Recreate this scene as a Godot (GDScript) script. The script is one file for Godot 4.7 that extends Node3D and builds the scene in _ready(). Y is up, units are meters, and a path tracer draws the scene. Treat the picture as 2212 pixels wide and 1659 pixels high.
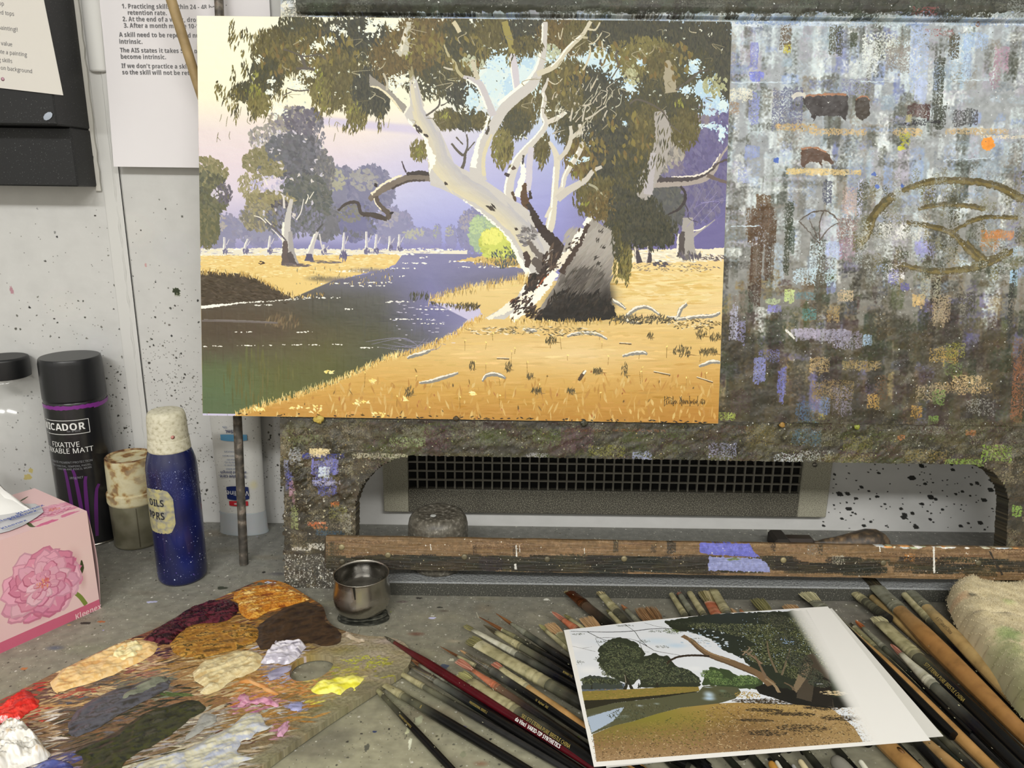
extends Node3D
# A painter's bench: a landscape panel on a paint-crusted easel, bottles, palette, brushes and a reference print.

const W := 2212.0
const H := 1659.0
const FPX := 1620.0                    # focal length in pixels of the 2212 x 1659 frame
const EYE := Vector3(0.0, 0.40, 0.0)   # the lens, 40 cm above the bench top
const PITCH := -14.6
const ROLL := 0.75
const WALL_Z := -0.846
const LEAN := 10.5                     # the easel leans back, degrees
const BOARD_Z := -0.690                # where the easel's front plane meets the bench
const BOARD_YAW := 0.5

var cam_xf: Transform3D
var rng := RandomNumberGenerator.new()
var board: Transform3D                 # x along the easel, y up its face, z out of its face
var used := {}
var M := {}
var glyph_mid := 0.0                   # middle of a capital above the type's own origin

func _ready():
	# ---- camera, surroundings, lights, exposure
	var cam := Camera3D.new()
	cam.name = "camera"
	cam.position = EYE
	cam.basis = Basis(Vector3.RIGHT, deg_to_rad(PITCH)) * Basis(Vector3.BACK, deg_to_rad(ROLL))
	cam.fov = rad_to_deg(2.0 * atan(H * 0.5 / FPX))
	cam.near = 0.01
	cam.current = true
	add_child(cam)
	cam_xf = Transform3D(cam.basis, EYE)
	var env := Environment.new()
	env.background_mode = Environment.BG_COLOR
	env.background_color = Color(0.02, 0.02, 0.022)
	env.tonemap_mode = Environment.TONE_MAPPER_LINEAR
	env.tonemap_exposure = 0.80
	env.sdfgi_enabled = true
	env.ssao_enabled = true
	env.ssil_enabled = true
	var we := WorldEnvironment.new()
	we.name = "surroundings"
	we.environment = env
	add_child(we)
	ceiling_panel("left", Vector3(-0.55, 1.86, 1.75), Vector2(1.25, 0.30), 8.6, Color(1.0, 0.995, 0.98))
	ceiling_panel("right", Vector3(0.95, 1.86, 1.45), Vector2(1.25, 0.30), 5.6, Color(1.0, 0.99, 0.968))

	rng.seed = 41
	var lean := deg_to_rad(LEAN)
	var yaw := deg_to_rad(BOARD_YAW)
	var bx := Vector3(cos(yaw), 0, sin(yaw))
	var bn := (Vector3(-sin(yaw), 0, cos(yaw)) * cos(lean) + Vector3.UP * sin(lean)).normalized()
	board = Transform3D(Basis(bx, bn.cross(bx), bn), Vector3(0, 0, BOARD_Z))
	make_materials()
	build_room()
	build_wall_things()
	build_easel()
	build_painting()
	build_bottles()
	build_tissue_box()
	build_palette()
	build_cup()
	build_brushes()
	build_prints()
	build_cloth()

func ceiling_panel(side: String, at: Vector3, size: Vector2, energy: float, tint: Color):
	# a fluorescent fitting: tray, glowing diffuser, and the light it gives just below the diffuser
	var t := thing("ceiling_light", "white fluorescent ceiling fitting above the %s half of the bench" % side, "ceiling light", at)
	var tray := MB.new()
	tray.box(Vector3(0, 0.025, 0), Vector3(size.x + 0.05, 0.05, size.y + 0.05), 0.006)
	part("tray", tray, plain(Color(0.86, 0.86, 0.85), 0.5), t)
	var lens := MB.new()
	lens.box(Vector3(0, -0.012, 0), Vector3(size.x, 0.022, size.y), 0.004)
	var glow := plain(Color(0.9, 0.9, 0.88), 0.4)
	glow.emission_enabled = true
	glow.emission = tint
	glow.emission_energy_multiplier = 2.0
	part("lamp_diffuser", lens, glow, t)
	var l := AreaLight3D.new()
	l.name = "ceiling_light_glow_" + side
	l.area_size = size
	l.light_color = tint
	l.light_energy = energy
	l.area_range = 8.0
	l.area_attenuation = 2.0
	l.shadow_enabled = true
	l.position = at + Vector3(0, -0.03, 0)
	l.rotation_degrees = Vector3(-90, 0, 0)
	add_child(l)

# ---------------------------------------------------------------- measuring: a point of the photograph carried onto a surface
func ray(px: float, py: float) -> Vector3:
	return cam_xf.basis * Vector3((px - W * 0.5) / FPX, -(py - H * 0.5) / FPX, -1.0)

func hit(px: float, py: float, p0: Vector3, n: Vector3) -> Vector3:
	var d := ray(px, py)
	return EYE + d * ((p0 - EYE).dot(n) / d.dot(n))

func on_bench(px: float, py: float, h := 0.0) -> Vector3:
	return hit(px, py, Vector3(0, h, 0), Vector3.UP)

func on_wall(px: float, py: float, off := 0.0) -> Vector3:
	return hit(px, py, Vector3(0, 0, WALL_Z + off), Vector3.BACK)

func on_board(px: float, py: float, off := 0.0) -> Vector2:
	# in the easel's own axes (x along it, y up its face), on the plane `off` in front of its face
	var p := board.affine_inverse() * hit(px, py, board.origin + board.basis.z * off, board.basis.z)
	return Vector2(p.x, p.y)

func depth_of(p: Vector3) -> float:
	return -(cam_xf.affine_inverse() * p).z

func metres(px: float, p: Vector3) -> float:
	return px * depth_of(p) / FPX

# the height above point p (on the bench) of the photograph's point (px, py), on a vertical through p
func height_over(p: Vector3, py: float) -> float:
	var lo := 0.0
	var hi := 0.8
	for i in 40:
		var m := (lo + hi) * 0.5
		var q := cam_xf.affine_inverse() * (p + Vector3.UP * m)
		if H * 0.5 - q.y / -q.z * FPX > py:
			lo = m
		else:
			hi = m
	return lo

# ---------------------------------------------------------------- scene helpers
func numbered(called: String) -> String:
	if not used.has(called):
		used[called] = 0
		return called
	used[called] += 1
	return "%s_%03d" % [called, used[called]]

func thing(called: String, label: String, category: String, at := Vector3.ZERO, group := "") -> Node3D:
	var o := Node3D.new()
	o.name = numbered(called)
	o.position = at
	o.set_meta("label", label)
	o.set_meta("category", category)
	if group:
		o.set_meta("group", group)
	add_child(o)
	return o

func part(called: String, mesh, m: Material, parent: Node, xf := Transform3D()) -> MeshInstance3D:
	var o := MeshInstance3D.new()
	o.name = called
	o.mesh = mesh.commit() if mesh is MB else mesh
	if o.mesh:
		o.set_surface_override_material(0, m)
	o.transform = xf
	parent.add_child(o, true)
	return o

func structure(called: String, mesh, m: Material, label := "") -> MeshInstance3D:
	var o := part(called, mesh, m, self)
	o.set_meta("kind", "structure")
	if label:
		o.set_meta("label", label)
	return o

func tag(o: Node, label: String, category: String, group := "") -> Node:
	o.set_meta("label", label)
	o.set_meta("category", category)
	if group:
		o.set_meta("group", group)
	return o

# lettering: flat raised type, `h` = height of a capital; bent round a vertical cylinder of radius r when r > 0
func letters(txt: String, h: float, m: Material, parent: Node, xf: Transform3D, bold := false, r := 0.0, squeeze := 1.0, align := 0.0, serif := false) -> MeshInstance3D:
	var f := SystemFont.new()
	f.font_names = PackedStringArray(["Droid Serif" if serif else "Droid Sans"])
	if bold:
		f.font_weight = 700
	var t := TextMesh.new()
	t.font = f
	t.font_size = 24
	t.pixel_size = 0.01
	t.depth = 0.0
	t.curve_step = 1.5
	t.text = txt
	var a := t.get_mesh_arrays() if t.get_surface_count() == 0 else t.surface_get_arrays(0)
	var v: PackedVector3Array = a[Mesh.ARRAY_VERTEX]
	var lo := Vector3(1e9, 1e9, 0)
	var hi := Vector3(-1e9, -1e9, 0)
	for p in v:
		lo = lo.min(p)
		hi = hi.max(p)
	if glyph_mid == 0.0 and txt != "H":
		letters("H", h, m, null, xf, bold, 0.0, 1.0, 0.0, serif)
	elif parent == null:
		glyph_mid = (lo.y + hi.y) * 0.5
		return null
	var k := h / 0.171
	var ox := lerpf(lo.x, hi.x, align)
	var n := PackedVector3Array()
	var out := PackedVector3Array()
	for p in v:
		var x := (p.x - ox) * k * squeeze
		var y := (p.y - glyph_mid) * k
		if r > 0.0:
			out.append(Vector3(sin(x / r) * r, y, cos(x / r) * r - r))
			n.append(Vector3(sin(x / r), 0, cos(x / r)))
		else:
			out.append(Vector3(x, y, 0))
			n.append(Vector3(0, 0, 1))
	var b := []
	b.resize(Mesh.ARRAY_MAX)
	b[Mesh.ARRAY_VERTEX] = out
	b[Mesh.ARRAY_NORMAL] = n
	b[Mesh.ARRAY_INDEX] = a[Mesh.ARRAY_INDEX]
	var am := ArrayMesh.new()
	am.add_surface_from_arrays(Mesh.PRIMITIVE_TRIANGLES, b)
	return part("lettering", am, m, parent, xf)

# ---------------------------------------------------------------- mesh builder
class MB:
	var v := PackedVector3Array()
	var uv := PackedVector2Array()
	var c := PackedColorArray()
	var i := PackedInt32Array()
	var tint := Color.WHITE

	func add(p: Vector3, t := Vector2.ZERO) -> int:
		v.append(p)
		uv.append(t)
		c.append(tint)
		return v.size() - 1

	func tri(a: int, b: int, d: int):
		i.append(a)
		i.append(b)
		i.append(d)

	func quad(a: int, b: int, d: int, e: int):   # clockwise seen from the front
		i.append_array([a, b, d, a, d, e])

	func face(a: Vector3, b: Vector3, d: Vector3, e: Vector3):
		quad(add(a, Vector2(0, 1)), add(b, Vector2(0, 0)), add(d, Vector2(1, 0)), add(e, Vector2(1, 1)))

	# box with chamfered edges
	func box(at: Vector3, s: Vector3, bev := 0.001, basis := Basis()):
		var h := s * 0.5
		bev = minf(bev, minf(h.x, minf(h.y, h.z)) * 0.9)
		for axis in 3:
			var u := (axis + 1) % 3
			var w := (axis + 2) % 3
			for sg in [-1.0, 1.0]:
				var q := []
				for k in [[-1, -1], [-1, 1], [1, 1], [1, -1]]:
					var p := Vector3()
					p[axis] = sg * h[axis]
					p[u] = k[0] * (h[u] - bev)
					p[w] = k[1] * (h[w] - bev)
					q.append(at + basis * p)
				if sg > 0:
					face(q[0], q[1], q[2], q[3])
				else:
					face(q[3], q[2], q[1], q[0])
		for axis in 3:     # edge chamfers, along `axis`
			var u := (axis + 1) % 3
			var w := (axis + 2) % 3
			for su in [-1.0, 1.0]:
				for sw in [-1.0, 1.0]:
					var q := []
					for k in [[0, -1], [0, 1], [1, 1], [1, -1]]:
						var p := Vector3()
						p[axis] = k[1] * (h[axis] - bev)
						p[u] = su * (h[u] - (bev if k[0] == 1 else 0.0))
						p[w] = sw * (h[w] - (0.0 if k[0] == 1 else bev))
						q.append(at + basis * p)
					if su * sw > 0:
						face(q[3], q[2], q[1], q[0])
					else:
						face(q[0], q[1], q[2], q[3])
		for sx in [-1.0, 1.0]:
			for sy in [-1.0, 1.0]:
				for sz in [-1.0, 1.0]:
					var a := at + basis * Vector3(sx * h.x, sy * (h.y - bev), sz * (h.z - bev))
					var b := at + basis * Vector3(sx * (h.x - bev), sy * h.y, sz * (h.z - bev))
					var d := at + basis * Vector3(sx * (h.x - bev), sy * (h.y - bev), sz * h.z)
					var n := add(a)
					add(b)
					add(d)
					if sx * sy * sz > 0:
						tri(n, n + 2, n + 1)
					else:
						tri(n, n + 1, n + 2)

	# rings of points joined side by side; each ring closed; equal neighbours make a crease
	func rings(rs: Array, cap0 := true, cap1 := true, tints := []):
		var n: int = rs[0].size()
		var base := v.size()
		for k in rs.size():
			if tints.size() > k:
				tint = tints[k]
			for j in n + 1:
				add(rs[k][j % n], Vector2(float(j) / n, float(k) / maxf(1, rs.size() - 1)))
		for k in rs.size() - 1:
			for j in n:
				var a := base + k * (n + 1) + j
				quad(a, a + n + 1, a + n + 2, a + 1)
		if cap0:
			if tints.size():
				tint = tints[0]
			fan(rs[0], false)
		if cap1:
			if tints.size():
				tint = tints[-1]
			fan(rs[-1], true)
		tint = Color.WHITE

	func fan(r, flip: bool):
		var m := Vector3()
		for p in r:
			m += p
		m /= r.size()
		var a := add(m, Vector2(0.5, 0.5))
		var first := v.size()
		for p in r:
			add(p)
		for j in r.size():
			var p: int = first + j
			var q: int = first + (j + 1) % r.size()
			if flip:
				tri(a, q, p)
			else:
				tri(a, p, q)

	# lathe round y: flat list r, y, r, y ... from bottom to top
	func lathe(prof: Array, seg := 48, at := Vector3.ZERO, sx := 1.0, sz := 1.0, cap0 := true, cap1 := true, tints := []):
		var rs := []
		for k in range(0, prof.size(), 2):
			var r := PackedVector3Array()
			for j in seg:
				var t := TAU * j / seg
				r.append(at + Vector3(sin(t) * prof[k] * sx, prof[k + 1], cos(t) * prof[k] * sz))
			rs.append(r)
		rings(rs, cap0, cap1, tints)

	# tube along points with a radius each
	func tube(pts: Array, rad: Array, seg := 10, tints := []):
		var rs := []
		var up := Vector3(0.13, 0.97, 0.2).normalized()
		for k in pts.size():
			var d: Vector3 = (pts[mini(k + 1, pts.size() - 1)] - pts[maxi(k - 1, 0)]).normalized()
			var s := d.cross(up).normalized()
			var t := s.cross(d)
			var r := PackedVector3Array()
			for j in seg:
				var a := TAU * j / seg
				r.append(pts[k] + (s * cos(a) - t * sin(a)) * rad[k])
			rs.append(r)
		rings(rs, true, true, tints)

	# flat polygon (x, y) pushed out along z from z0 to z1, its front edge chamfered
	func prism(poly: PackedVector2Array, z0: float, z1: float, bev := 0.0, uvs := Rect2(0, 0, 1, 1), xf := Transform3D(), holes := []):
		if Geometry2D.is_polygon_clockwise(poly):
			poly = poly.duplicate()
			poly.reverse()
		var inner := poly
		if bev > 0.0:
			var off := Geometry2D.offset_polygon(poly, -bev)
			if off.size() and off[0].size() == poly.size():
				inner = off[0]
		var f := Geometry2D.triangulate_polygon(inner)
		for side in 2:
			var base := v.size()
			for p in (inner if side == 0 else poly):
				add(xf * Vector3(p.x, p.y, z1 if side == 0 else z0), Vector2((p.x - uvs.position.x) / uvs.size.x, 1.0 - (p.y - uvs.position.y) / uvs.size.y))
			for k in range(0, f.size(), 3):
				var a: Vector2 = inner[f[k]]
				var ccw: bool = (inner[f[k + 1]] - a).cross(inner[f[k + 2]] - a) > 0
				if ccw == (side == 0):
					tri(base + f[k], base + f[k + 2], base + f[k + 1])
				else:
					tri(base + f[k], base + f[k + 1], base + f[k + 2])
		wall(poly, z0, z1, inner, bev, uvs, xf)

	func wall(poly: PackedVector2Array, z0: float, z1: float, inner: PackedVector2Array, bev: float, uvs: Rect2, xf: Transform3D):
		var n := poly.size()
		for k in n:
			var p := poly[k]
			var q := poly[(k + 1) % n]
			var t0 := Vector2((p.x - uvs.position.x) / uvs.size.x, 1.0 - (p.y - uvs.position.y) / uvs.size.y)
			var t1 := Vector2((q.x - uvs.position.x) / uvs.size.x, 1.0 - (q.y - uvs.position.y) / uvs.size.y)
			var zm := z1 - bev
			quad(add(xf * Vector3(p.x, p.y, z0), t0), add(xf * Vector3(p.x, p.y, zm), t0), add(xf * Vector3(q.x, q.y, zm), t1), add(xf * Vector3(q.x, q.y, z0), t1))
			if bev > 0.0 and inner != poly:
				quad(add(xf * Vector3(p.x, p.y, zm), t0), add(xf * Vector3(inner[k].x, inner[k].y, z1), t0), add(xf * Vector3(inner[(k + 1) % n].x, inner[(k + 1) % n].y, z1), t1), add(xf * Vector3(q.x, q.y, zm), t1))

	func commit() -> ArrayMesh:
		var n := PackedVector3Array()
		n.resize(v.size())
		for k in range(0, i.size(), 3):
			var a := i[k]
			var b := i[k + 1]
			var d := i[k + 2]
			var m := (v[d] - v[a]).cross(v[b] - v[a])
			n[a] += m
			n[b] += m
			n[d] += m
		for k in n.size():
			n[k] = n[k].normalized() if n[k].length_squared() > 1e-24 else Vector3.UP
		# the seam of a closed ring shares its normal
		var a := []
		a.resize(Mesh.ARRAY_MAX)
		a[Mesh.ARRAY_VERTEX] = v
		a[Mesh.ARRAY_NORMAL] = n
		a[Mesh.ARRAY_TEX_UV] = uv
		a[Mesh.ARRAY_COLOR] = c
		a[Mesh.ARRAY_INDEX] = i
		var m := ArrayMesh.new()
		m.add_surface_from_arrays(Mesh.PRIMITIVE_TRIANGLES, a)
		return m

# ---------------------------------------------------------------- a painted surface: an image filled with strokes, patches and specks
class Canvas:
	var img: Image
	var s                                  # the scene, for measuring
	var p0: Vector3                        # top-left corner of the surface
	var ex: Vector3                        # along the surface's top, unit
	var ey: Vector3                        # down the surface, unit
	var n: Vector3
	var ppm := 1000.0                      # image pixels per metre
	var k := 1.0                           # image pixels per photograph pixel, about
	var direct := false                    # points are given in image pixels
	var r := RandomNumberGenerator.new()
	static var grains := []
	static var src: Image
	static var dot: Image

	func _init(scene, w: int, h: int, base: Color, sd := 7):
		s = scene
		img = Image.create_empty(w, h, false, Image.FORMAT_RGBA8)
		img.fill(base)
		r.seed = sd
		direct = true
		if grains.is_empty():
			make_grains()

	func on(top_left: Vector3, along: Vector3, down: Vector3, per_metre: float, ref: Vector2):
		p0 = top_left
		ex = along
		ey = down
		n = along.cross(down)
		ppm = per_metre
		direct = false
		k = at(ref.x - 20, ref.y).distance_to(at(ref.x + 20, ref.y)) / 40.0

	func at(x: float, y: float) -> Vector2:
		if direct:
			return Vector2(x, y)
		var p: Vector3 = s.hit(x, y, p0, n) - p0
		return Vector2(p.dot(ex), p.dot(ey)) * ppm

	static func make_grains():
		# grain masks of rising density: what a dry brush leaves on a rough surface
		var f := FastNoiseLite.new()
		f.noise_type = FastNoiseLite.TYPE_SIMPLEX_SMOOTH
		f.frequency = 0.16
		f.fractal_octaves = 3
		f.seed = 5
		var a := f.get_image(512, 512, false, false, true)
		var raw := a.get_data()
		for lim in [172, 150, 132, 112, 84]:
			var d := PackedByteArray()
			d.resize(512 * 512 * 2)
			for q in raw.size():
				d[q * 2 + 1] = 255 if raw[q] > lim else 0
			grains.append(Image.create_from_data(512, 512, false, Image.FORMAT_LA8, d))
		src = Image.create_empty(512, 512, false, Image.FORMAT_RGBA8)
		dot = Image.create_empty(20, 20, false, Image.FORMAT_RGBA8)

	func vary(c: Color, v: float) -> Color:
		var d := r.randf_range(-v, v)
		return Color(clampf(c.r + d + r.randf_range(-v, v) * 0.3, 0, 1), clampf(c.g + d, 0, 1), clampf(c.b + d + r.randf_range(-v, v) * 0.3, 0, 1), c.a)

	func fill(q: PackedVector2Array, c: Color):
		var m := q.size()
		var y0 := 1e9
		var y1 := -1e9
		for p in q:
			y0 = minf(y0, p.y)
			y1 = maxf(y1, p.y)
		var ya := maxi(0, int(ceil(y0 - 0.5)))
		var yb := mini(img.get_height() - 1, int(floor(y1 - 0.5)))
		if yb < ya:
			if y1 - y0 < 1.0 and ya >= 0 and ya < img.get_height():
				var xa := 1e9
				var xb := -1e9
				for p in q:
					xa = minf(xa, p.x)
					xb = maxf(xb, p.x)
				img.fill_rect(Rect2i(int(xa), ya, maxi(1, int(xb - xa)), 1), c)
			return
		for y in range(ya, yb + 1):
			var yc := y + 0.5
			var xs := PackedFloat32Array()
			var a := q[m - 1]
			for b in q:
				if (a.y <= yc) != (b.y <= yc):
					xs.append(a.x + (yc - a.y) / (b.y - a.y) * (b.x - a.x))
				a = b
			if xs.size() > 2:
				xs.sort()
			for e in range(0, xs.size() - 1, 2):
				var xa := int(round(minf(xs[e], xs[e + 1])))
				var xb := int(round(maxf(xs[e], xs[e + 1])))
				if xb == xa:
					xb += 1
				img.fill_rect(Rect2i(xa, y, xb - xa, 1), c)

	# polygon, flat list x, y ...; rough = jitter of its edge
	func poly(l: Array, c: Color, rough := 0.0) -> PackedVector2Array:
		var q := PackedVector2Array()
		for e in range(0, l.size(), 2):
			q.append(at(l[e], l[e + 1]))
		if rough > 0.0:
			q = ragged(q, rough * k)
		fill(q, c)
		return q

	func ragged(q: PackedVector2Array, j: float, step := 0.0) -> PackedVector2Array:
		var o := PackedVector2Array()
		if step == 0.0:
			step = maxf(3.0, j * 2.0)
		for e in q.size():
			var a := q[e]
			var b := q[(e + 1) % q.size()]
			var m := maxi(1, int(a.distance_to(b) / step))
			for t in m:
				o.append(a.lerp(b, float(t) / m) + Vector2(r.randf_range(-j, j), r.randf_range(-j, j)))
		return o

	# tapered stroke through x, y, width triples
	func stroke(l: Array, c: Color, rough := 0.0):
		var pts := PackedVector2Array()
		var wd := PackedFloat32Array()
		var m := l.size() / 3
		for e in m:
			pts.append(at(l[e * 3], l[e * 3 + 1]))
			wd.append(l[e * 3 + 2] * k * 0.5)
		path(pts, wd, c, rough)

	func path(pts: PackedVector2Array, wd: PackedFloat32Array, c: Color, rough := 0.0):
		var m := pts.size()
		var sp := PackedVector2Array()
		var sw := PackedFloat32Array()
		for e in m - 1:
			var a := pts[maxi(e - 1, 0)]
			var b := pts[e]
			var d := pts[e + 1]
			var f := pts[mini(e + 2, m - 1)]
			var steps := clampi(int(b.distance_to(d) / 5.0), 2, 24)
			for t in steps:
				var u := float(t) / steps
				sp.append(b.cubic_interpolate(d, a, f, u))
				sw.append(lerpf(wd[e], wd[e + 1], u))
		sp.append(pts[m - 1])
		sw.append(wd[m - 1])
		var left := PackedVector2Array()
		var right := PackedVector2Array()
		for e in sp.size():
			var t := (sp[mini(e + 1, sp.size() - 1)] - sp[maxi(e - 1, 0)]).normalized()
			var nn := Vector2(-t.y, t.x)
			var j := rough * k
			left.append(sp[e] + nn * (sw[e] + r.randf_range(-j, j)))
			right.append(sp[e] - nn * (sw[e] + r.randf_range(-j, j)))
		for e in sp.size() - 1:       # quad by quad, so that a stroke may cross itself
			fill(PackedVector2Array([left[e], left[e + 1], right[e + 1], right[e]]), c)

	# a lens-shaped touch of the brush
	func dab(p: Vector2, l: float, w: float, ang: float, c: Color):
		var d := Vector2(cos(ang), sin(ang))
		var t := Vector2(-d.y, d.x) * w * 0.5
		fill(PackedVector2Array([p - d * l * 0.5, p - d * l * 0.1 + t, p + d * l * 0.25 + t * 0.7, p + d * l * 0.5, p + d * l * 0.1 - t * 0.9, p - d * l * 0.25 - t * 0.7]), c)

	# many touches in an ellipse (photograph pixels), angles in degrees
	func dabs(x: float, y: float, rx: float, ry: float, count: int, cols: Array, l: float, w: float, ang := 90.0, dev := 30.0, v := 0.02, edge := 0.0):
		var o := at(x, y)
		for e in count:
			var t := r.randf() * TAU
			var q := sqrt(r.randf_range(edge, 1.0))
			var p := o + Vector2(cos(t) * rx, sin(t) * ry) * q * k
			dab(p, l * k * r.randf_range(0.5, 1.4), w * k * r.randf_range(0.6, 1.3), deg_to_rad(ang + r.randf_range(-dev, dev)), vary(cols[r.randi() % cols.size()], v))

	# a ragged lump of paint
	func lump(x: float, y: float, rx: float, ry: float, c: Color, rough := 0.25, m := 18):
		var o := at(x, y)
		var q := PackedVector2Array()
		for e in m:
			var t := TAU * e / m
			q.append(o + Vector2(cos(t) * rx, sin(t) * ry) * k * r.randf_range(1.0 - rough, 1.0 + rough))
		fill(ragged(q, minf(rx, ry) * 0.08 * k, 4.0), c)

	# soft-edged patch
	func soft(x: float, y: float, rx: float, ry: float, c: Color, a: float):
		var o := at(x, y)
		var w := maxi(2, int(rx * k * 2.0))
		var h := maxi(2, int(ry * k * 2.0))
		for e in 20:
			for f in 20:
				var q := Vector2((e - 9.5) / 9.5, (f - 9.5) / 9.5).length()
				var t := clampf(1.0 - q, 0.0, 1.0)
				dot.set_pixel(e, f, Color(c.r, c.g, c.b, a * t * t * (3.0 - 2.0 * t)))
		var b := dot.duplicate()
		b.resize(w, h, Image.INTERPOLATE_BILINEAR)
		img.blend_rect(b, Rect2i(0, 0, w, h), Vector2i(int(o.x - w * 0.5), int(o.y - h * 0.5)))

	# grainy rectangle in image pixels
	func grain(x: int, y: int, w: int, h: int, c: Color, dens: int):
		w = clampi(w, 1, 500)
		h = clampi(h, 1, 500)
		src.fill_rect(Rect2i(0, 0, w, h), c)
		var g: Image = grains[clampi(dens, 0, 4)]
		# the mask is read at a random place; the colour is laid there too
		var gx := r.randi() % (512 - w)
		var gy := r.randi() % (512 - h)
		src.fill_rect(Rect2i(gx, gy, w, h), c)
		img.blend_rect_mask(src, g, Rect2i(gx, gy, w, h), Vector2i(x, y))

	# dry stroke of a flat brush: grainy streaks side by side, down (or across)
	func dry(x: float, y: float, w: float, h: float, c: Color, a := 0.9, dens := 2, across := false):
		var o := at(x, y)
		var ww := w * k
		var hh := h * k
		var t := -0.5
		var across_len := ww if not across else hh
		var st := 5.0 / maxf(across_len, 5.0)
		while t < 0.5:
			var f := st * r.randf_range(0.7, 1.6)
			var cc := vary(c, 0.03)
			cc.a = a * r.randf_range(0.6, 1.0)
			var bow := 1.0 - 0.25 * absf(t) * 2.0 * r.randf()
			var jit := r.randf_range(-0.12, 0.12)
			if across:
				grain(int(o.x + ww * (-0.5 * bow + jit * 0.4)), int(o.y + t * hh), int(ww * bow * r.randf_range(0.8, 1.05)), maxi(1, int(f * hh + 1)), cc, dens)
			else:
				grain(int(o.x + t * ww), int(o.y + hh * (-0.5 * bow + jit * 0.4)), maxi(1, int(f * ww + 1)), int(hh * bow * r.randf_range(0.8, 1.05)), cc, dens)
			t += f

	# specks scattered over an image rectangle
	func specks(rect: Rect2, count: int, cols: Array, r0: float, r1: float, pw := 3.0):
		for e in count:
			var p := rect.position + Vector2(r.randf(), r.randf()) * rect.size
			var q := r0 + (r1 - r0) * pow(r.randf(), pw)
			spot(p, q, cols[r.randi() % cols.size()])

	func spot(p: Vector2, q: float, c: Color):
		if q < 1.3:
			img.fill_rect(Rect2i(int(p.x), int(p.y), maxi(1, int(q * 1.6)), maxi(1, int(q * 1.6))), c)
			return
		var m := PackedVector2Array()
		var e := r.randf_range(0.6, 1.0)
		var ph := r.randf() * TAU
		for t in 8:
			m.append(p + (Vector2(cos(t * TAU / 8), sin(t * TAU / 8) * e) * q * r.randf_range(0.75, 1.15)).rotated(ph))
		fill(m, c)

	# smooth field of colour from a small grid of colours (rows of hex words), stretched over a rectangle of image pixels
	func field(rows: Array, x: int, y: int, w: int, h: int):
		var g := Image.create_empty(rows[0].split(" ").size(), rows.size(), false, Image.FORMAT_RGBA8)
		for b in rows.size():
			var ws: PackedStringArray = rows[b].split(" ")
			for a in ws.size():
				g.set_pixel(a, b, Color(ws[a]))
		g.resize(w, h, Image.INTERPOLATE_BILINEAR)
		img.blit_rect(g, Rect2i(0, 0, w, h), Vector2i(x, y))

	# a colour field seen through a polygon; x0 .. y1 is the stretch of the photograph that the grid covers
	func field_poly(l: Array, rows: Array, x0: float, y0: float, x1: float, y1: float, rough := 0.0):
		var a := at(x0, y0).round()
		var b := at(x1, y1).round()
		var w := int(b.x - a.x)
		var h := int(b.y - a.y)
		var q := PackedVector2Array()
		for e in range(0, l.size(), 2):
			q.append(at(l[e], l[e + 1]) - a)
		if rough > 0.0:
			q = ragged(q, rough * k)
		var keep := img
		img = Image.create_empty(w, h, false, Image.FORMAT_RGBA8)
		field(rows, 0, 0, w, h)
		var f := img
		img = Image.create_empty(w, h, false, Image.FORMAT_RGBA8)
		fill(q, Color.WHITE)
		keep.blit_rect_mask(f, img, Rect2i(0, 0, w, h), Vector2i(a))
		img = keep

	# soften a rectangle of the photograph by working it small and back
	func blend_soft(x0: float, y0: float, x1: float, y1: float, factor: int):
		var a := Vector2i(at(x0, y0).clamp(Vector2.ZERO, Vector2(img.get_size())))
		var b := Vector2i(at(x1, y1).clamp(Vector2.ZERO, Vector2(img.get_size())))
		var g := img.get_region(Rect2i(a, b - a))
		var s0 := g.get_size()
		g.resize(maxi(2, s0.x / factor), maxi(2, s0.y / factor), Image.INTERPOLATE_LANCZOS)
		g.resize(s0.x, s0.y, Image.INTERPOLATE_CUBIC)
		img.blit_rect(g, Rect2i(Vector2i.ZERO, s0), a)

	# fractal mottling over everything: shifts the tone of what is there
	func mottle(freq: float, amount: float, sd: int, warm := 0.0, oct := 4):
		var f := FastNoiseLite.new()
		f.noise_type = FastNoiseLite.TYPE_SIMPLEX_SMOOTH
		f.frequency = freq
		f.fractal_octaves = oct
		f.seed = sd
		var w := img.get_width()
		var h := img.get_height()
		var g := f.get_image(w, h, false, false, true).get_data()
		var d := img.get_data()
		var fac := PackedInt32Array()
		for e in 256:
			fac.append(int((1.0 + (e / 127.5 - 1.0) * amount) * 256.0))
		var wf := int(256.0 - warm * 256.0)
		var o := 0
		for e in g.size():
			var q := fac[g[e]]
			d[o] = mini(255, (d[o] * q) >> 8)
			d[o + 1] = mini(255, (d[o + 1] * q) >> 8)
			d[o + 2] = mini(255, (d[o + 2] * q) >> 8)
			o += 4
		img = Image.create_from_data(w, h, false, Image.FORMAT_RGBA8, d)

	func texture() -> ImageTexture:
		img.convert(Image.FORMAT_RGB8)
		return ImageTexture.create_from_image(img)

func hx(l: String) -> Array:
	var o := []
	for w in l.split(" ", false):
		o.append(Color(w))
	return o

# ---------------------------------------------------------------- materials
func plain(c: Color, rough := 0.6, metal := 0.0) -> StandardMaterial3D:
	var m := StandardMaterial3D.new()
	m.albedo_color = c
	m.roughness = rough
	m.metallic = metal
	return m

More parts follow.
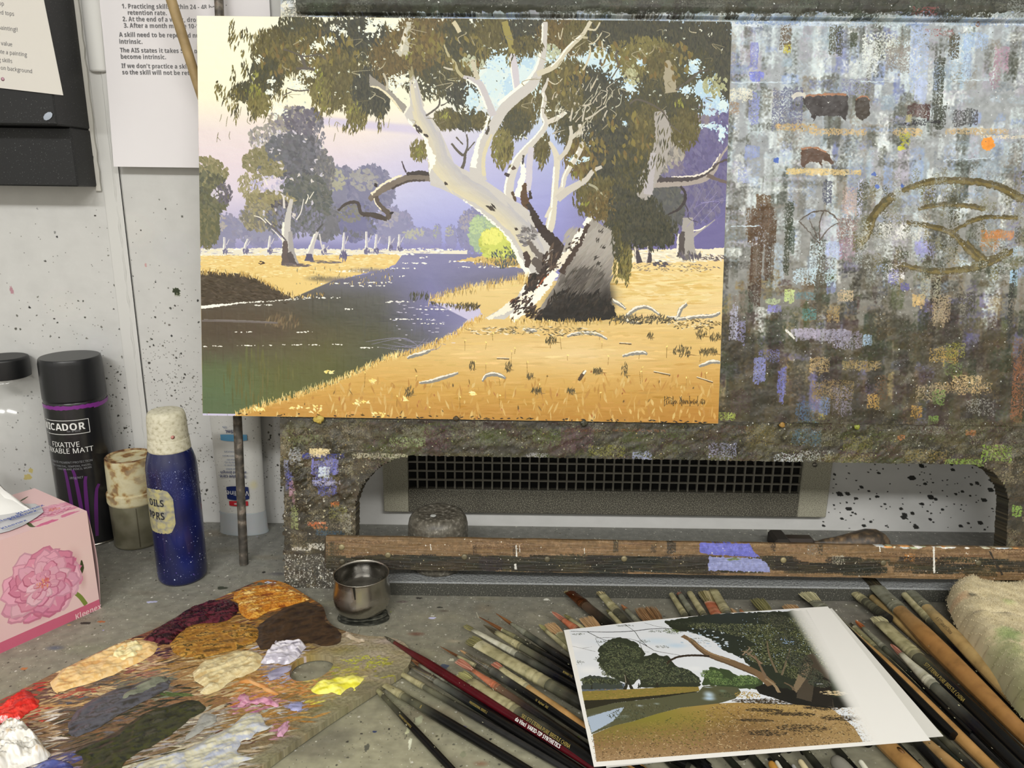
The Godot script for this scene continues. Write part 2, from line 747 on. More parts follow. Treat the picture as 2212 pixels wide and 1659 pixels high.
func noise_tex(sd: int, freq: float, stops: Array, cols: Array, size := 256, oct := 4, cell := false) -> NoiseTexture2D:
	var f := FastNoiseLite.new()
	f.noise_type = FastNoiseLite.TYPE_CELLULAR if cell else FastNoiseLite.TYPE_SIMPLEX_SMOOTH
	f.frequency = freq
	f.fractal_octaves = oct
	f.seed = sd
	var t := NoiseTexture2D.new()
	t.noise = f
	t.width = size
	t.height = size
	t.seamless = true
	var g := Gradient.new()
	g.offsets = PackedFloat32Array(stops)
	g.colors = PackedColorArray(cols)
	t.color_ramp = g
	return t

func bump_tex(sd: int, freq: float, size := 256, strength := 6.0, oct := 3) -> NoiseTexture2D:
	var f := FastNoiseLite.new()
	f.noise_type = FastNoiseLite.TYPE_SIMPLEX_SMOOTH
	f.frequency = freq
	f.fractal_octaves = oct
	f.seed = sd
	var t := NoiseTexture2D.new()
	t.noise = f
	t.width = size
	t.height = size
	t.seamless = true
	t.as_normal_map = true
	t.bump_strength = strength
	return t

func tri(m: StandardMaterial3D, scale: float) -> StandardMaterial3D:
	m.uv1_triplanar = true
	m.uv1_scale = Vector3.ONE * scale
	return m

func vc(m: StandardMaterial3D) -> StandardMaterial3D:
	m.vertex_color_use_as_albedo = true
	return m

func lin(c: Color) -> Color:
	return c.srgb_to_linear()

# ---------------------------------------------------------------- the landscape on the easel
const PAINT_OFF := 0.003

func build_painting():
	var a := on_board(427, 35, PAINT_OFF)
	var b := on_board(1584, 46, PAINT_OFF)
	var d := on_board(436, 897, PAINT_OFF)
	var e := on_board(1549, 915, PAINT_OFF)
	var x0 := (a.x + d.x) * 0.5
	var x1 := (b.x + e.x) * 0.5
	var y1 := (a.y + b.y) * 0.5
	var y0 := (d.y + e.y) * 0.5
	var c := paint_landscape(x0, x1, y0, y1)
	var m := plain(Color.WHITE, 0.42)
	m.albedo_texture = c
	m.normal_enabled = true
	m.normal_texture = bump_tex(12, 0.05, 512, 2.0, 4)
	m.normal_scale = 0.2
	m.metallic_specular = 0.35
	var t := thing("landscape_painting", "river landscape painting of a white gum tree, standing on the crusted easel", "painting", board.origin)
	t.basis = board.basis
	var w := x1 - x0
	var h := y1 - y0
	var mb := MB.new()
	mb.quad(mb.add(Vector3(x0, y0, PAINT_OFF), Vector2(0,1)), mb.add(Vector3(x0, y1, PAINT_OFF), Vector2(0,0)), mb.add(Vector3(x1, y1, PAINT_OFF), Vector2(1,0)), mb.add(Vector3(x1, y0, PAINT_OFF), Vector2(1,1)))
	part("painted_face", mb, m, t)
	var bb := MB.new()
	var poly := PackedVector2Array()
	for q in [[x0, y0, x1, y0],[x1, y0, x1, y1],[x1, y1, x0, y1],[x0, y1, x0, y0]]:
		for k in 40:       # slightly chipped edges
			poly.append(Vector2(lerpf(q[0], q[2], k / 40.0), lerpf(q[1], q[3], k / 40.0)) + Vector2(rng.randf_range(-0.0003, 0.0003), rng.randf_range(-0.0003, 0.0003)))
	bb.prism(poly, PAINT_OFF - 0.0045, PAINT_OFF - 0.0002)
	part("backing_board", bb, plain(Color("c9b27a"), 0.8), t)

func paint_landscape(x0: float, x1: float, y0: float, y1: float) -> ImageTexture:
	var tw := 2048
	var ppm := tw / (x1 - x0)
	var th := int((y1 - y0) * ppm)
	var c := Canvas.new(self, tw, th, Color("c9c4e0"), 3)
	c.on(board * Vector3(x0, y1, PAINT_OFF), board.basis.x, -board.basis.y, ppm, Vector2(1000, 470))
	# sky and hills
	var ya := int(c.at(1000, 600).y)
	c.field([
		"fffde4 fffce2 fbf9e0 f4f4e4 e6f0ea d6e8ee c6deec bcd6ee",
		"fffce0 fffbdc fdf8da f6f5e2 dcebec d2e7ee c0dbee b4d2ea",
		"fdf6dc fdf5da fdf6d8 f8f4da dceaea cee4ec bad0e8 adc7e6",
		"ecdfde ebdddc eee2dd e0d9e2 c8cae4 bccbe8 9f9cbc 9a98c0",
		"e6d8e0 e3d5e0 d8d0e3 c9c6e4 babae1 aab0dc 85829e 706c94",
		"dcd2e2 d8d0e4 cbcae5 bdbfe6 b1b3e2 9ea0d6 7c7896 6c6896",
		"b8b3d4 b2b0d4 a9a9d5 a5a8dc a0a4da 9494cc 7a769a 6e689c",
		"9a98c4 9694c0 9090c0 9090c6 8e8ec8 8888c0 767098 6e68a0"], 0, 0, tw, ya)
	for q in 40:     # crest of the far hill
		var u := q / 39.0
		c.soft(700 + 235 * u, 262 + 22 * u, 30, 14, Color("d3cbe4"), 0.5)
	# ---- far trees
	far_tree(c, 560, 486, 50, 48, "9292ac 8d8da8 9c9ab0", "a8a4aa", 60)
	far_tree(c, 478, 500, 40, 42, "8f8fab 9593a9", "b0a9a6", 50)
	far_tree(c, 735, 412, 48, 52, "84849a 7d7d94 8b8b9e", "a9a795", 80)
	far_tree(c, 800, 410, 52, 50, "81819c 7c7c98 8a8aa2", "a09e9e", 80)
	far_tree(c, 850, 490, 42, 42, "9090b0 8c8cae 9896b4", "a5a2b0", 60)
	far_tree(c, 905, 515, 38, 24, "9a9abc 9696ba", "b4b4a8", 40)
	far_tree(c, 945, 515, 10, 32, "9696bc 9292ba", "a8ac9c", 30)
	far_tree(c, 975, 515, 14, 30, "9494ba 8e8eb8", "b0b0a4", 30)
	far_tree(c, 1022, 500, 34, 50, "8f8fb2 8888ac", "a5a0ac", 60)
	far_tree(c, 700, 480, 40, 40, "75757c 6f7076 7c7c84", "8c8a80", 60)
	far_tree(c, 770, 480, 44, 42, "77779a 72727c 80809a", "83827c", 60)
	c.soft(660, 535, 260, 22, Color("8584b0"), 0.85)
	c.soft(900, 535, 200, 16, Color("8c8abb"), 0.8)
	# pale distant flats, gold paddock
	var gold := hx("eed592 e8c981 f2dfa5 e3c077 f0d89a")
	c.poly([433,537,560,536,700,538,870,541,1010,541,1010,556,433,560], Color("e9e4d2"), 1.5)
	for q in 260:
		c.dab(c.at(c.r.randf_range(433, 960), c.r.randf_range(536, 554)), c.k * c.r.randf_range(3, 14), c.k * 2.0, c.r.randf_range(-0.1, 0.1), c.vary(hx("f6f0dc d6d0cc f4e6b8 b8b4c4 ffffff")[c.r.randi() % 5], 0.02))
	c.poly([433,552,640,552,860,549,868,562,840,578,780,592,722,606,700,625,655,645,600,640,560,612,433,598], Color("e9cc85"), 1.5)
	for q in 700:
		var px := c.r.randf_range(433, 850)
		var py := c.r.randf_range(552, 600)
		if px > 700 and py > 600 - (px - 700) * 0.18:
			continue
		c.dab(c.at(px, py), c.k * c.r.randf_range(4, 16), c.k * c.r.randf_range(1.5, 4), c.r.randf_range(-0.12, 0.12), c.vary(gold[c.r.randi() % 5], 0.03))
	# ---- river
	var ry0 := int(c.at(1000, 556).y)
	var river := [870,549,900,541,1015,541,1060,552,1130,575,1190,600,1050,622,930,650,1010,690,985,720,880,770,720,830,560,892,505,905,434,905,432,655,640,640,720,606,800,590,850,577]
	c.field_poly(river, [
		"8f8db0 8f8db0 8f8db0 8a89ac 8685ab 8483a8 8080a0",
		"77757c 77757c 73727e 72728a 7e7ea6 77768e 6c6b78",
		"5a534a 5e584e 5b5952 62625f 7f7eaa 7c7b98 6f6e74",
		"584d3e 5a5040 555446 585852 74749a 8f8db4 8f8a98",
		"554a3c 5b5040 5f5a42 5b5b48 6a6a78 9c9bc6 a3a2cc",
		"5c5644 625e44 62603f 5c5d4c 6a6a70 a1a0cc a8a8d0",
		"5f6a4a 64643f 61623e 53563f 565850 6c6c70 8c8cae",
		"5f6f4e 65683f 606240 4c5038 4c5038 50543c 606050",
		"5d6c4e 62683f 5c6040 4c5038 4c5038 4c5038 4c5038"], 432, 541, 1200, 905)
	river_tone(c)
	# bank of the near paddock, in shade
	c.poly([432,585,470,588,520,592,556,602,590,620,632,643,560,652,500,656,432,664], Color("4d4336"), 1.5)
	for q in 420:
		var px := c.r.randf_range(432, 620)
		var py := c.r.randf_range(592, 655)
		if py > 600 + (px - 540) * 0.5 or px < 540:
			c.dab(c.at(px, py), c.k * c.r.randf_range(6, 18), c.k * 3, c.r.randf_range(-0.3, 0.6), c.vary(hx("4a4032 574c3c 423828 5d5244")[c.r.randi() % 4], 0.02))
	edge_grass(c, [433,588,475,589,522,593,558,603,592,621,636,642,700,636],240, hx("efd696 d9b468 a98a4c c9a55c 5a4a32"), 9,1.6)
	c.soft(740, 606, 70, 12, Color("6b6878"), 0.9)
	c.soft(800, 585, 70, 9, Color("7a7888"), 0.85)
	c.soft(690, 602, 45, 10, Color("6a6250"), 0.8)
	for q in 130:
		c.dab(c.at(c.r.randf_range(640, 850), c.r.randf_range(578, 614)), c.k * c.r.randf_range(3, 9), c.k * 1.6, -1.5 + c.r.randf_range(-0.4, 0.4), c.vary(hx("d8bb74 77705c 8d8262 e8cf8c")[c.r.randi() % 4], 0.02))
	# ---- mid-distance trees at the left
	mid_trees(c)
	# far bank with the yellow willow
	c.poly([1040,553,1010,558,985,565,1030,566,1090,578,1140,578,1140,552,1100,545], Color("d9bd7c"), 2)
	far_tree(c, 1040, 506, 28, 40, "a3b89a 9fb596 b0c4a0", "b8cc9c", 70)
	far_tree(c, 1062, 490, 16, 40, "a8bc98 9cb09a", "bcd09c", 40)
	c.lump(1092, 548, 42, 30, Color("4f5763"), 0.15)
	far_tree(c, 1074, 527, 38, 34, "cdd46a d9dc74 b8bf62 c5cc66", "e6e67c", 150)
	c.dabs(1098, 552, 36, 20, 120, hx("4a5260 565e62 6a7058 87904e"), 8, 3, 80, 40)
	c.dabs(1080, 566, 60, 9, 160, hx("c9a860 b89850 8c7c50 dcbc74"), 9, 1.8, -85, 25)
	# ---- right background
	right_background(c)
	# ---- foreground meadow
	meadow(c)
	# ---- the big tree
	gum_foliage_back(c)
	gum_trunks(c)
	gum_foliage_front(c)
	water_lights(c)
	meadow_details(c)
	# signature, brushed in dark strokes
	var px0 := 1436.0
	for q in 34:
		var h := c.r.randf_range(4, 14) if q % 7 else 24.0
		var x := px0 + q * 2.55
		if q in [11, 12, 29]:
			continue
		c.stroke([x, 870 - h * 0.6 - q * 0.02, 1.3, x + c.r.randf_range(-2, 2.5), 870 + h * 0.3, 1.0, x + 2.4, 868 + c.r.randf_range(-4, 5), 0.8], Color("4a3a20"))
	c.stroke([1434, 866, 1.0, 1445, 858, 1.4, 1452, 862, 1.0], Color("4a3a20"))
	c.mottle(0.35, 0.035, 4, 0.0, 2)
	return c.texture()

func far_tree(c: Canvas, x: float, y: float, rx: float, ry: float, body: String, light: String, n: int):
	var b := hx(body)
	c.lump(x, y, rx * 0.88, ry * 0.88, b[0], 0.12)
	c.dabs(x, y, rx, ry, n * 3, b, rx * 0.22 + 3, rx * 0.13 + 2, 60, 60, 0.015, 0.35)
	c.dabs(x - rx * 0.3, y - ry * 0.45, rx * 0.6, ry * 0.45, n, hx(light), rx * 0.16 + 2, rx * 0.1 + 1.5, 40, 60, 0.02)

func river_tone(c: Canvas):
	# reflections: lilac far off and down the middle, olive at the near left
	for q in 900:     # level and upright brush marks in the water
		var px := c.r.randf_range(436, 960)
		var py := c.r.randf_range(640, 880)
		if py > 900 - (px - 500) * 0.42:
			continue
		var g := c.at(px, py)
		if g.x < 1 or g.y >= c.img.get_height() or g.x >= c.img.get_width():
			continue
		var col := c.img.get_pixel(int(g.x), int(g.y))
		if c.r.randf() < 0.6:
			c.dab(g, c.k * c.r.randf_range(8, 40), c.k * 2.0, c.r.randf_range(-0.02, 0.04), c.vary(col, 0.03))
		else:
			c.dab(g, c.k * c.r.randf_range(20, 60), c.k * 3.0, PI / 2, c.vary(col, 0.014))
	c.dabs(560, 820, 80, 60, 60, hx("67663f 6a683f 61643f"), 46, 4, 90, 2)
	c.dabs(612, 694, 40, 14, 50, hx("7a6a50 857458 6b5c46"), 16, 3, 100, 14)
	c.blend_soft(434, 600, 1000, 900, 3)
	c.stroke([436, 693, 4, 520, 694, 5, 600, 698, 3], Color("726a66"))
	c.stroke([440, 690, 1, 520, 692, 1, 600, 696, 0.7], Color("8c8684"))

func water_lights(c: Canvas):
	var white := Color("fbf8ee")
	c.stroke([434, 664, 7, 470, 660, 6, 500, 657, 3, 530, 652, 1.5], white, 0.8)
	for q in 60:
		var u := c.r.randf()
		c.dab(c.at(500 + 170 * u, 656 - 12 * u + c.r.randf_range(-1.5, 1.5)), c.k * c.r.randf_range(2, 8), c.k * 1.8, -0.07, white)
	var runs := [[640,740,643],[438,480,748],[505,590,746],[600,690,745],[718,740,744],[735,770,668],[690,760,612],[770,860,610],[820,900,652],[905,975,668],
		[760,830,618],[830,900,580],[905,925,556],[870,925,568],[950,1015,539],[870,960,540],[985,1080,577],[1095,1135,577],[840,945,690],[900,960,699],[510,550,717],[640,680,717],
		[780,830,751],[840,880,597],[720,800,586],[540,590,659],[960,1040,565],[840,900,549]]
	for l in runs:
		for q in int((l[1] - l[0]) / 7.0) + 2:
			var b: float = c.r.randf_range(1.0, 3.4)
			c.dab(c.at(c.r.randf_range(l[0], l[1]), l[2] + c.r.randf_range(-1.3, 1.3)), c.k * b * c.r.randf_range(1.0, 3.6), c.k * b, c.r.randf_range(-0.1, 0.1), white)
	for q in 46:
		c.dab(c.at(c.r.randf_range(850, 990), c.r.randf_range(648, 742)), c.k * c.r.randf_range(3, 12), c.k * 1.6, 0, c.vary(Color("d8d4e8"), 0.05))
	for q in 8:
		c.stroke([790 + q * 12, 751 + c.r.randf_range(-20, 10), 0.5, 860 + q * 13, 751 + c.r.randf_range(-22, 8), 1.3, 900 + q * 9, 750 + c.r.randf_range(-22, 8), 0.5], Color("8e8ca6"))

func edge_grass(c: Canvas, l: Array, n: int, cols: Array, h: float, w: float, lean := 0.0):
	# upright blades along a line
	for q in n:
		var e: int = (c.r.randi() % (l.size() / 2 - 1)) * 2
		var u := c.r.randf()
		var x: float = lerpf(l[e], l[e + 2], u)
		var y: float = lerpf(l[e + 1], l[e + 3], u)
		c.dab(c.at(x, y + c.r.randf_range(-0.5, 0.3) * h), c.k * h * c.r.randf_range(0.5, 1.4), c.k * w * c.r.randf_range(0.6, 1.3), -PI / 2 + c.r.randf_range(-0.35, 0.35) + lean, c.vary(cols[c.r.randi() % cols.size()], 0.03))

func mid_trees(c: Canvas):
	var olive := hx("878260 928b69 7e7959 999171")
	var grey := hx("6b6b70 66686a 72727a 6e7076")
	# slim white trunks far off
	for t in [[485,546,0,34],[530,546,6,30],[582,545,2,36],[742,552,2,50],[792,546,0,46],[812,546,2,40],[842,540,0,30],[862,540,1,34],[700,548,0,20]]:
		var x: float = t[0]
		c.stroke([x + t[2], t[1] - t[3], 3.5, x, t[1] - t[3] * 0.5, 5, x - 1, t[1], 9], Color("c5c1ca"))
		c.stroke([x + t[2] - 2, t[1] - t[3], 1.2, x - 2, t[1] - t[3] * 0.5, 2, x - 4, t[1], 2.2], Color("fbf7ea"), 0.4)
		c.stroke([x + 4, t[1] - t[3] * 0.5, 2, x + 10, t[1] - t[3] * 0.85, 1.5], Color("cfcad0"))
		c.dabs(x + 1, t[1] - 4, 6, 6, 14, hx("75728e 6c6888"), 8, 3, 90, 20)
		c.dab(c.at(x + 9, t[1]), c.k * 24, c.k * 2.2, 0.02, Color("8a86a0"))
	# tree cut by the left edge
	c.lump(444, 420, 44, 62, Color("6c6c58"), 0.14)
	c.lump(446, 480, 30, 50, Color("65664f"), 0.14)
	c.dabs(448, 372, 44, 32, 260, hx("8f8a66 9a9270 7f7c5c 85805e"), 12, 7, 60, 50)
	c.dabs(450, 420, 44, 50, 320, hx("66664f 70705a 5c5e50 75745c"), 12, 7, 70, 50)
	c.dabs(446, 490, 28, 46, 240, hx("6f6e56 65664e 7a7658"), 11, 6, 80, 40)
	c.dabs(484, 418, 18, 22, 110, hx("66606c 6c6870 75707a"), 9, 3.5, 100, 40)
	c.dabs(470, 418, 14, 10, 22, hx("cfc8d6 d8cfdc"), 7, 4, 60, 60)
	# the tall tree
	for l in [[640,262,56,30],[612,300,70,34],[660,330,52,60],[600,350,60,40],[660,420,66,60],[590,440,54,26],[690,380,30,60],[570,470,44,26],[640,470,60,36],[620,250,30,16]]:
		c.lump(l[0], l[1], l[2] * 0.85, l[3] * 0.85, c.vary(Color("72727a"), 0.02), 0.2)
	c.dabs(632, 258, 54, 26, 260, hx("958f92 8a8590 9e9888 a39c8c"), 12, 6, 40, 60)
	c.dabs(655, 262, 42, 30, 160, hx("6f6b78 77737e 66636e"), 12, 7, 50, 60)
	c.dabs(580, 300, 45, 30, 200, hx("a8a39a 9d9892 b5afa2 8f8b92"), 11, 6, 70, 50)
	c.dabs(610, 308, 62, 26, 90, hx("ddd6dc cdc8d6 d6cfd4"), 9, 5, 60, 60)
	c.dabs(575, 352, 50, 32, 340, olive, 12, 7, 45, 50)
	c.dabs(625, 320, 50, 30, 260, grey, 13, 8, 50, 60)
	c.dabs(660, 360, 46, 64, 520, hx("66676c 6d6d72 605f66 73737c"), 13, 8, 60, 60)
	c.dabs(700, 370, 22, 46, 200, hx("6e6e70 77767c 84827e"), 11, 5, 80, 40)
	c.dabs(540, 400, 28, 26, 170, hx("9d9672 a79f7c 8e8868"), 11, 4, 90, 40)
	c.dabs(580, 400, 40, 18, 60, hx("c4bed4 cdc7d8 b8b3d0"), 9, 6, 50, 60)
	c.dabs(660, 430, 60, 54, 460, hx("62655f 6a6c66 5c6060 70716c"), 13, 7, 60, 60)
	c.dabs(585, 438, 52, 24, 300, hx("908967 9a926f 847e61 a0986f"), 12, 6, 40, 50)
	c.dabs(606, 462, 26, 30, 150, hx("625c60 6a656a 585458"), 11, 6, 80, 40)
	c.dabs(560, 470, 40, 30, 220, hx("958f74 a0987c 88836e 7d7a70"), 11, 6, 70, 40)
	c.dabs(640, 478, 70, 34, 260, hx("74757c 6d6f72 7d7d8c 85849a"), 11, 6, 80, 40)
	c.dabs(690, 300, 12, 40, 70, hx("8a8892 7c7a84"), 9, 4, 90, 40)
	for q in 26:
		c.dabs(c.r.randf_range(560, 700), c.r.randf_range(290, 470), 4, 4, 3, hx("d5cfd6 c8c4d2 d9d2cc"), 8, 4, 60, 70)
	# its trunk
	c.stroke([630,430,7,622,470,13,620,500,17,622,530,20,628,570,30], Color("c9c5c0"), 0.6)
	c.stroke([627, 500, 8, 630, 540, 12, 640, 572, 12], Color("a9a5a4"), 0.6)
	c.stroke([612, 480, 4, 611, 505, 5, 612, 530, 5, 608, 545, 6], Color("f6f1e2"), 0.8)
	c.stroke([616, 520, 8, 616, 545, 14, 620, 572, 24], Color("665a58"), 1.2)
	c.stroke([624, 545, 10, 634, 572, 16], Color("5c5454"), 1.2)
	c.stroke([618, 520, 3, 600, 500, 4, 580, 484, 3, 555, 470, 1.5], Color("6a6468"))
	c.stroke([612, 522, 2.5, 598, 505, 2, 586, 494, 1], Color("efe9dc"))
	c.stroke([640, 475, 3, 650, 458, 2.4, 656, 430, 1.6], Color("e4dfda"))
	c.stroke([575, 482, 2.4, 562, 470, 2, 548, 466, 1.4], Color("f2ecdc"))
	c.stroke([586, 486, 2.4, 572, 472, 1.5], Color("f2ecdc"))
	c.stroke([578, 400, 2.4, 572, 388, 2, 566, 378, 1], Color("f0eadc"))
	c.stroke([614, 450, 5, 612, 425, 4, 606, 418, 2], Color("dcd6d0"))
	c.stroke([660, 440, 3, 666, 425, 2, 664, 420, 1.4], Color("f2ecdc"))
	c.stroke([668, 430, 2, 678, 414, 1.4], Color("f2ecdc"))
	c.dabs(640, 572, 30, 4, 40, hx("7d7064 6a6068"), 16, 2, 5, 8)
	# smaller tree right of it
	c.stroke([686, 500, 6, 676, 525, 9, 668, 560, 15], Color("cbc6c4"), 0.6)
	c.stroke([680, 505, 3, 670, 530, 3, 662, 552, 4], Color("f8f3e4"), 0.8)
	c.stroke([690, 505, 3, 694, 528, 3, 700, 548, 2.4], Color("d8d2cf"))
	c.stroke([668, 548, 12, 668, 564, 20], Color("5c5870"), 1.2)
	c.stroke([684, 500, 5, 697, 484, 3], Color("5b5a5a"))
	c.dabs(700, 566, 34, 3, 40, hx("857660 6f6a78"), 14, 2, 2, 6)
	c.dabs(742, 556, 9, 7, 26, hx("625e7c 6c6888"), 9, 3, 90, 20)
	c.dabs(565, 567, 7, 4, 10, hx("4a3c34 5c4c40"), 7, 3, 0, 30)
	# dead branch hanging before the hill
	for l in [[730,455,4,748,440,6,772,438,7,780,460,8,800,462,7,820,466,7,834,474,6],[735,450,3,742,445,4]]:
		c.stroke(l, Color("4c4440"), 0.6)

func right_background(c: Canvas):
	c.poly([1330, 480, 1580, 470, 1562, 690, 1300, 690], Color("726c9c"))
	c.soft(1450, 520, 130, 70, Color("716ba0"), 0.9)
	for l in [[1500,300,90,70,"80788e 8a8088 776f88 8f8688"],[1420,280,70,90,"8c8884 a09a90 7d7a78 b0a89c"],[1540,350,60,80,"6c6690 746e92 645e86"],[1480,430,80,60,"716c8a 7b7690 67628a"],[1420,450,60,66,"5b5c5c 64645e 555656"]]:
		c.lump(l[0], l[1], l[2] * 0.9, l[3] * 0.9, hx(l[4])[0], 0.2)
		c.dabs(l[0], l[1], l[2], l[3], int(l[2] * l[3] * 0.09), hx(l[4]), 16, 8, 75, 30, 0.015)
	c.dabs(1560, 265, 26, 26, 90, hx("6a6490 79729a 5f5a84"), 14, 8, 70, 30)
	c.dabs(1530, 235, 34, 12, 60, hx("b8d4ec c4dcec"), 9, 6, 30, 50)
	# lit grass beyond the trunk
	c.poly([1310, 548, 1400, 540, 1480, 542, 1575, 540, 1562, 700, 1300, 700], Color("ead093"), 2)
	c.poly([1330, 540, 1450, 538, 1572, 536, 1570, 560, 1440, 566, 1330, 568], Color("efe6cc"), 2)
	c.dabs(1440, 553, 120, 14, 260, hx("f4ead0 e6dcc0 efd9a0 d0c6b4 fbf6e6"), 12, 3, 2, 12)
	c.dabs(1440, 615, 120, 46, 420, hx("ecd394 e5c883 f0dba4 dfbe76"), 26, 5, 1, 8)
	c.dabs(1450, 578, 110, 9, 110, hx("9a8a6c 8a7c74 c8aa6c 6f6468"), 7, 2, 0, 30)
	# right-hand tree
	c.stroke([1486, 470, 22, 1486, 500, 26, 1484, 530, 32, 1486, 556, 38], Color("a8a39e"), 1)
	c.stroke([1474, 500, 8, 1472, 525, 14, 1470, 555, 16], Color("57504e"), 1.5)
	c.stroke([1466, 505, 3, 1464, 525, 4, 1463, 545, 4], Color("ece6d8"), 1)
	c.stroke([1496, 510, 8, 1512, 498, 6, 1530, 486, 3, 1545, 474, 1.5], Color("a9a3a4"))
	c.stroke([1498, 498, 3, 1512, 496, 3, 1524, 488, 2], Color("f4eee0"))
	c.dabs(1490, 552, 24, 8, 50, hx("6a6470 5c5660 7a746e"), 12, 4, 80, 20)
	c.dabs(1540, 556, 30, 7, 60, hx("5a5050 e8e0d0 75686a"), 10, 3, 10, 40)
	for l in [[1372, 505, 1380, 568, 12], [1400, 510, 1401, 568, 8]]:
		c.stroke([l[0], l[1], 5, l[0] + 2, (l[1] + l[3]) * 0.5, l[4] * 0.8, l[2], l[3], l[4]], Color("7f7672"), 0.8)
		c.stroke([l[0] - 3, l[1], 2, l[0], (l[1] + l[3]) * 0.5, 2.4, l[2] - 6, l[3], 2], Color("e8decf"), 0.8)
		c.stroke([l[0] + 4, l[1] + 36, 6, l[2] + 2, l[3], l[4] * 1.2], Color("4d464c"), 1)
	c.dabs(1427, 570, 16, 6, 30, hx("4f4a50 5c565c 6a6468"), 9, 4, 0, 40)
	# bough across the right side
	c.stroke([1410,396,19,1450,394,19,1490,392,16,1525,384,13,1545,365,8,1556,340,5,1576,312,3], Color("a99f98"), 0.6)
	c.stroke([1412,389,9,1450,388,10,1492,386,9,1524,376,7,1546,358,4], Color("4c4444"), 1.4)
	c.stroke([1450,382,2,1500,380,3,1530,368,4,1545,350,2.5,1556,332,2], Color("ece4d8"), 1.2)
	c.stroke([1528, 378, 10, 1550, 388, 7, 1573, 395, 6], Color("6f625c"), 0.8)
	c.stroke([1540, 362, 6, 1556, 350, 4, 1575, 344, 4], Color("5c5250"), 0.8)
	c.stroke([1470,402,5,1480,418,6,1478,436,6,1468,450,6,1455,458,5,1442,464,3], Color("3f3838"), 0.8)
	c.stroke([1479, 440, 2, 1486, 455, 2, 1488, 472, 1.4, 1508, 480, 1.2], Color("4a4448"))
	for q in 12:
		c.stroke([1530 + c.r.randf_range(-50, 30), 440 + c.r.randf_range(-40, 60), 1, 1545 + c.r.randf_range(-50, 30), 425 + c.r.randf_range(-40, 60), 0.6], c.vary(Color("8c86b4"), 0.06))

func meadow(c: Canvas):
	var h := c.img.get_height()
	var y0 := c.at(1000, 590).y
	var shape := [1600,660,1340,655,1330,600,1190,596,1120,602,1050,615,990,628,925,650,960,656,1030,662,1046,684,1010,700,985,722,940,742,880,766,835,775,780,803,700,838,640,858,560,880,505,898,480,925,1600,925]
	c.field_poly(shape, ["e6cb8c e6cb8c e6cb8c e6cc8e e8cf94", "e4c888 e2c584 e2c584 e4c888 e8cd92", "dcb970 debc74 e0bf7c e1c07e dfbe7a", "dab56a dcb970 e3c484 e9cd96 dcb872", "d6ae62 d8b066 d9b36c dbb670 cfa45c", "cfa456 cea256 cca052 c99c50 c2944a", "c5964e c2924a be8e46 ba8a42 b6843e"], 430, 596, 1600, 925, 2)
	for q in 2600:
		var px := c.r.randf_range(520, 1560)
		var py := c.r.randf_range(606, 918)
		var edge := 905.0 - (px - 500) * 0.355 if px < 880 else (770.0 - (px - 880) * 0.5 if px < 1000 else 690.0)
		if py < edge + 8 and not (px > 1060 and py < 690):
			continue
		var g := c.at(px, py)
		if g.x < 1 or g.y < 1 or g.y >= c.img.get_height() or g.x >= c.img.get_width():
			continue
		var col := c.img.get_pixel(int(g.x), int(g.y))
		c.dab(g, c.k * c.r.randf_range(10, 60), c.k * c.r.randf_range(2, 6), c.r.randf_range(-0.10, 0.04), c.vary(col, 0.03))
	c.blend_soft(640, 700, 1580, 915, 2)
	for q in 420:      # warmer upright touches low down
		var px := c.r.randf_range(560, 1545)
		var py := c.r.randf_range(820, 914)
		if py < 905.0 - (px - 500) * 0.355 + 16:
			continue
		c.dab(c.at(px, py), c.k * c.r.randf_range(8, 30), c.k * c.r.randf_range(2, 7), -PI / 2 + c.r.randf_range(-0.5, 0.5), c.vary(hx("c3964e cca25a bb8c4a d4b06c c69c56 d9b976")[c.r.randi() % 6], 0.015))

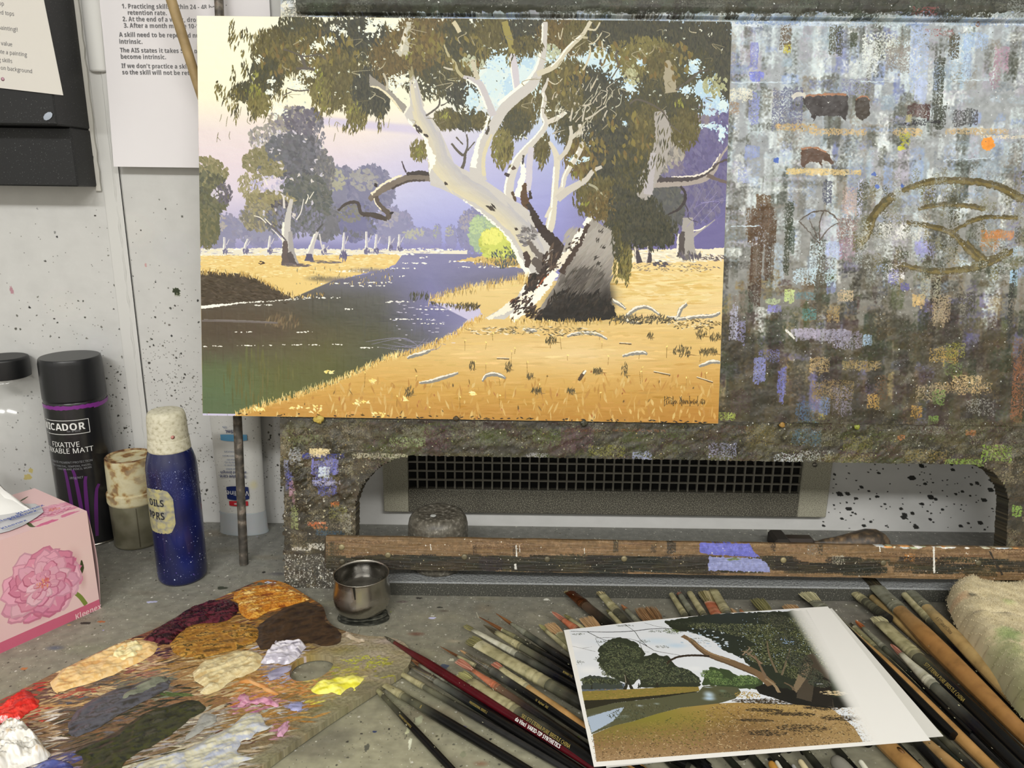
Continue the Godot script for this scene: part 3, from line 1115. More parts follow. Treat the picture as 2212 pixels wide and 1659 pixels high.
func meadow_details(c: Canvas):
	edge_grass(c, [508,896,560,879,640,856,700,835,780,800,836,774,884,764,942,742,985,722,1012,700,1046,684],900, hx("e2bd72 d2aa5c efd390 b58f4c ecd08a d9b264"), 11,1.7)
	edge_grass(c, [560, 870, 640, 848, 720, 826, 800, 788, 880, 758], 90, hx("f4e39a f7eaa8 e8cf80"), 12, 1.4)
	edge_grass(c, [925, 650, 990, 630, 1050, 616, 1120, 604, 1140, 604], 260, hx("e6c982 d0ab60 efd796 a58c58"), 16, 1.8)
	edge_grass(c, [930, 655, 980, 660, 1032, 664], 70, hx("3e3c30 57503a 8c7a4c"), 9, 1.8)
	c.dabs(905, 640, 22, 9, 40, hx("46483c 5a5a48 6e6a58"), 12, 2, -85, 20)
	c.dabs(1010, 662, 28, 8, 70, hx("4a4436 5c523c 8a784c"), 9, 2.4, -80, 30)
	# seed heads and pale flowers
	for q in 46:
		var px := c.r.randf_range(560, 1540)
		var py := c.r.randf_range(700, 905)
		if py < 905.0 - (px - 500) * 0.355 + 6:
			continue
		var hh := c.r.randf_range(10, 34)
		c.stroke([px, py, 0.9, px + c.r.randf_range(-3, 3), py - hh, 0.7], c.vary(Color("8c6c34"), 0.08))
		c.dab(c.at(px + 1, py - hh), c.k * 6, c.k * 3, c.r.randf() * 3, c.vary(Color("f6e08a"), 0.05))
	for l in [[640,880,14,4],[685,884,22,9],[780,870,20,5],[820,896,24,5],[560,884,16,4],[630,905,18,4],[1020,850,10,4],[875,862,10,4],[800,822,12,3],[712,803,10,3]]:
		c.dabs(l[0], l[1], l[2], l[3], 12, hx("fae89a f6dc80 ffefb0"), 9, 4, 10, 60)
	for q in 60:
		var px := c.r.randf_range(600, 1540)
		var py := c.r.randf_range(800, 912)
		if py < 905.0 - (px - 500) * 0.355 + 20:
			continue
		c.dab(c.at(px, py), c.k * c.r.randf_range(5, 16), c.k * c.r.randf_range(2, 4), -PI / 2 + c.r.randf_range(-0.6, 0.6), c.vary(hx("ac7040 a46a3c b87e4a 7c6038 8e7040 6b5838")[c.r.randi() % 6], 0.03))
	# tufts
	for l in [[1350,800,8,16],[1475,758,22,12],[1515,720,12,10],[884,845,10,12],[1098,792,8,10],[1160,845,12,6],[1020,790,6,10],[1190,735,14,6],[1405,725,6,6],[1292,802,12,4],[1232,846,10,5],[1530,760,22,7],[1545,728,12,8],[1145,812,8,5]]:
		c.dabs(l[0], l[1], l[2], l[3], int(l[2] * 3.2), hx("5c5238 6b5e40 4a4430 7a6a48"), 10, 2, -85, 25)
		c.dab(c.at(l[0] + l[2] * 0.8, l[1] + l[3] * 0.7), c.k * l[2] * 1.8, c.k * 2.4, 0.1, Color("9a7c48"))
	# fallen branches
	for l in [[1385,700,1352,690,1372,668,1400,664,1425,680],[1440,685,1462,686,1470,668,1480,660,1484,656],[1225,727,1240,722,1262,719,1290,722,1312,733],[1352,668,1340,658,1330,652,1326,650,1324,648],[1042,824,1050,812,1066,808,1084,812,1092,818],[906,828,930,824,950,818,970,812,990,806],[1455,690,1480,688,1510,684,1540,682,1556,676],[880,774,895,768,910,764,922,760,930,757],[1345,770,1365,764,1380,762,1392,762,1398,766],[1130,712,1140,712,1150,714,1156,714,1160,716],[1510,792,1525,786,1535,782,1550,782,1556,784]]:
		var s1 := []
		var s2 := []
		for q in 5:
			s1.append_array([l[q * 2], l[q * 2 + 1], [4, 8, 9, 8, 4][q]])
			s2.append_array([l[q * 2] - 1, l[q * 2 + 1] - 2.5, [1.5, 3, 4, 3, 1.5][q]])
		c.stroke(s1, Color("8d8b84"), 0.7)
		c.stroke(s2, Color("f1ebdc"), 1.0)
	for l in [[1412,803,1448,810],[1073,774,1100,775],[1505,815,1540,826],[1338,741,1364,743]]:
		c.stroke([l[0], l[1], 3, l[2], l[3], 4], Color("6d5738"), 0.5)
		c.stroke([l[0], l[1] - 1.2, 1.6, l[2], l[3] - 1.4, 1.2], Color("f2e8cc"))
	c.stroke([1264, 802, 7, 1256, 812, 8, 1250, 822, 6], Color("5a4a38"), 0.8)
	c.stroke([1266, 800, 4, 1260, 808, 5], Color("f6f0e2"), 0.8)
	c.dabs(1190, 715, 120, 10, 160, hx("6e6248 e9dfc4 a08a58 57503e d9c694"), 9, 2.2, 5, 30)
	c.dabs(1060, 715, 60, 9, 70, hx("77694c efe4c8 a58f5c"), 9, 2.2, 0, 30)
	c.dabs(1500, 700, 60, 12, 110, hx("6a5c44 4f4636 e8dcb8 9a8250"), 9, 2.4, 0, 40)
	c.dabs(1390, 690, 70, 9, 170, hx("56503e 6a624c 453f32 7d7258"), 12, 2.4, -60, 60)
	for q in 70:       # dark chips along the bottom edge, where the panel met the ledge
		var px := c.r.randf_range(440, 1549)
		c.dab(c.at(px, 912 - (1549 - px) * 0.017 + c.r.randf_range(-3, 2)), c.k * c.r.randf_range(4, 12), c.k * 3, c.r.randf_range(-0.5, 0.5), c.vary(hx("3c2e24 57452c 2c2824 6a5634")[c.r.randi() % 4], 0.03))

# foliage masses: x, y, rx, ry, palette number, leaf angle
func masses(c: Canvas, l: Array, dens := 1.0, under := true):
	var pal := [hx("4b4931 434230 534f31 5a5537 474736"), hx("5e5632 524c2e 676038 595230 6c643e"), hx("414135 393a31 484738 4e4c39"), hx("736c3c 7c7444 857d4a 666038"), hx("8b8658 9a9468 7e7a50 a8a078"), hx("635430 6b5a34 574c2e 73633a")]
	for q in l.size() / 6:
		var x: float = l[q * 6]
		var y: float = l[q * 6 + 1]
		var rx: float = l[q * 6 + 2]
		var ry: float = l[q * 6 + 3]
		var p: Array = pal[l[q * 6 + 4]]
		if under:
			c.lump(x, y, rx * 0.8, ry * 0.8, p[0], 0.22)
		c.dabs(x, y, rx, ry, int(rx * ry * 0.24 * dens), p, 11, 4.4, l[q * 6 + 5], 26, 0.018)
		c.dabs(x, y, rx * 1.12, ry * 1.12, int((rx + ry) * 0.9 * dens), p, 12, 3.0, l[q * 6 + 5], 24, 0.02, 0.72)

func gum_foliage_back(c: Canvas):
	masses(c, [
		650,80,62,46,0,80,700,118,92,56,1,80,592,120,46,50,1,85,574,168,36,38,0,95,545,200,44,22,0,100,560,226,24,26,3,92,720,160,80,44,1,85,706,205,34,36,3,92,
		760,195,50,44,1,88,772,240,22,36,3,92,800,90,56,40,0,75,802,195,40,46,2,88,855,120,54,60,5,80,760,70,70,30,2,75,820,225,20,26,2,90,
		945,85,90,46,5,70,955,140,74,46,1,75,1010,90,70,50,0,75,1075,78,54,42,1,80,1110,95,40,40,1,88,1150,72,60,36,2,80,925,170,50,40,0,78,900,95,46,56,5,80,
		1225,78,60,40,5,78,1290,75,70,40,1,80,1370,78,90,42,2,82,1460,82,90,48,2,82,1545,100,42,70,2,84,1572,150,20,70,2,88,1390,128,70,44,3,80,1440,165,50,60,1,82,1500,150,40,40,0,82,
		1000,205,34,26,2,75,998,258,54,22,0,65,965,258,26,20,1,70,1040,262,20,16,1,75,905,325,18,20,3,92,
		1130,235,36,42,1,88,1110,270,34,30,0,88,1085,320,22,38,3,92,1170,320,18,30,1,92,1225,170,54,40,1,80,1200,215,40,50,1,85,
		1290,190,62,44,2,75,1310,250,78,60,2,80,1350,310,66,66,0,86,1250,270,50,50,0,85,1270,340,50,46,5,88,1330,390,60,60,2,88,1400,220,50,50,0,84,1400,300,36,70,1,86,
		1300,430,56,44,1,88,1360,440,46,60,2,90,1390,480,44,50,2,90,1335,490,28,60,0,92,1350,560,14,44,3,94,1420,500,40,36,2,88,1470,230,46,40,0,86,1480,280,30,40,1,88])
	# light falling through
	var sky := hx("f8f8e2 eef4ea e8f0e8")
	for l in [[692,100,18,15],[712,84,12,7],[662,124,14,7],[742,70,9,9],[668,158,18,9],[648,186,20,8],[640,178,10,8],[586,176,7,7],[800,62,20,18],[812,48,14,9],[850,55,12,10],[560,130,8,10],[602,240,18,16],[586,200,10,6],[870,100,7,9],[722,60,7,5],[868,170,24,14],[848,190,12,10]]:
		c.lump(l[0], l[1], l[2] * 0.6, l[3] * 0.6, c.vary(sky[0], 0.02), 0.4)
		c.dabs(l[0], l[1], l[2] * 1.3, l[3] * 1.3, int(l[2] * 2.2), sky, 6, 3.2, 60, 80, 0.02)
	var blue := hx("cfe6ef bfdbee d9ecef aecfea")
	for l in [[1065,170,34,46],[1085,130,30,20],[1020,215,20,30],[1100,190,20,30],[1140,130,22,20],[1190,120,16,16],[1290,118,22,20],[1312,138,26,22],[1330,160,16,18],[1362,190,16,18],[1385,133,9,9],[1500,150,18,14],[1500,134,12,6],[1520,190,22,26],[1480,196,14,10],[1545,210,16,22],[1562,230,16,16],[1560,285,10,18],[1535,272,20,7],[1272,303,12,12],[1240,345,14,8],[1265,343,8,5],[1350,268,5,7]]:
		c.lump(l[0], l[1], l[2] * 0.68, l[3] * 0.68, c.vary(blue[c.r.randi() % 3], 0.015), 0.4)
		c.dabs(l[0], l[1], l[2] * 1.25, l[3] * 1.25, int(l[2] * 2.0), blue, 6, 3.4, 60, 80, 0.02)
	for q in 150:
		c.dabs(c.r.randf_range(620, 1560), c.r.randf_range(50, 240), 3, 3, 2, hx("dfe4d4 c9d0c0 efeede b4bcae"), 5, 2.6, 60, 80)
	c.dabs(1020, 135, 26, 14, 60, hx("b9bfa4 c5cab0 a9ae92"), 10, 7, 70, 40)
	c.dabs(1185, 112, 24, 16, 60, hx("b7bd9e c3c8ac a3a98a"), 9, 6, 70, 40)
	c.dabs(1365, 165, 16, 22, 50, hx("b3b48c c0c09a a2a27c"), 9, 6, 80, 40)
	c.dabs(1545, 185, 26, 24, 70, hx("a9ac84 b6b892 98986e"), 10, 6, 80, 40)
	# pale mid trunk seen through the leaves
	c.stroke([1442, 130, 8, 1446, 165, 24, 1450, 200, 26], Color("a89f86"), 1.5)
	c.stroke([1425,240,24,1432,290,34,1424,340,34,1402,385,36,1392,410,38,1396,432,14], Color("aba5a0"), 1.5)
	c.stroke([1412, 330, 12, 1404, 380, 18, 1400, 420, 20], Color("b9b4b8"), 1.2)
	c.dabs(1420, 300, 30, 60, 60, hx("5c5838 6a6440 4c4a3a"), 16, 3, 95, 20)

func gum_trunks(c: Canvas):
	var mid := Color("cbc7c2")
	var warm := Color("dcd3b4")
	var light := Color("fdf9ec")
	# trunks going up into the leaves
	c.poly([877,47,889,47,886,75,884,100,881,124,863,122,852,108,862,106,868,80,874,62], Color("c6c3b2"), 0.6)
	c.poly([876, 62, 868, 82, 864, 110, 868, 112, 876, 84], Color("e2ddca"), 0.5)
	c.stroke([979, 47, 9, 987, 58, 9, 993, 70, 9], Color("d3c9a8"), 0.5)
	c.stroke([1090, 46, 12, 1096, 70, 15, 1106, 100, 14, 1108, 118, 14], Color("9a8f4e"), 1.0)
	c.poly([1098,115,1113,116,1120,150,1123,185,1112,196,1106,170,1101,142], Color("cfcad2"), 0.5)
	c.stroke([1100, 120, 3, 1104, 150, 3, 1110, 192, 2.4], light, 0.4)
	c.stroke([884, 130, 8, 888, 155, 10, 892, 180, 13], Color("98906a"), 0.8)
	c.stroke([893, 172, 13, 897, 200, 22, 902, 232, 30], Color("cac5ba"), 0.5)
	# left bough
	c.poly([798,160,812,172,840,192,862,214,879,230,872,244,866,240,842,211,818,192,798,187], Color("98938a"), 0.8)
	c.stroke([800,187,3,818,190,4,842,209,5,858,228,4,868,242,3], Color("e9e0bf"), 0.8)
	c.stroke([836, 195, 5, 836, 178, 5, 828, 158, 3.5], Color("c2bba6"), 0.4)
	# dark bough reaching left over the water
	c.stroke([930,384,16,905,382,19,880,386,17,850,398,15,825,410,13,806,424,15,798,432,9], Color("7a6f63"), 0.8)
	c.stroke([930, 376, 8, 905, 373, 9, 878, 376, 6], Color("3e3632"), 1.2)
	c.stroke([918, 390, 4, 880, 392, 4, 846, 408, 4], Color("4c423c"), 1.4)
	c.stroke([868, 378, 4, 846, 388, 5, 822, 402, 5, 802, 420, 5], Color("f1e7cb"), 1.4)
	c.stroke([877, 372, 4, 872, 360, 3, 868, 348, 2], Color("4a4048"), 0.4)
	c.stroke([812,424,12,816,438,10,826,450,11,840,462,12,836,474,9], Color("5d5248"), 1.0)
	c.stroke([836, 474, 9, 818, 470, 8, 800, 465, 7, 784, 466, 5], Color("4e453e"), 1.0)
	c.stroke([808, 428, 2.5, 812, 440, 2.5, 824, 454, 2.5], Color("efe5cc"), 0.6)
	c.dab(c.at(812, 400), c.k * 11, c.k * 8, 1, Color("332c2a"))
	c.dab(c.at(846, 460), c.k * 11, c.k * 6, -0.4, Color("332c2a"))
	# second trunk and its limbs
	c.stroke([1178,47,10,1177,80,10,1174,110,12,1166,150,16,1150,182,20,1118,208,22,1090,234,22,1072,262,22,1056,292,20,1040,325,24,1030,360,30,1034,392,36], mid, 0.5)
	c.stroke([1172,50,3,1170,95,4,1160,140,5,1140,172,6,1108,198,6,1076,226,6], light, 0.6)
	c.stroke([1056,250,6,1046,280,6,1034,305,7,1028,330,10,1022,362,14], light, 1.5)
	c.stroke([1062, 290, 5, 1050, 320, 8, 1044, 350, 8, 1046, 380, 8], Color("d9d0b0"), 0.8)
	c.stroke([1056, 272, 3, 1054, 282, 8, 1050, 290, 5], Color("4f483c"), 1.0)
	c.stroke([1066,250,16,1054,222,16,1044,196,15,1034,178,12,1016,170,9,1000,166,7], Color("c8c3c6"), 0.5)
	c.stroke([1052, 236, 4, 1040, 206, 4, 1030, 186, 4, 1008, 171, 3], light, 0.8)
	c.stroke([1032, 172, 11, 1025, 150, 10, 1021, 128, 8], Color("cac3ac"), 0.5)
	c.stroke([1000,166,7,988,152,6,982,136,7,970,122,5,958,94,3], Color("b8b088"), 0.5)
	c.stroke([982, 150, 5, 970, 149, 4, 958, 145, 3], Color("c9c3b0"))
	c.stroke([1160,160,12,1185,150,12,1205,137,12,1218,116,11,1236,96,10,1256,78,9,1268,60,8,1276,46,8], Color("d2cbb4"), 0.5)
	c.stroke([1190, 144, 3, 1208, 126, 3, 1226, 102, 3, 1254, 76, 3], light, 0.5)
	c.stroke([1258, 80, 6, 1270, 82, 4], Color("bdb596"))
	for l in [[1268,62,5,1286,64,4,1296,48,3],[1272,95,3,1284,92,3,1294,80,2.4,1300,70,2],[1274,98,3,1275,115,4,1268,135,4,1260,150,4,1250,158,4],[1300,88,3,1302,110,3,1300,125,3],[1206,70,2,1210,85,2,1216,60,2],[1182,172,3,1200,182,2,1215,170,2]]:
		c.stroke(l, Color("cfc7ac"), 0.4)
	# curling limbs
	c.stroke([1184,168,3,1181,180,6,1173,198,8,1177,214,9,1173,234,10,1173,250,11,1180,266,12,1170,285,12,1155,303,13,1138,322,13,1120,345,15,1107,372,18,1100,400,20,1099,422,20,1104,438,15], Color("d2cdc4"), 0.5)
	c.stroke([1173,200,3,1173,216,3,1169,236,3,1170,252,3,1174,268,3,1158,292,3,1132,318,3,1110,345,4,1098,375,4,1091,405,4,1092,428,4], light, 0.7)
	c.stroke([1182, 264, 10, 1198, 258, 10, 1212, 250, 9, 1222, 242, 8], Color("d9d3c6"), 0.5)
	c.stroke([1090, 375, 6, 1100, 380, 8], Color("4a4044"), 0.5)
	c.stroke([1112, 360, 8, 1106, 366, 6], Color("5c4a3c"), 1)
	c.stroke([1098, 440, 2, 1108, 444, 3, 1113, 432, 6, 1106, 414, 6], Color("57442f"), 1)
	c.stroke([1148, 318, 12, 1144, 350, 14, 1142, 390, 14, 1138, 415, 14], Color("cfcad4"), 0.5)
	c.stroke([1128, 350, 8, 1130, 375, 11, 1124, 400, 13, 1117, 425, 14], light, 1.5)
	c.stroke([1131, 335, 4, 1129, 355, 4], Color("3c342c"), 0.8)
	c.stroke([1134, 395, 6, 1132, 415, 14, 1134, 435, 18, 1144, 450, 14], Color("5e4630"), 1.8)
	c.stroke([1144, 412, 5, 1146, 430, 7], Color("3a2e28"), 1.4)
	# slim limbs on the right
	c.stroke([1184,500,20,1190,478,20,1196,440,15,1199,400,14,1203,360,13,1202,338,13,1194,318,9,1186,306,6], Color("d8d2c0"), 0.5)
	c.stroke([1180, 498, 5, 1190, 455, 4, 1194, 410, 4, 1197, 360, 4], light, 0.7)
	c.stroke([1206,345,9,1220,330,10,1230,312,10,1234,290,8,1232,272,7], Color("d0cabc"), 0.5)
	c.stroke([1200,432,12,1214,405,11,1220,380,11,1234,356,11,1250,330,11,1258,308,12,1255,285,9,1252,268,7], Color("d6d0c4"), 0.5)
	c.stroke([1258, 312, 8, 1272, 300, 7, 1290, 308, 5], Color("cac3b4"))
	c.stroke([1232, 300, 8, 1250, 286, 9, 1266, 276, 8, 1282, 270, 6], Color("cfc8b8"), 0.4)
	c.stroke([1204,430,16,1226,412,16,1250,398,14,1268,386,11,1280,370,9,1300,360,7], Color("cdc7bc"), 0.5)
	c.stroke([1214, 404, 3, 1217, 382, 3, 1232, 352, 3, 1248, 326, 3], light, 0.6)
	c.stroke([1272,398,5,1288,406,5,1292,420,4,1286,442,4,1292,458,3,1305,480,2], Color("a8a488"))
	c.stroke([1290, 412, 4, 1308, 424, 4, 1318, 445, 3, 1320, 470, 2], Color("a8a488"))
	c.stroke([1178, 470, 5, 1190, 448, 8], Color("ddd7c6"))
	for q in 60:      # bare twigs
		var x := c.r.randf_range(1190, 1330)
		var y := c.r.randf_range(190, 300)
		c.stroke([x, y, 2.6, x + c.r.randf_range(-4, 12), y - c.r.randf_range(6, 16), 1.6, x + c.r.randf_range(-6, 22), y - c.r.randf_range(14, 30), 0.8], c.vary(Color("c2bba6"), 0.06))
	for l in [[1232,262,4,1236,240,4,1242,222,5,1252,212,5,1258,200,3],[1242,222,4,1262,228,4,1278,224,2],[1236,215,4,1246,200,3,1254,186,1.5],[1258,262,4,1262,240,3,1268,226,2],[1264,258,4,1280,250,4,1296,238,3,1310,228,2],[1302,264,5,1306,250,4,1312,238,2],[1304,264,4,1314,256,3]]:
		c.stroke(l, Color("c6bfae"), 0.3)
	# the leaning trunk
	c.poly([885,177,885,200,886,228,874,247,880,260,900,278,916,296,923,318,925,340,925,364,929,391,930,400,954,408,981,421,1008,437,1035,456,1062,479,1089,502,1107,528,1122,558,1134,586,1134,612,1118,640,1080,668,1046,688,1090,690,1150,640,1195,600,1222,545,1206,524,1180,508,1161,501,1154,478,1143,456,1125,441,1107,432,1082,413,1053,393,1017,373,999,364,981,353,974,335,964,312,950,282,937,260,916,240,908,203,898,177], mid, 0.4)
	# broad tones down it
	for q in 900:
		var u := c.r.randf()
		var ax := lerpf(905, 1150, u)
		var pts := [[895,190],[905,245],[935,300],[950,350],[985,392],[1040,425],[1090,460],[1130,500],[1155,545]]
		var f := u * 7.99
		var g: Array = pts[int(f)]
		var g2: Array = pts[int(f) + 1]
		var x := lerpf(g[0], g2[0], f - int(f))
		var y := lerpf(g[1], g2[1], f - int(f))
		var side := c.r.randf_range(-1, 1)
		var hw: float = [8, 16, 22, 26, 24, 22, 24, 26, 26][int(f)]
		var dirv := Vector2(g2[0] - g[0], g2[1] - g[1]).normalized()
		var pv := Vector2(x, y) + Vector2(dirv.y, -dirv.x) * side * hw * 0.8
		var col := warm.lerp(Color("bdbbc0"), clampf(side * 0.5 + 0.5, 0, 1))
		c.dab(c.at(pv.x, pv.y), c.k * c.r.randf_range(26, 60), c.k * c.r.randf_range(4, 8), dirv.angle() + c.r.randf_range(-0.08, 0.08), c.vary(col, 0.008))
	c.stroke([880,258,3,902,280,5,918,300,6,926,322,10,932,340,18,934,350,14,930,362,6,928,374,3], light, 2.0)
	c.stroke([1000,432,2,1040,460,3,1090,505,4,1110,535,8,1124,565,10,1140,590,14,1142,612,14,1128,636,14], light, 2.0)
	for l in [[899,273,8],[906,281,14],[920,293,8],[1062,448,18],[963,397,6],[1115,494,6]]:
		c.dabs(l[0], l[1], l[2] * 0.4, l[2] * 0.3, 8, hx("4a4038 3a322c"), l[2], 4, 40, 25)
	c.dabs(1140, 510, 22, 22, 60, hx("8a8686 6d6868 a5a1a0"), 12, 6, 30, 40)
	c.stroke([1150, 560, 12, 1168, 575, 26, 1180, 590, 30], Color("5f5650"), 2)
	c.stroke([1150, 590, 14, 1152, 606, 26, 1140, 630, 22], Color("433a34"), 2)
	c.stroke([1132, 545, 10, 1140, 560, 12, 1138, 578, 8], Color("4e403a"), 2)
	c.stroke([1140, 520, 10, 1160, 545, 12, 1175, 560, 14], Color("6e6660"), 2)
	# dark seam between the trunks
	c.stroke([1140,440,8,1152,462,13,1164,486,18,1186,512,22,1206,534,24,1200,560,26,1184,585,26,1160,615,24,1130,645,16], Color("3b302b"), 2.2)
	c.dabs(1190, 560, 18, 30, 60, hx("57483c 2e2622 6a5a4c 463a34"), 14, 5, 120, 30)
	c.dabs(1160, 612, 24, 18, 50, hx("3a302a 2c2622 54443a"), 16, 6, 130, 30)
	c.stroke([1185, 592, 3, 1172, 606, 4, 1160, 622, 3], Color("9a5434"), 1)
	# standing trunk at the right
	c.poly([1276,470,1300,486,1322,500,1334,530,1326,562,1318,585,1318,625,1322,655,1332,688,1200,692,1150,690,1170,660,1200,615,1216,575,1240,535,1255,500], Color("9d978f"), 0.8)
	for q in 700:
		var y := c.r.randf_range(500, 610)
		var x := c.r.randf_range(1225 - (y - 500) * 0.1, 1318)
		c.dab(c.at(x, y), c.k * c.r.randf_range(16, 44), c.k * c.r.randf_range(2.5, 5), 2.2 + c.r.randf_range(-0.18, 0.18), c.vary(Color("a9a39b").lerp(Color("6b6560"), clampf((y - 530) / 90.0 - (x - 1240) * 0.003, 0, 1)), 0.02))
	c.soft(1262, 640, 100, 66, Color("2d2926"), 0.95)
	c.soft(1240, 660, 90, 50, Color("2a2623"), 0.95)
	c.soft(1310, 650, 30, 60, Color("2b2724"), 0.85)
	c.soft(1288, 622, 28, 26, Color("8b857e"), 0.5)
	c.poly([1150,692,1180,662,1215,645,1260,652,1300,646,1326,660,1334,690,1240,696], Color("2a2723"), 1.5)
	c.dabs(1250, 655, 70, 30, 200, hx("2c2824 322d28 262421 3a332c"), 20, 5, 110, 40)
	c.dabs(1262, 606, 40, 24, 140, hx("57514b 6f6962 4a453f 625c56"), 30, 4, 128, 10)
	for l in [[1288, 558], [1294, 572], [1290, 520], [1302, 535], [1298, 500]]:
		c.dabs(l[0], l[1], 5, 5, 5, hx("3d3832 4a443e"), 10, 2.6, 130, 30)
	# lit edge of bark
	c.stroke([1280, 462, 4, 1272, 474, 10, 1262, 488, 10], light, 2)
	c.stroke([1262, 496, 12, 1254, 508, 20, 1244, 522, 17, 1238, 532, 8], light, 1.5)
	c.stroke([1236, 536, 6, 1222, 552, 10, 1210, 570, 14, 1202, 580, 8], Color("eee6d4"), 2.4)
	c.stroke([1272,484,8,1258,512,9,1244,540,10,1226,566,12,1212,590,14], Color("4a3c34"), 2.5)
	c.stroke([1200,588,14,1190,602,18,1176,620,18,1160,638,22,1142,656,24,1122,674,20,1104,690,14], light, 2.6)
	c.stroke([1150,630,8,1130,646,14,1104,660,16,1080,676,12,1052,688,6], Color("f4ecd8"), 2.6)
	c.dabs(1126, 656, 24, 14, 60, hx("4a3b34 6b4a3c 3a2e2a"), 12, 4, 140, 25)
	c.dabs(1150, 674, 20, 14, 50, hx("40352e 5c4c40 33291f"), 12, 4, 140, 30)
	for q in 80:
		var u := c.r.randf()
		c.dab(c.at(lerpf(1262,1110, u) + c.r.randf_range(-8,8), lerpf(500,684, u) + c.r.randf_range(-8,8)), c.k * c.r.randf_range(5,12), c.k * c.r.randf_range(2,5), 2.3 + c.r.randf_range(-0.6,0.6), c.vary(hx("fdf9ec 3f342c efe7d4 5c4c40")[c.r.randi() % 4],0.02))
	# roots and grass at the foot
	edge_grass(c, [1100, 694, 1200, 698, 1330, 694, 1345, 690], 240, hx("dfbd70 a88a4c 5c5034 efd390 c9a458"), 11, 1.8)

func gum_foliage_front(c: Canvas):
	masses(c, [1140,100,30,20,1,85,1235,205,24,30,1,88,1310,300,50,40,2,86,1365,370,34,50,0,88,1300,445,34,30,5,90,1345,460,30,50,2,92,1340,520,18,40,0,92,1400,470,30,40,2,88,860,140,26,16,5,80,1380,500,36,34,2,88],0.9, false)
	# warm and green lights on the leaf masses
	for l in [[705,110,70,40,60],[600,130,36,40,30],[900,90,60,40,50],[1000,110,60,40,40],[1230,180,46,36,40],[1270,340,40,50,40],[1440,130,60,40,30],[1320,120,40,30,20],[1350,300,60,60,40]]:
		c.dabs(l[0], l[1], l[2], l[3], l[4], hx("7c7040 84783e 756b3a 7a6638"), 16, 7, 80, 30, 0.02)
	for l in [[548,198,26,12],[556,164,12,14],[548,186,14,8],[762,248,12,14],[770,228,8,10],[700,212,14,24],[688,170,16,24],[960,250,14,8],[1080,330,14,30],[905,330,12,12],[1264,440,8,12],[1240,378,6,8],[884,120,8,10],[1470,225,12,10]]:
		c.dabs(l[0], l[1], l[2], l[3], int(l[2] * 0.9), hx("7f7f38 8c8d3e 757632 9a994a"), 10, 3.4, 95, 30, 0.03)
	# hanging sprays
	for l in [[500,70,8,22],[505,88,12,18],[530,75,12,14],[522,118,5,8],[470,195,6,20],[483,200,12,14],[503,165,6,22],[528,150,8,20],[495,222,16,18],[512,205,20,12],[508,245,8,24],[545,235,12,34],[690,230,16,26],[712,225,10,20],[760,262,14,30],[785,262,8,26],[820,262,10,20],[565,78,10,14],[548,95,12,20],[1100,330,10,34],[1086,345,6,26],[1168,345,8,24],[1330,590,8,30],[1356,590,8,30],[1350,570,12,36],[604,205,16,20],[1040,115,14,20],[1100,125,8,20],[745,275,6,12]]:
		c.dabs(l[0], l[1], l[2], l[3], int((l[2] + l[3]) * 0.75), hx("5a522c 6d6434 7c7440 8a7e48 4a4630"), 13, 2.8, 96, 22, 0.03)
	# black specks and twigs
	for q in 70:
		c.dab(c.at(c.r.randf_range(600, 1100), c.r.randf_range(60, 180)), c.k * 4, c.k * 2.2, c.r.randf() * 3, Color("33301f"))
	for q in 80:
		var x := c.r.randf_range(620, 1560)
		var y := c.r.randf_range(70, 280)
		c.stroke([x, y, 2.2, x + c.r.randf_range(-16, 16), y - c.r.randf_range(2, 14), 1.6, x + c.r.randf_range(-28, 28), y - c.r.randf_range(2, 22), 0.8], c.vary(hx("a49c7c 8c8466 b8b094 6d6648")[c.r.randi() % 4], 0.03))
	for l in [[612,106,4,630,112,3,645,118,3,662,122,3,690,118,4,704,128,4],[620,190,2,634,195,3,650,196,3,668,194,3],[612,206,2,630,198,2],[650,120,6,656,135,7,662,148,6],[640,148,5,668,148,6,680,152,5],[920,250,4,935,240,4,948,228,4,950,212,3],[952,228,3,965,222,2,975,206,1.6],[975,310,4,1000,335,6,1010,315,4,1008,290,3],[1005,330,5,1003,350,6,998,364,7],[985,296,3,1000,312,3],[1010,325,3,1026,306,2.4],[1090,540,0,1090,540,0],[1360,225,3,1375,215,4,1400,222,4,1430,240,3,1450,270,2,1476,290,1.5],[1480,180,4,1500,165,5,1515,150,3],[1460,195,4,1478,180,3],[1500,160,3,1530,150,3],[1335,140,3,1330,120,4,1334,108,2],[1298,128,4,1296,140,5],[1320,170,3,1340,140,2]]:
		c.stroke(l, Color("5d564c"), 0.4)
	for q in 26:
		var x := c.r.randf_range(470, 830)
		var y := c.r.randf_range(225, 290)
		if x > 590 and x < 680:
			continue
		c.stroke([x, y, 1, x - 2, y + 10, 1.2, x + c.r.randf_range(-6, 6), y + c.r.randf_range(14, 24), 0.7], Color("7a7350"))
	# light glimpsed at the leaves' edge
	for l in [[905,180,14,14],[925,195,14,12],[936,205,12,10],[1000,240,16,6],[1175,295,6,10],[1185,235,8,8],[1130,300,8,10],[1210,245,12,10],[860,175,20,8]]:
		c.dabs(l[0], l[1], l[2], l[3], int(l[2] * 0.8), hx("f0f0e0 dfe6e0 e8e8d0"), 6, 3.4, 70, 70)

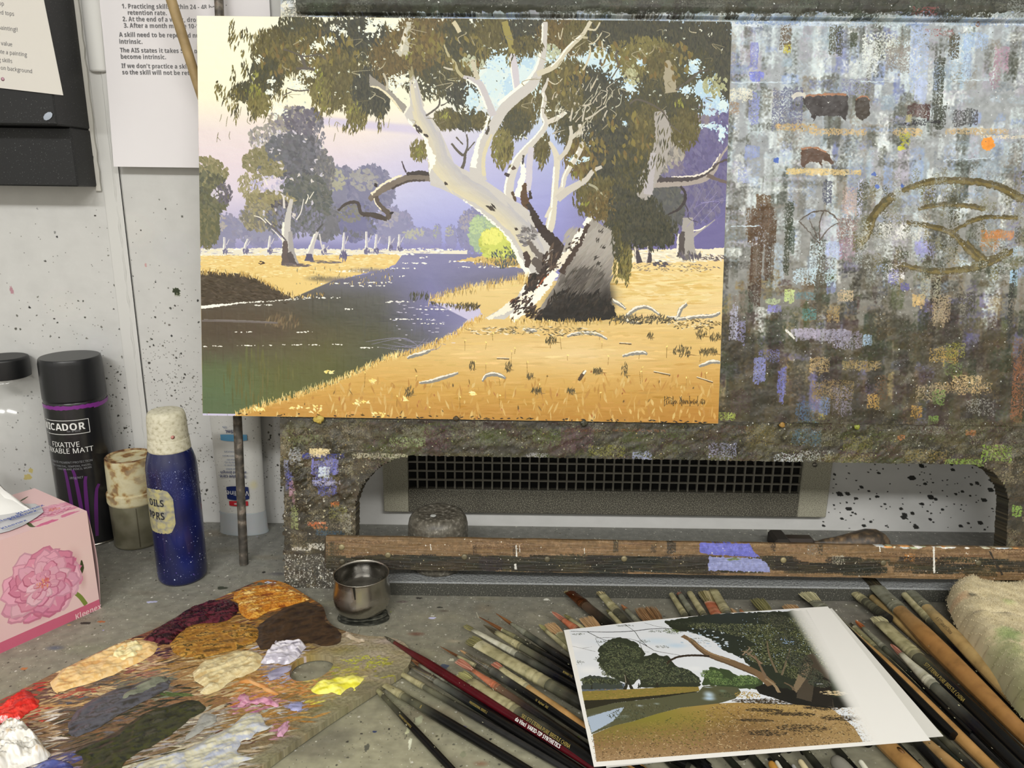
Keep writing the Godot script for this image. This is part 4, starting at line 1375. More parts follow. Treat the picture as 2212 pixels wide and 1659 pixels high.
# ---------------------------------------------------------------- shared materials
func make_materials():
	M.wall = plain(Color(0.80, 0.80, 0.795), 0.75)
	M.ink = plain(Color("6d6d70"), 0.8)
	M.white_ink = plain(Color("e4e4e2"), 0.5)
	M.grey_ink = plain(Color("8a8c90"), 0.5)
	M.paper = plain(Color("eceaea"), 0.85)
	M.black_paint = plain(Color("1b1c1e"), 0.45)
	var spat := noise_tex(31, 0.22, [0.0, 0.80, 0.83, 1.0], [Color("131416"), Color("1b1c1e"), Color("77787a"), Color("c9c9c4")], 512, 5)
	M.black_spattered = tri(plain(Color(0.95, 0.95, 0.95), 0.5), 5.0)
	M.black_spattered.albedo_texture = spat
	M.rod = tri(plain(Color.WHITE, 0.55), 14.0)
	M.rod.albedo_texture = noise_tex(8, 0.02, [0.0, 0.45, 0.6, 0.75, 1.0], [Color("2f2c28"), Color("4a463f"), Color("5d554c"), Color("8c8478"), Color("77594c")], 256, 5)
	M.wood = tri(plain(Color.WHITE, 0.5), 9.0)
	M.wood.albedo_texture = noise_tex(9, 0.02, [0.0, 0.5, 1.0], [Color("8f7a54"), Color("a58d62"), Color("b59c70")], 256, 4)
	M.steel = plain(Color("b9b6ae"), 0.16, 1.0)
	M.steel_dull = plain(Color("8b8880"), 0.4, 0.9)
	M.crust_n = bump_tex(77, 0.045, 512, 10.0, 5)
	M.fine_n = bump_tex(78, 0.12, 512, 6.0, 4)

# ---------------------------------------------------------------- the room and the bench
func slab(called: String, lo: Vector3, hi: Vector3, m: Material) -> MeshInstance3D:
	var mb := MB.new()
	mb.box((lo + hi) * 0.5, hi - lo, 0.002)
	return structure(called, mb, m)

func build_room():
	var x0 := -1.9
	var x1 := 2.3
	var zf := 3.0
	var top := 1.95
	var fl := -0.76
	slab("floor", Vector3(x0, fl - 0.1, WALL_Z), Vector3(x1, fl, zf), plain(Color("8d8a82"), 0.7))
	slab("ceiling", Vector3(x0, top, WALL_Z), Vector3(x1, top + 0.1, zf), plain(Color("e8e6e2"), 0.9))
	slab("wall_left", Vector3(x0 - 0.1, fl, WALL_Z), Vector3(x0, top, zf), M.wall)
	slab("wall_right", Vector3(x1, fl, WALL_Z), Vector3(x1 + 0.1, top, zf), M.wall)
	slab("wall_front", Vector3(x0, fl, zf), Vector3(x1, top, zf + 0.1), plain(Color("d0cdc6"), 0.8))
	# back wall, its face painted white and flecked with paint round the bench
	var wx := Vector2(-0.72, 0.76)
	var wh := 0.74
	var wm := plain(Color.WHITE, 0.7)
	wm.albedo_texture = paint_wall(wx, wh)
	wm.texture_repeat = false
	wm.normal_enabled = true
	wm.normal_texture = M.fine_n
	wm.normal_scale = 0.03
	var mb := MB.new()
	var uvr := func(p: Vector3) -> Vector2: return Vector2((p.x - wx.x) / (wx.y - wx.x), 1.0 - p.y / wh)
	var q := [Vector3(x0, fl, WALL_Z), Vector3(x0, top, WALL_Z), Vector3(x1, top, WALL_Z), Vector3(x1, fl, WALL_Z)]
	var back := Vector3(0, 0, -0.12)
	mb.quad(mb.add(q[0], uvr.call(q[0])), mb.add(q[1], uvr.call(q[1])), mb.add(q[2], uvr.call(q[2])), mb.add(q[3], uvr.call(q[3])))
	for k in 4:
		var a: Vector3 = q[k]
		var b: Vector3 = q[(k + 1) % 4]
		mb.quad(mb.add(a, Vector2(0.5, 0.02)), mb.add(a + back, Vector2(0.5, 0.02)), mb.add(b + back, Vector2(0.5, 0.02)), mb.add(b, Vector2(0.5, 0.02)))
	mb.quad(mb.add(q[3] + back, Vector2(0.5, 0.02)), mb.add(q[2] + back, Vector2(0.5, 0.02)), mb.add(q[1] + back, Vector2(0.5, 0.02)), mb.add(q[0] + back, Vector2(0.5, 0.02)))
	structure("wall_back", mb, wm)
	# joint strip down the wall, with a rounded cable cover over its upper part
	var jx := on_wall(262, 560).x
	var jw := 0.0105
	var st := MB.new()
	st.prism(PackedVector2Array([Vector2(jx - jw, 0.0), Vector2(jx + jw, 0.0), Vector2(jx + jw, top), Vector2(jx - jw, top)]), WALL_Z, WALL_Z + 0.0022, 0.0012)
	structure("trim_1", st, plain(Color(0.82, 0.82, 0.81), 0.6))
	var bot := on_wall(200, 156).y
	var cv := MB.new()
	var rs := []
	for y in [bot, bot + 0.001, bot + 0.002, top - 0.002, top]:
		var r := PackedVector3Array()
		for e in 13:
			var t := PI * e / 12.0
			var s: float = 0.82 if y == bot else (0.95 if y == bot + 0.001 else 1.0)
			r.append(Vector3(jx + 0.001 - cos(t) * 0.0098 * s, y, WALL_Z + 0.002 + sin(t) * 0.006 * s))
		r.append(Vector3(jx + 0.0106, y, WALL_Z + 0.0005))
		r.append(Vector3(jx - 0.0086, y, WALL_Z + 0.0005))
		rs.append(r)
	cv.rings(rs)
	structure("trim_2", cv, plain(Color(0.84, 0.84, 0.83), 0.5))
	var ln := MB.new()     # lumpy caulk down the joint
	var pts := []
	var rad := []
	for e in 60:
		pts.append(Vector3(jx + jw * 0.35 + rng.randf_range(-0.0007, 0.0007), lerpf(0.02, bot, e / 59.0), WALL_Z + 0.0012))
		rad.append(rng.randf_range(0.0010, 0.0022))
	ln.tube(pts, rad, 7)
	structure("trim_3", ln, plain(Color(0.80, 0.80, 0.79), 0.6))

	# the bench
	var bench := thing("workbench", "long grey paint-flecked workbench along the wall", "workbench", Vector3(0.2, fl, -0.53))
	var bl := bench.position
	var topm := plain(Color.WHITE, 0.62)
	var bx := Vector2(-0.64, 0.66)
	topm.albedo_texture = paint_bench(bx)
	topm.texture_repeat = false
	topm.normal_enabled = true
	topm.normal_texture = M.fine_n
	topm.normal_scale = 0.06
	topm.uv1_scale = Vector3.ONE
	var tb := MB.new()
	var zb := WALL_Z + 0.001
	var ze := -0.20
	var bu := func(p: Vector3) -> Vector2: return Vector2((p.x - bx.x) / (bx.y - bx.x), (p.z - WALL_Z) / 0.63)
	var w4 := [Vector3(x0 + 0.01, 0, ze), Vector3(x0 + 0.01, 0, zb), Vector3(x1 - 0.01, 0, zb), Vector3(x1 - 0.01, 0, ze)]
	var dn := Vector3(0, -0.035, 0)
	tb.quad(tb.add(w4[0] - bl, bu.call(w4[0])), tb.add(w4[1] - bl, bu.call(w4[1])), tb.add(w4[2] - bl, bu.call(w4[2])), tb.add(w4[3] - bl, bu.call(w4[3])))
	for k in 4:
		var a: Vector3 = w4[k] - bl
		var b: Vector3 = w4[(k + 1) % 4] - bl
		tb.quad(tb.add(a, Vector2(0.5, 0.99)), tb.add(b, Vector2(0.5, 0.99)), tb.add(b + dn, Vector2(0.5, 0.99)), tb.add(a + dn, Vector2(0.5, 0.99)))
	tb.quad(tb.add(w4[3] - bl + dn), tb.add(w4[2] - bl + dn), tb.add(w4[1] - bl + dn), tb.add(w4[0] - bl + dn))
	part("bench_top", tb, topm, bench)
	for lx in [-1.7, 0.2, 2.1]:
		for lz in [-0.78, -0.27]:
			var lg := MB.new()
			lg.box(Vector3(lx, (fl - 0.035) * 0.5, lz) - bl, Vector3(0.07, -fl - 0.035, 0.07), 0.004)
			part("leg", lg, M.wood, bench)
	# grey board along the back of the bench, under the easel's opening
	var pb := on_bench(1300, 1291)
	var bh := height_over(pb, 1263)
	var xa := (board * Vector3(on_board(766, 1130).x, 0, 0)).x + 0.004
	var xb := (board * Vector3(on_board(2176, 1130).x, 0, 0)).x - 0.004
	var zs := -0.762
	var sh := thing("shelf_board", "low grey paint-flecked board lying along the back of the bench under the easel", "board", Vector3((xa + xb) * 0.5, 0, (pb.z + zs) * 0.5))
	var sb := MB.new()
	sb.box(Vector3(0, bh * 0.5, 0), Vector3(xb - xa, bh, pb.z - zs), 0.0015)
	var sm := tri(plain(Color.WHITE, 0.6), 4.0)
	sm.albedo_texture = noise_tex(55,0.12,[0.0,0.24,0.30,0.66,0.78,0.80,1.0],[Color("55574f"), Color("666865"), Color("84878a"), Color("8d9090"), Color("8a8c88"), Color("bdbdb6"), Color("d5d4cc")],1024,5)
	sm.normal_enabled = true
	sm.normal_texture = M.fine_n
	sm.normal_scale = 0.4
	part("board", sb, sm, sh)
	var fe := MB.new()  # thin strip over the front face, coloured darker than the top
	fe.box(Vector3(0, bh * 0.5 - 0.0004, (pb.z - zs) * 0.5 + 0.0003), Vector3(xb - xa, bh - 0.0012, 0.0008), 0.0002)
	var fem := tri(plain(Color.WHITE, 0.7), 5.0)
	fem.albedo_texture = noise_tex(57, 0.2, [0.0, 0.5, 0.74, 0.80, 1.0], [Color("2f2f2a"), Color("41413b"), Color("4c4c45"), Color("8a897e"), Color("b4b2a6")], 512, 4)
	part("dark_front_edge", fe, fem, sh)

func paint_wall(wx: Vector2, wh: float) -> ImageTexture:
	var ppm := 2048.0 / (wx.y - wx.x)
	var c := Canvas.new(self, 2048, int(wh * ppm), Color(0.80, 0.80, 0.795), 11)
	c.on(Vector3(wx.x, wh, WALL_Z), Vector3.RIGHT, Vector3.DOWN, ppm, Vector2(300, 700))
	for e in 30:
		c.soft(c.r.randf_range(10, 2200), c.r.randf_range(420, 1100), 90, 70, Color(0.83, 0.82, 0.80) if e % 2 else Color(0.77, 0.775, 0.785), 0.35)
	var dark := hx("2c2c2a 45453f 3a3834 55544c 6e6c66")
	for l in [[330,860,110,130,420],[500,1010,80,110,260],[600,1010,30,120,80],[330,700,130,130,130],[130,690,130,70,60],[80,560,90,90,16],[300,520,120,110,40],[60,960,60,120,60],[400,1000,40,130,120]]:
		for e in l[4]:
			var t := c.r.randf() * TAU
			var q := sqrt(c.r.randf())
			var p := c.at(l[0] + cos(t) * q * l[2], l[1] + sin(t) * q * l[3])
			c.spot(p, 0.5 + 1.7 * pow(c.r.randf(), 4.0), c.vary(dark[c.r.randi() % 5], 0.03))
	for e in 190:        # longer flecks behind the easel's opening
		var x := c.r.randf_range(1760, 2200)
		var y := c.r.randf_range(1000, 1150)
		var s := 1.2 + 5.0 * pow(c.r.randf(), 5.0)
		c.dab(c.at(x, y), s * 2.6, s * 1.5, c.r.randf_range(0.1, 0.6), c.vary(Color("262624"), 0.02))
	for l in [[25,626,4,8,"b58a94"],[243,532,2,4,"c09aa0"],[315,572,2,4,"c8a0a0"],[60,1030,9,7,"c9b44e"],[66,1016,5,6,"c9b44e"],[118,501,2.5,2.5,"8a8a88"],[80,450,2,2,"909090"],[604,938,3,3,"4a4a4a"],[584,942,2,5,"45453f"],[466,914,4,5,"cfc08a"]]:
		c.lump(l[0], l[1], l[2], l[3], Color(l[4]), 0.3)
	c.lump(381, 628, 8, 7, Color("2f3822"), 0.35)
	c.dabs(384, 636, 8, 5, 12, hx("4a5236 8a8e78"), 4, 2, 60, 60)
	c.soft(1990, 1160, 12, 8, Color("9a9aa0"), 0.5)
	c.mottle(0.02, 0.02, 6)
	# a plain border, so that the wall goes on evenly past the flecked part
	var w := c.img.get_width()
	var h := c.img.get_height()
	for r in [Rect2i(0,0, w, 3), Rect2i(0, h - 3, w, 3), Rect2i(0,0,3, h), Rect2i(w - 3,0,3, h)]:
		c.img.fill_rect(r, Color(0.80, 0.80, 0.795))
	return c.texture()

func paint_bench(bx: Vector2) -> ImageTexture:
	var ppm := 2048.0 / (bx.y - bx.x)
	var h := int(0.63 * ppm)
	var c := Canvas.new(self, 2048, h, Color("85836f"), 21)
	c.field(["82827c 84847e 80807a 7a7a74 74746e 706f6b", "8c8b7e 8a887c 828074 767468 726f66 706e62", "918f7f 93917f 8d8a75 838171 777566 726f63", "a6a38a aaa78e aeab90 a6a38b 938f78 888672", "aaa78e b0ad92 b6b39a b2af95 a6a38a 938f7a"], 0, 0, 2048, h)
	c.on(Vector3(bx.x, 0, WALL_Z), Vector3.RIGHT, Vector3.BACK, ppm, Vector2(900, 1400))
	var img := Rect2(0, 0, 2048, h)
	for e in 160:
		c.soft(c.r.randf_range(-200, 2300), c.r.randf_range(1150, 1659), c.r.randf_range(30, 120), c.r.randf_range(14, 50), c.vary(hx("6a6558 8f8c74 77705e 5f5a52 9a9680 7c6c58 84886c")[c.r.randi() % 7], 0.03), 0.4)
	for l in [[900,1370,30,12,"6e4a3c"],[960,1320,24,8,"5f564c"],[870,1300,20,8,"57484a"],[1040,1650,20,10,"8c6a54"],[980,1385,26,12,"a39a84"],[800,1420,40,20,"6a6656"],[120,1400,30,14,"596478"],[600,1240,40,16,"5c5a5e"]]:
		c.soft(l[0], l[1], l[2], l[3], Color(l[4]), 0.8)
	for e in 26:
		c.dry(c.r.randf_range(700, 1500), c.r.randf_range(1300, 1640), c.r.randf_range(20, 70), c.r.randf_range(8, 22), hx("a6a48c 5a584a b5b29c 6e6a54")[e % 4], 0.5, 0, true)
	c.specks(img, 14000, hx("b7b6a8 c9c8ba d8d6cc a3a294 918f80"), 0.5, 1.6, 4.0)
	c.specks(img, 8000, hx("4a483e 3c3a34 55523f 605e52"), 0.5, 1.8, 3.5)
	c.specks(Rect2(0, 0, 2048, h * 0.55), 7000, hx("c8c6ba dad8ce 9c9a8c 8c8a7c"), 0.6, 2.0, 4.0)
	c.specks(img, 200, hx("e8e6de ddd9d0"), 1.0, 3.0, 3.0)
	c.specks(img, 60, hx("35332c 2a2a26 4c4038"), 1.4, 5.0, 3.0)
	c.specks(img, 40, hx("b86a3c 8a4a38 a8a4d0 5c62a0 8a9a48"), 1.2, 3.6, 2.0)
	for l in [[934,1335,8,5,"c9c9ee"],[328,1300,13,5,"b9bcdc"],[186,1346,12,5,"33322c"],[218,1343,8,4,"b0683c"],[52,1444,6,4,"b87848"],[1050,1284,6,5,"d4d2c8"],[1180,1295,8,4,"d8d6cc"],[480,1270,12,7,"3c4034"],[1140,1245,5,2,"bfc0e0"],[905,1292,9,5,"3c3a36"],[1600,1290,6,3,"cfcec4"],[950,1312,7,3,"2f2e2a"],[968,1285,4,5,"8a6a48"],[1001,1570,6,3,"6a6a9a"],[810,1580,4,3,"33406a"],[792,1615,5,9,"5a5a50"],[880,1580,4,10,"cfd0a8"],[886,1605,3,14,"dadcc4"],[905,1555,8,14,"a5a78c"],[1000,1630,5,8,"8a8c74"],[960,1440,10,8,"4a5468"],[975,1425,5,6,"c9c7b0"],[700,1330,6,5,"403c34"],[150,1350,5,3,"b9a468"]]:
		c.lump(l[0], l[1], l[2], l[3], Color(l[4]), 0.3, 12)
	for e in 40:
		var x := c.r.randf_range(760, 1500)
		var y := c.r.randf_range(1300, 1650)
		c.stroke([x, y, 1.0, x + c.r.randf_range(-6, 6), y + c.r.randf_range(2, 12), 0.8], hx("c8c6b0 5a5848")[e % 2])
	c.mottle(0.05, 0.10, 9, 0.0, 4)
	return c.texture()

# ---------------------------------------------------------------- on the wall
func build_wall_things():
	# black wall box at the upper left, a deeper upper part over a shallower lower part
	var wx := on_wall(201, 310).x
	var h1 := on_wall(100, 270, 0.062).y
	var h0 := on_wall(190, 404, 0.03).y
	var t := thing("wall_cabinet", "black painted wall cabinet with a stepped underside, at the top left corner", "cabinet", Vector3(wx - 0.4, h0, WALL_Z))
	var o := t.position
	var up := MB.new()
	up.box(Vector3(wx - 0.4, (h1 + 1.1) * 0.5, WALL_Z + 0.031) - o, Vector3(0.8, 1.1 - h1, 0.062), 0.0015)
	part("body", up, M.black_spattered, t)
	var lo := MB.new()
	lo.box(Vector3(wx - 0.4, (h0 + h1) * 0.5, WALL_Z + 0.0195) - o, Vector3(0.8, h1 - h0 - 0.0005, 0.039), 0.0015)
	part("lower_panel", lo, M.black_spattered, t)
	# chips of white filler along its edge
	var ch := MB.new()
	var cp := PackedVector2Array()
	for e in 60:
		cp.append(Vector2(wx + 0.004 + rng.randf_range(-0.0007, 0.0007), lerpf(h0 - 0.004, 1.0, e / 59.0)) - Vector2(o.x, o.y))
	for e in 120:
		cp.append(Vector2(wx - 0.001 + rng.randf_range(-0.001, 0.0016), lerpf(1.0, h0 - 0.004, e / 119.0)) - Vector2(o.x, o.y))
	ch.prism(cp, 0.0004, 0.0034)
	part("filler_edge", ch, plain(Color("d5d3cc"), 0.8), t)
	var fl := MB.new()
	var fp := on_wall(104, 251, 0.0622) - o
	fl.lathe([0.0, 0.0, 0.0034, 0.0002, 0.003, 0.0006, 0.0, 0.0008], 9)
	part("paint_fleck", fl, plain(Color("a9b2c0"), 0.5), t, Transform3D(Basis(Vector3(0.6, -0.8, 0), Vector3(0, 0, 1), Vector3(-1.4, -1.0, 0)), fp))

	# sheet of notes stuck on the cabinet
	var off := 0.0632
	var br := on_wall(137, 206, off)
	var bl := on_wall(0, 190, off)
	var tr := on_wall(95, 0, off)
	var ex := (br - bl).normalized()
	var ey := (tr - br).normalized()
	var sheet := thing("notes_sheet", "cream sheet of small printed notes stuck on the black wall cabinet", "paper", br)
	var pm := MB.new()
	var cs := [br - ex * 0.21, br - ex * 0.21 + ey * 0.29, br + ey * 0.29, br]
	for sgn in 2:
		var z := Vector3(0, 0, 0.0004 * (1 - sgn))
		var q := []
		for p in cs:
			q.append(p - br + z)
		if sgn == 0:
			pm.face(q[0], q[1], q[2], q[3])
		else:
			pm.face(q[3], q[2], q[1], q[0])
	part("sheet", pm, plain(Color("dbd7d0"), 0.85), sheet)
	var lines := [[8,8,"r top"],[30,30,"painted tops"],[38,64,"your painting!!"],[26,96,"d of value"],[58,118,"Place to create a painting"],[26,132,"ing skills"],[69,154,"n: paint Copy on background"]]
	for l in lines:
		var p := on_wall(l[0], l[1], off + 0.0006) - br
		letters(l[2],0.0036, M.ink, sheet, Transform3D(Basis(ex, Vector3(0,0,1).cross(ex), Vector3(0,0,1)), p), false, 0.0,0.9,1.0)
	var dot := MB.new()
	dot.lathe([0.0, 0.0, 0.0019, 0.0001, 0.0, 0.0002], 9)
	part("paint_fleck", dot, plain(Color("d0a5b4"), 0.6), sheet, Transform3D(Basis(Vector3.RIGHT, PI / 2), on_wall(6, 171, off + 0.0004) - br))

	# typed sheet on the white wall
	var wl := on_wall(247, 360, 0.012)
	var wr := on_wall(600, 365, 0.012)
	var tl := on_wall(203, -8, 0.002)
	var wdt := wr.x - wl.x
	var typed := thing("typed_sheet", "white sheet with typed paragraphs about practising skills, hanging on the wall", "paper", Vector3(wl.x, wl.y, WALL_Z))
	var hgt := 0.26
	var tm := MB.new()
	for k in 9:
		var v := k / 8.0
		var z := 0.012 * (1.0 - v) * (1.0 - v) + 0.0015
		tm.add(Vector3(0, v * hgt, z), Vector2(0, 1 - v))
		tm.add(Vector3(wdt, v * hgt, z + 0.001), Vector2(1, 1 - v))
	for k in 8:
		tm.quad(k * 2, k * 2 + 2, k * 2 + 3, k * 2 + 1)
	part("sheet", tm, plain(Color("e6e3e6"), 0.85), typed)
	var txt := [[261,12,"1. Practicing skills within 24 - 48 hours has about 80%"],[274,26,"retention rate."],[263,40,"2. At the end of a week, drops to 40%"],[266,54,"3. After a month maybe 10-15%"],[256,74,"A skill need to be repeated numerous times"],[257,89,"intrinsic."],[259,108,"The AIS states it takes 5000 perfect repeats"],[261,122,"become intrinsic."],[263,142,"If we don't practice a skill the brain lets go"],[265,156,"so the skill will not be retained in"]]
	for l in txt:
		var p := on_wall(l[0], l[1], 0.006)
		var v := clampf((p.y - wl.y) / hgt, 0, 1)
		p.z = WALL_Z + 0.012 * (1.0 - v) * (1.0 - v) + 0.0022
		letters(l[2], 0.0044, M.ink, typed, Transform3D(Basis(), p - typed.position), true, 0.0, 0.93)

	# wooden dowel leaning behind the painting, and the grimy rod standing on the bench
	var d0 := on_wall(335, -110, 0.05)
	var d1 := on_wall(462, 292, 0.034)
	var dw := thing("wooden_dowel", "plain round wooden dowel leaning on the wall in front of the typed sheet", "dowel", d1)
	var dm := MB.new()
	dm.tube([Vector3.ZERO, (d0 - d1) * 0.3, (d0 - d1) * 0.7, d0 - d1], [0.0042, 0.0049, 0.005, 0.005], 16)
	part("shaft", dm, M.wood, dw)
	var r0 := on_bench(527, 1219)
	var tp := hit(470, -60, board.origin - board.basis.z * 0.024, board.basis.z)
	var rd := thing("metal_rod", "thin grimy metal rod standing on the bench behind the painting's lower left", "rod", r0)
	var rm := MB.new()
	var rr := metres(9.0, r0)
	var pts := []
	var rad := []
	for e in 24:
		pts.append((tp - r0) * (e / 23.0))
		rad.append(rr * rng.randf_range(0.97, 1.03))
	rm.tube(pts, rad, 14)
	part("shaft", rm, M.rod, rd)

	# wall vent: frame, grille bars, near-black plate painted as the shaded depth behind
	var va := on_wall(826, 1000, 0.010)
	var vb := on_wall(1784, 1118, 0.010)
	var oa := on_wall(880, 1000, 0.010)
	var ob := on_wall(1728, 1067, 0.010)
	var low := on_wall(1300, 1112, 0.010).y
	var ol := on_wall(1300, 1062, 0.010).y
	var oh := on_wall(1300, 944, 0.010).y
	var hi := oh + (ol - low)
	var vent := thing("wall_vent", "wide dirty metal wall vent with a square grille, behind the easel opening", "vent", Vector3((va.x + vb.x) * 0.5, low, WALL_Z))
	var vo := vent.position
	var vm := tri(plain(Color.WHITE, 0.55, 0.1), 3.0)
	vm.albedo_texture = noise_tex(61,0.30,[0.0,0.27,0.33,0.5,0.7,1.0],[Color("3c3a34"), Color("5a574c"), Color("9a9786"), Color("a8a593"), Color("b0ad9a"), Color("c4c1ae")],1024,4)
	var vd := tri(plain(Color.WHITE, 0.6, 0.1), 3.0)
	vd.albedo_texture = noise_tex(62, 0.22, [0.0, 0.45, 0.56, 0.66, 1.0], [Color("35332d"), Color("47443c"), Color("5c594f"), Color("8c8978"), Color("b8b5a2")], 1024, 4)
	for l in [[va.x, oa.x, low, hi],[ob.x, vb.x, low, hi],[oa.x, ob.x, low, ol],[oa.x, ob.x, oh, hi]]:
		var fm := MB.new()
		fm.box(Vector3((l[0] + l[1]) * 0.5, (l[2] + l[3]) * 0.5, WALL_Z + 0.005) - vo, Vector3(l[1] - l[0] + 0.0002, l[3] - l[2] + 0.0002, 0.010), 0.001)
		part("frame_plate", fm, vd if l[3] == ol else vm, vent)
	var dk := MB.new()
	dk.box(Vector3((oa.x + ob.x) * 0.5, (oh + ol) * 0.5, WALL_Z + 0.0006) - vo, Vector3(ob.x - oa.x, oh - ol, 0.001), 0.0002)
	part("shade_plate", dk, plain(Color("0c0c0b"), 0.9), vent)  # flat plate, the darkness of a recess put into its colour
	var gm := plain(Color("77746a"), 0.6)
	var nb := 42
	var pitch := (ob.x - oa.x) / nb
	for e in range(1, nb):
		var g := MB.new()
		g.box(Vector3(oa.x + e * pitch, (oh + ol) * 0.5, WALL_Z + 0.0052) - vo, Vector3(0.0022, oh - ol, 0.004), 0.0004)
		part("bar", g, gm, vent)
	var nr := int(round((oh - ol) / pitch))
	for e in range(1, nr):
		var g := MB.new()
		g.box(Vector3((oa.x + ob.x) * 0.5, ol + e * pitch, WALL_Z + 0.0055) - vo, Vector3(ob.x - oa.x, 0.0022, 0.004), 0.0004)
		part("bar", g, gm, vent)
	var sc := MB.new()
	sc.lathe([0.0, 0.0, 0.003, 0.0, 0.0028, 0.0012, 0.0, 0.0018], 14)
	part("screw", sc, M.steel_dull, vent, Transform3D(Basis(Vector3.RIGHT, PI / 2), on_wall(1760, 1004, 0.0102) - vo))

# ---------------------------------------------------------------- the easel: back panel, lower frame with its opening, upper rail, front strip
func build_easel():
	var ul := on_board(611, 905).x
	var ur := 0.62
	var vt := on_board(1300, 908).y          # top of the lower rail
	var vo := on_board(1400, 993).y          # top of the opening
	var u1 := on_board(766, 1130).x
	var u2 := on_board(2176, 1130).x
	var vu := on_board(1400, 36).y           # underside of the upper rail
	var e := thing("easel", "wide home-made easel, its board and rails crusted with years of paint", "easel", board.origin)
	e.basis = board.basis
	var uvr := Rect2(ul - 0.004, 0.0, ur - ul + 0.004, (ur - ul + 0.004) * 0.75)
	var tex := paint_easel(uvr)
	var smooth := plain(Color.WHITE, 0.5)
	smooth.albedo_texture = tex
	smooth.normal_enabled = true
	smooth.normal_texture = M.crust_n
	smooth.normal_scale = 0.22
	var crust := plain(Color.WHITE, 0.55)
	crust.albedo_texture = tex
	var nz := FastNoiseLite.new()
	nz.frequency = 90.0
	nz.fractal_octaves = 3
	nz.seed = 4
	var fine := FastNoiseLite.new()
	fine.frequency = 420.0
	fine.fractal_octaves = 2
	fine.seed = 9

	# back panel: the flat board the painting leans on
	var pn := func(u: float, v: float) -> float:
		return -0.0024 + 0.00018 * fine.get_noise_2d(u, v)
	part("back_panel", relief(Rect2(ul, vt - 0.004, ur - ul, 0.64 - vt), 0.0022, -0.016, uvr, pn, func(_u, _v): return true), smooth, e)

	# lower frame: rail, legs and the rounded opening
	var rad := 0.062
	var rr := 0.040
	var solid := func(u: float, v: float) -> bool:
		if v > vo or u < u1 or u > u2:
			return true
		if u < u1 + rad and v > vo - rad:
			return Vector2(u - u1 - rad, v - vo + rad).length() > rad
		if u > u2 - rr and v > vo - rr:
			return Vector2(u - u2 + rr, v - vo + rr).length() > rr
		return false
	var lumps := []
	for p in [[690,980,0.010,0.005],[700,1025,0.016,0.008],[640,985,0.014,0.009],[645,1030,0.014,0.008],[628,1010,0.010,0.007],[720,960,0.012,0.005],[660,1075,0.014,0.005],[745,1060,0.010,0.004],[650,935,0.014,0.004]]:
		var q := on_board(p[0], p[1])
		lumps.append([q, p[2], p[3]])
	var ht := func(u: float, v: float) -> float:
		var a := 0.0006
		if v > vo - 0.004:
			a = 0.0011
		elif u < u1 and v > 0.075:
			a = 0.0015
		var h: float = a * (1.3 * nz.get_noise_2d(u, v) + 0.75 * fine.get_noise_2d(u, v))
		for l in lumps:
			var d: float = Vector2(u, v).distance_to(l[0]) / l[1]
			if d < 1.0:
				h += l[2] * (1.0 - d * d) * (0.6 + 0.6 * nz.get_noise_2d(v * 2.0, u * 2.0))
		if v > vt - 0.0035:
			h = minf(h, 0.0006)
		return h - 0.0004
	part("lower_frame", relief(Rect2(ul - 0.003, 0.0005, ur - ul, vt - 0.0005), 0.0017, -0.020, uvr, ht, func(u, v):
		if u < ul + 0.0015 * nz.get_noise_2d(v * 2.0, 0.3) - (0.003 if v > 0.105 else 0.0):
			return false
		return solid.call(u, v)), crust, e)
	var hu := func(u: float, v: float) -> float:
		return 0.007 + 0.0007 * nz.get_noise_2d(u, v) + 0.0006 * fine.get_noise_2d(u, v) - 0.004 * clampf((vu + 0.006 - v) / 0.006, 0, 1)
	part("upper_rail", relief(Rect2(on_board(640, 20).x, vu, 0.8, 0.06), 0.0020, -0.002, uvr, hu, func(u, _v): return u < ur), crust, e)

	# blobs of dry paint that hold the painting's lower edge
	for p in [[688,907,0.0048,"c0a850"],[985,904,0.0030,"4a3c24"],[1262,914,0.0036,"3c3a2a"],[1690,918,0.0030,"9c7838"],[1852,923,0.0030,"8c9438"]]:
		var q := on_board(p[0], p[1], 0.004)
		var lm := MB.new()
		var rs := []
		for k in 6:
			var rg := PackedVector3Array()
			var s: float = [0.55, 1.0, 1.05, 0.85, 0.5, 0.1][k]
			for j in 12:
				var t := TAU * j / 12
				rg.append(Vector3(-sin(t) * s, cos(t) * s * 0.8, [-0.6, -0.2, 0.1, 0.25, 0.36, 0.4][k]) * p[2] * rng.randf_range(0.65, 1.25))
			rs.append(rg)
		lm.rings(rs)
		part("paint_blob", lm, plain(Color(p[3]), 0.5), e, Transform3D(Basis(), Vector3(q.x, q.y, 0.0035)))

	# right-hand leg's inner block, below the strip
	# front strip: a flat batten screwed across the legs
	var z0 := 0.0115
	var z1 := 0.0165
	var sa := on_board(704, 1163, z1)
	var sb := on_board(1400, 1240, z1)
	var st := on_board(1400, 1170, z1)
	var c := Canvas.new(self, 2048, 192, Color("786042"), 17)
	var len := ur - sa.x
	var hh := st.y - sb.y
	paint_strip(c, sa.x, st.y, len, z1)
	var sm := plain(Color.WHITE, 0.5)
	sm.albedo_texture = c.texture()
	sm.normal_enabled = true
	sm.normal_texture = M.crust_n
	sm.normal_scale = 0.25
	var sp := MB.new()
	var poly := PackedVector2Array()
	for k in 61:
		poly.append(Vector2(sa.x + len * k / 60.0, sb.y + rng.randf_range(-0.0003, 0.0003)))
	for k in 61:
		poly.append(Vector2(ur - len * k / 60.0, st.y + rng.randf_range(-0.0003, 0.0003)))
	sp.prism(poly, z0, z1, 0.0, Rect2(sa.x, st.y - len * 192.0 / 2048.0, len, len * 192.0 / 2048.0))
	var strip := part("front_strip", sp, sm, e)
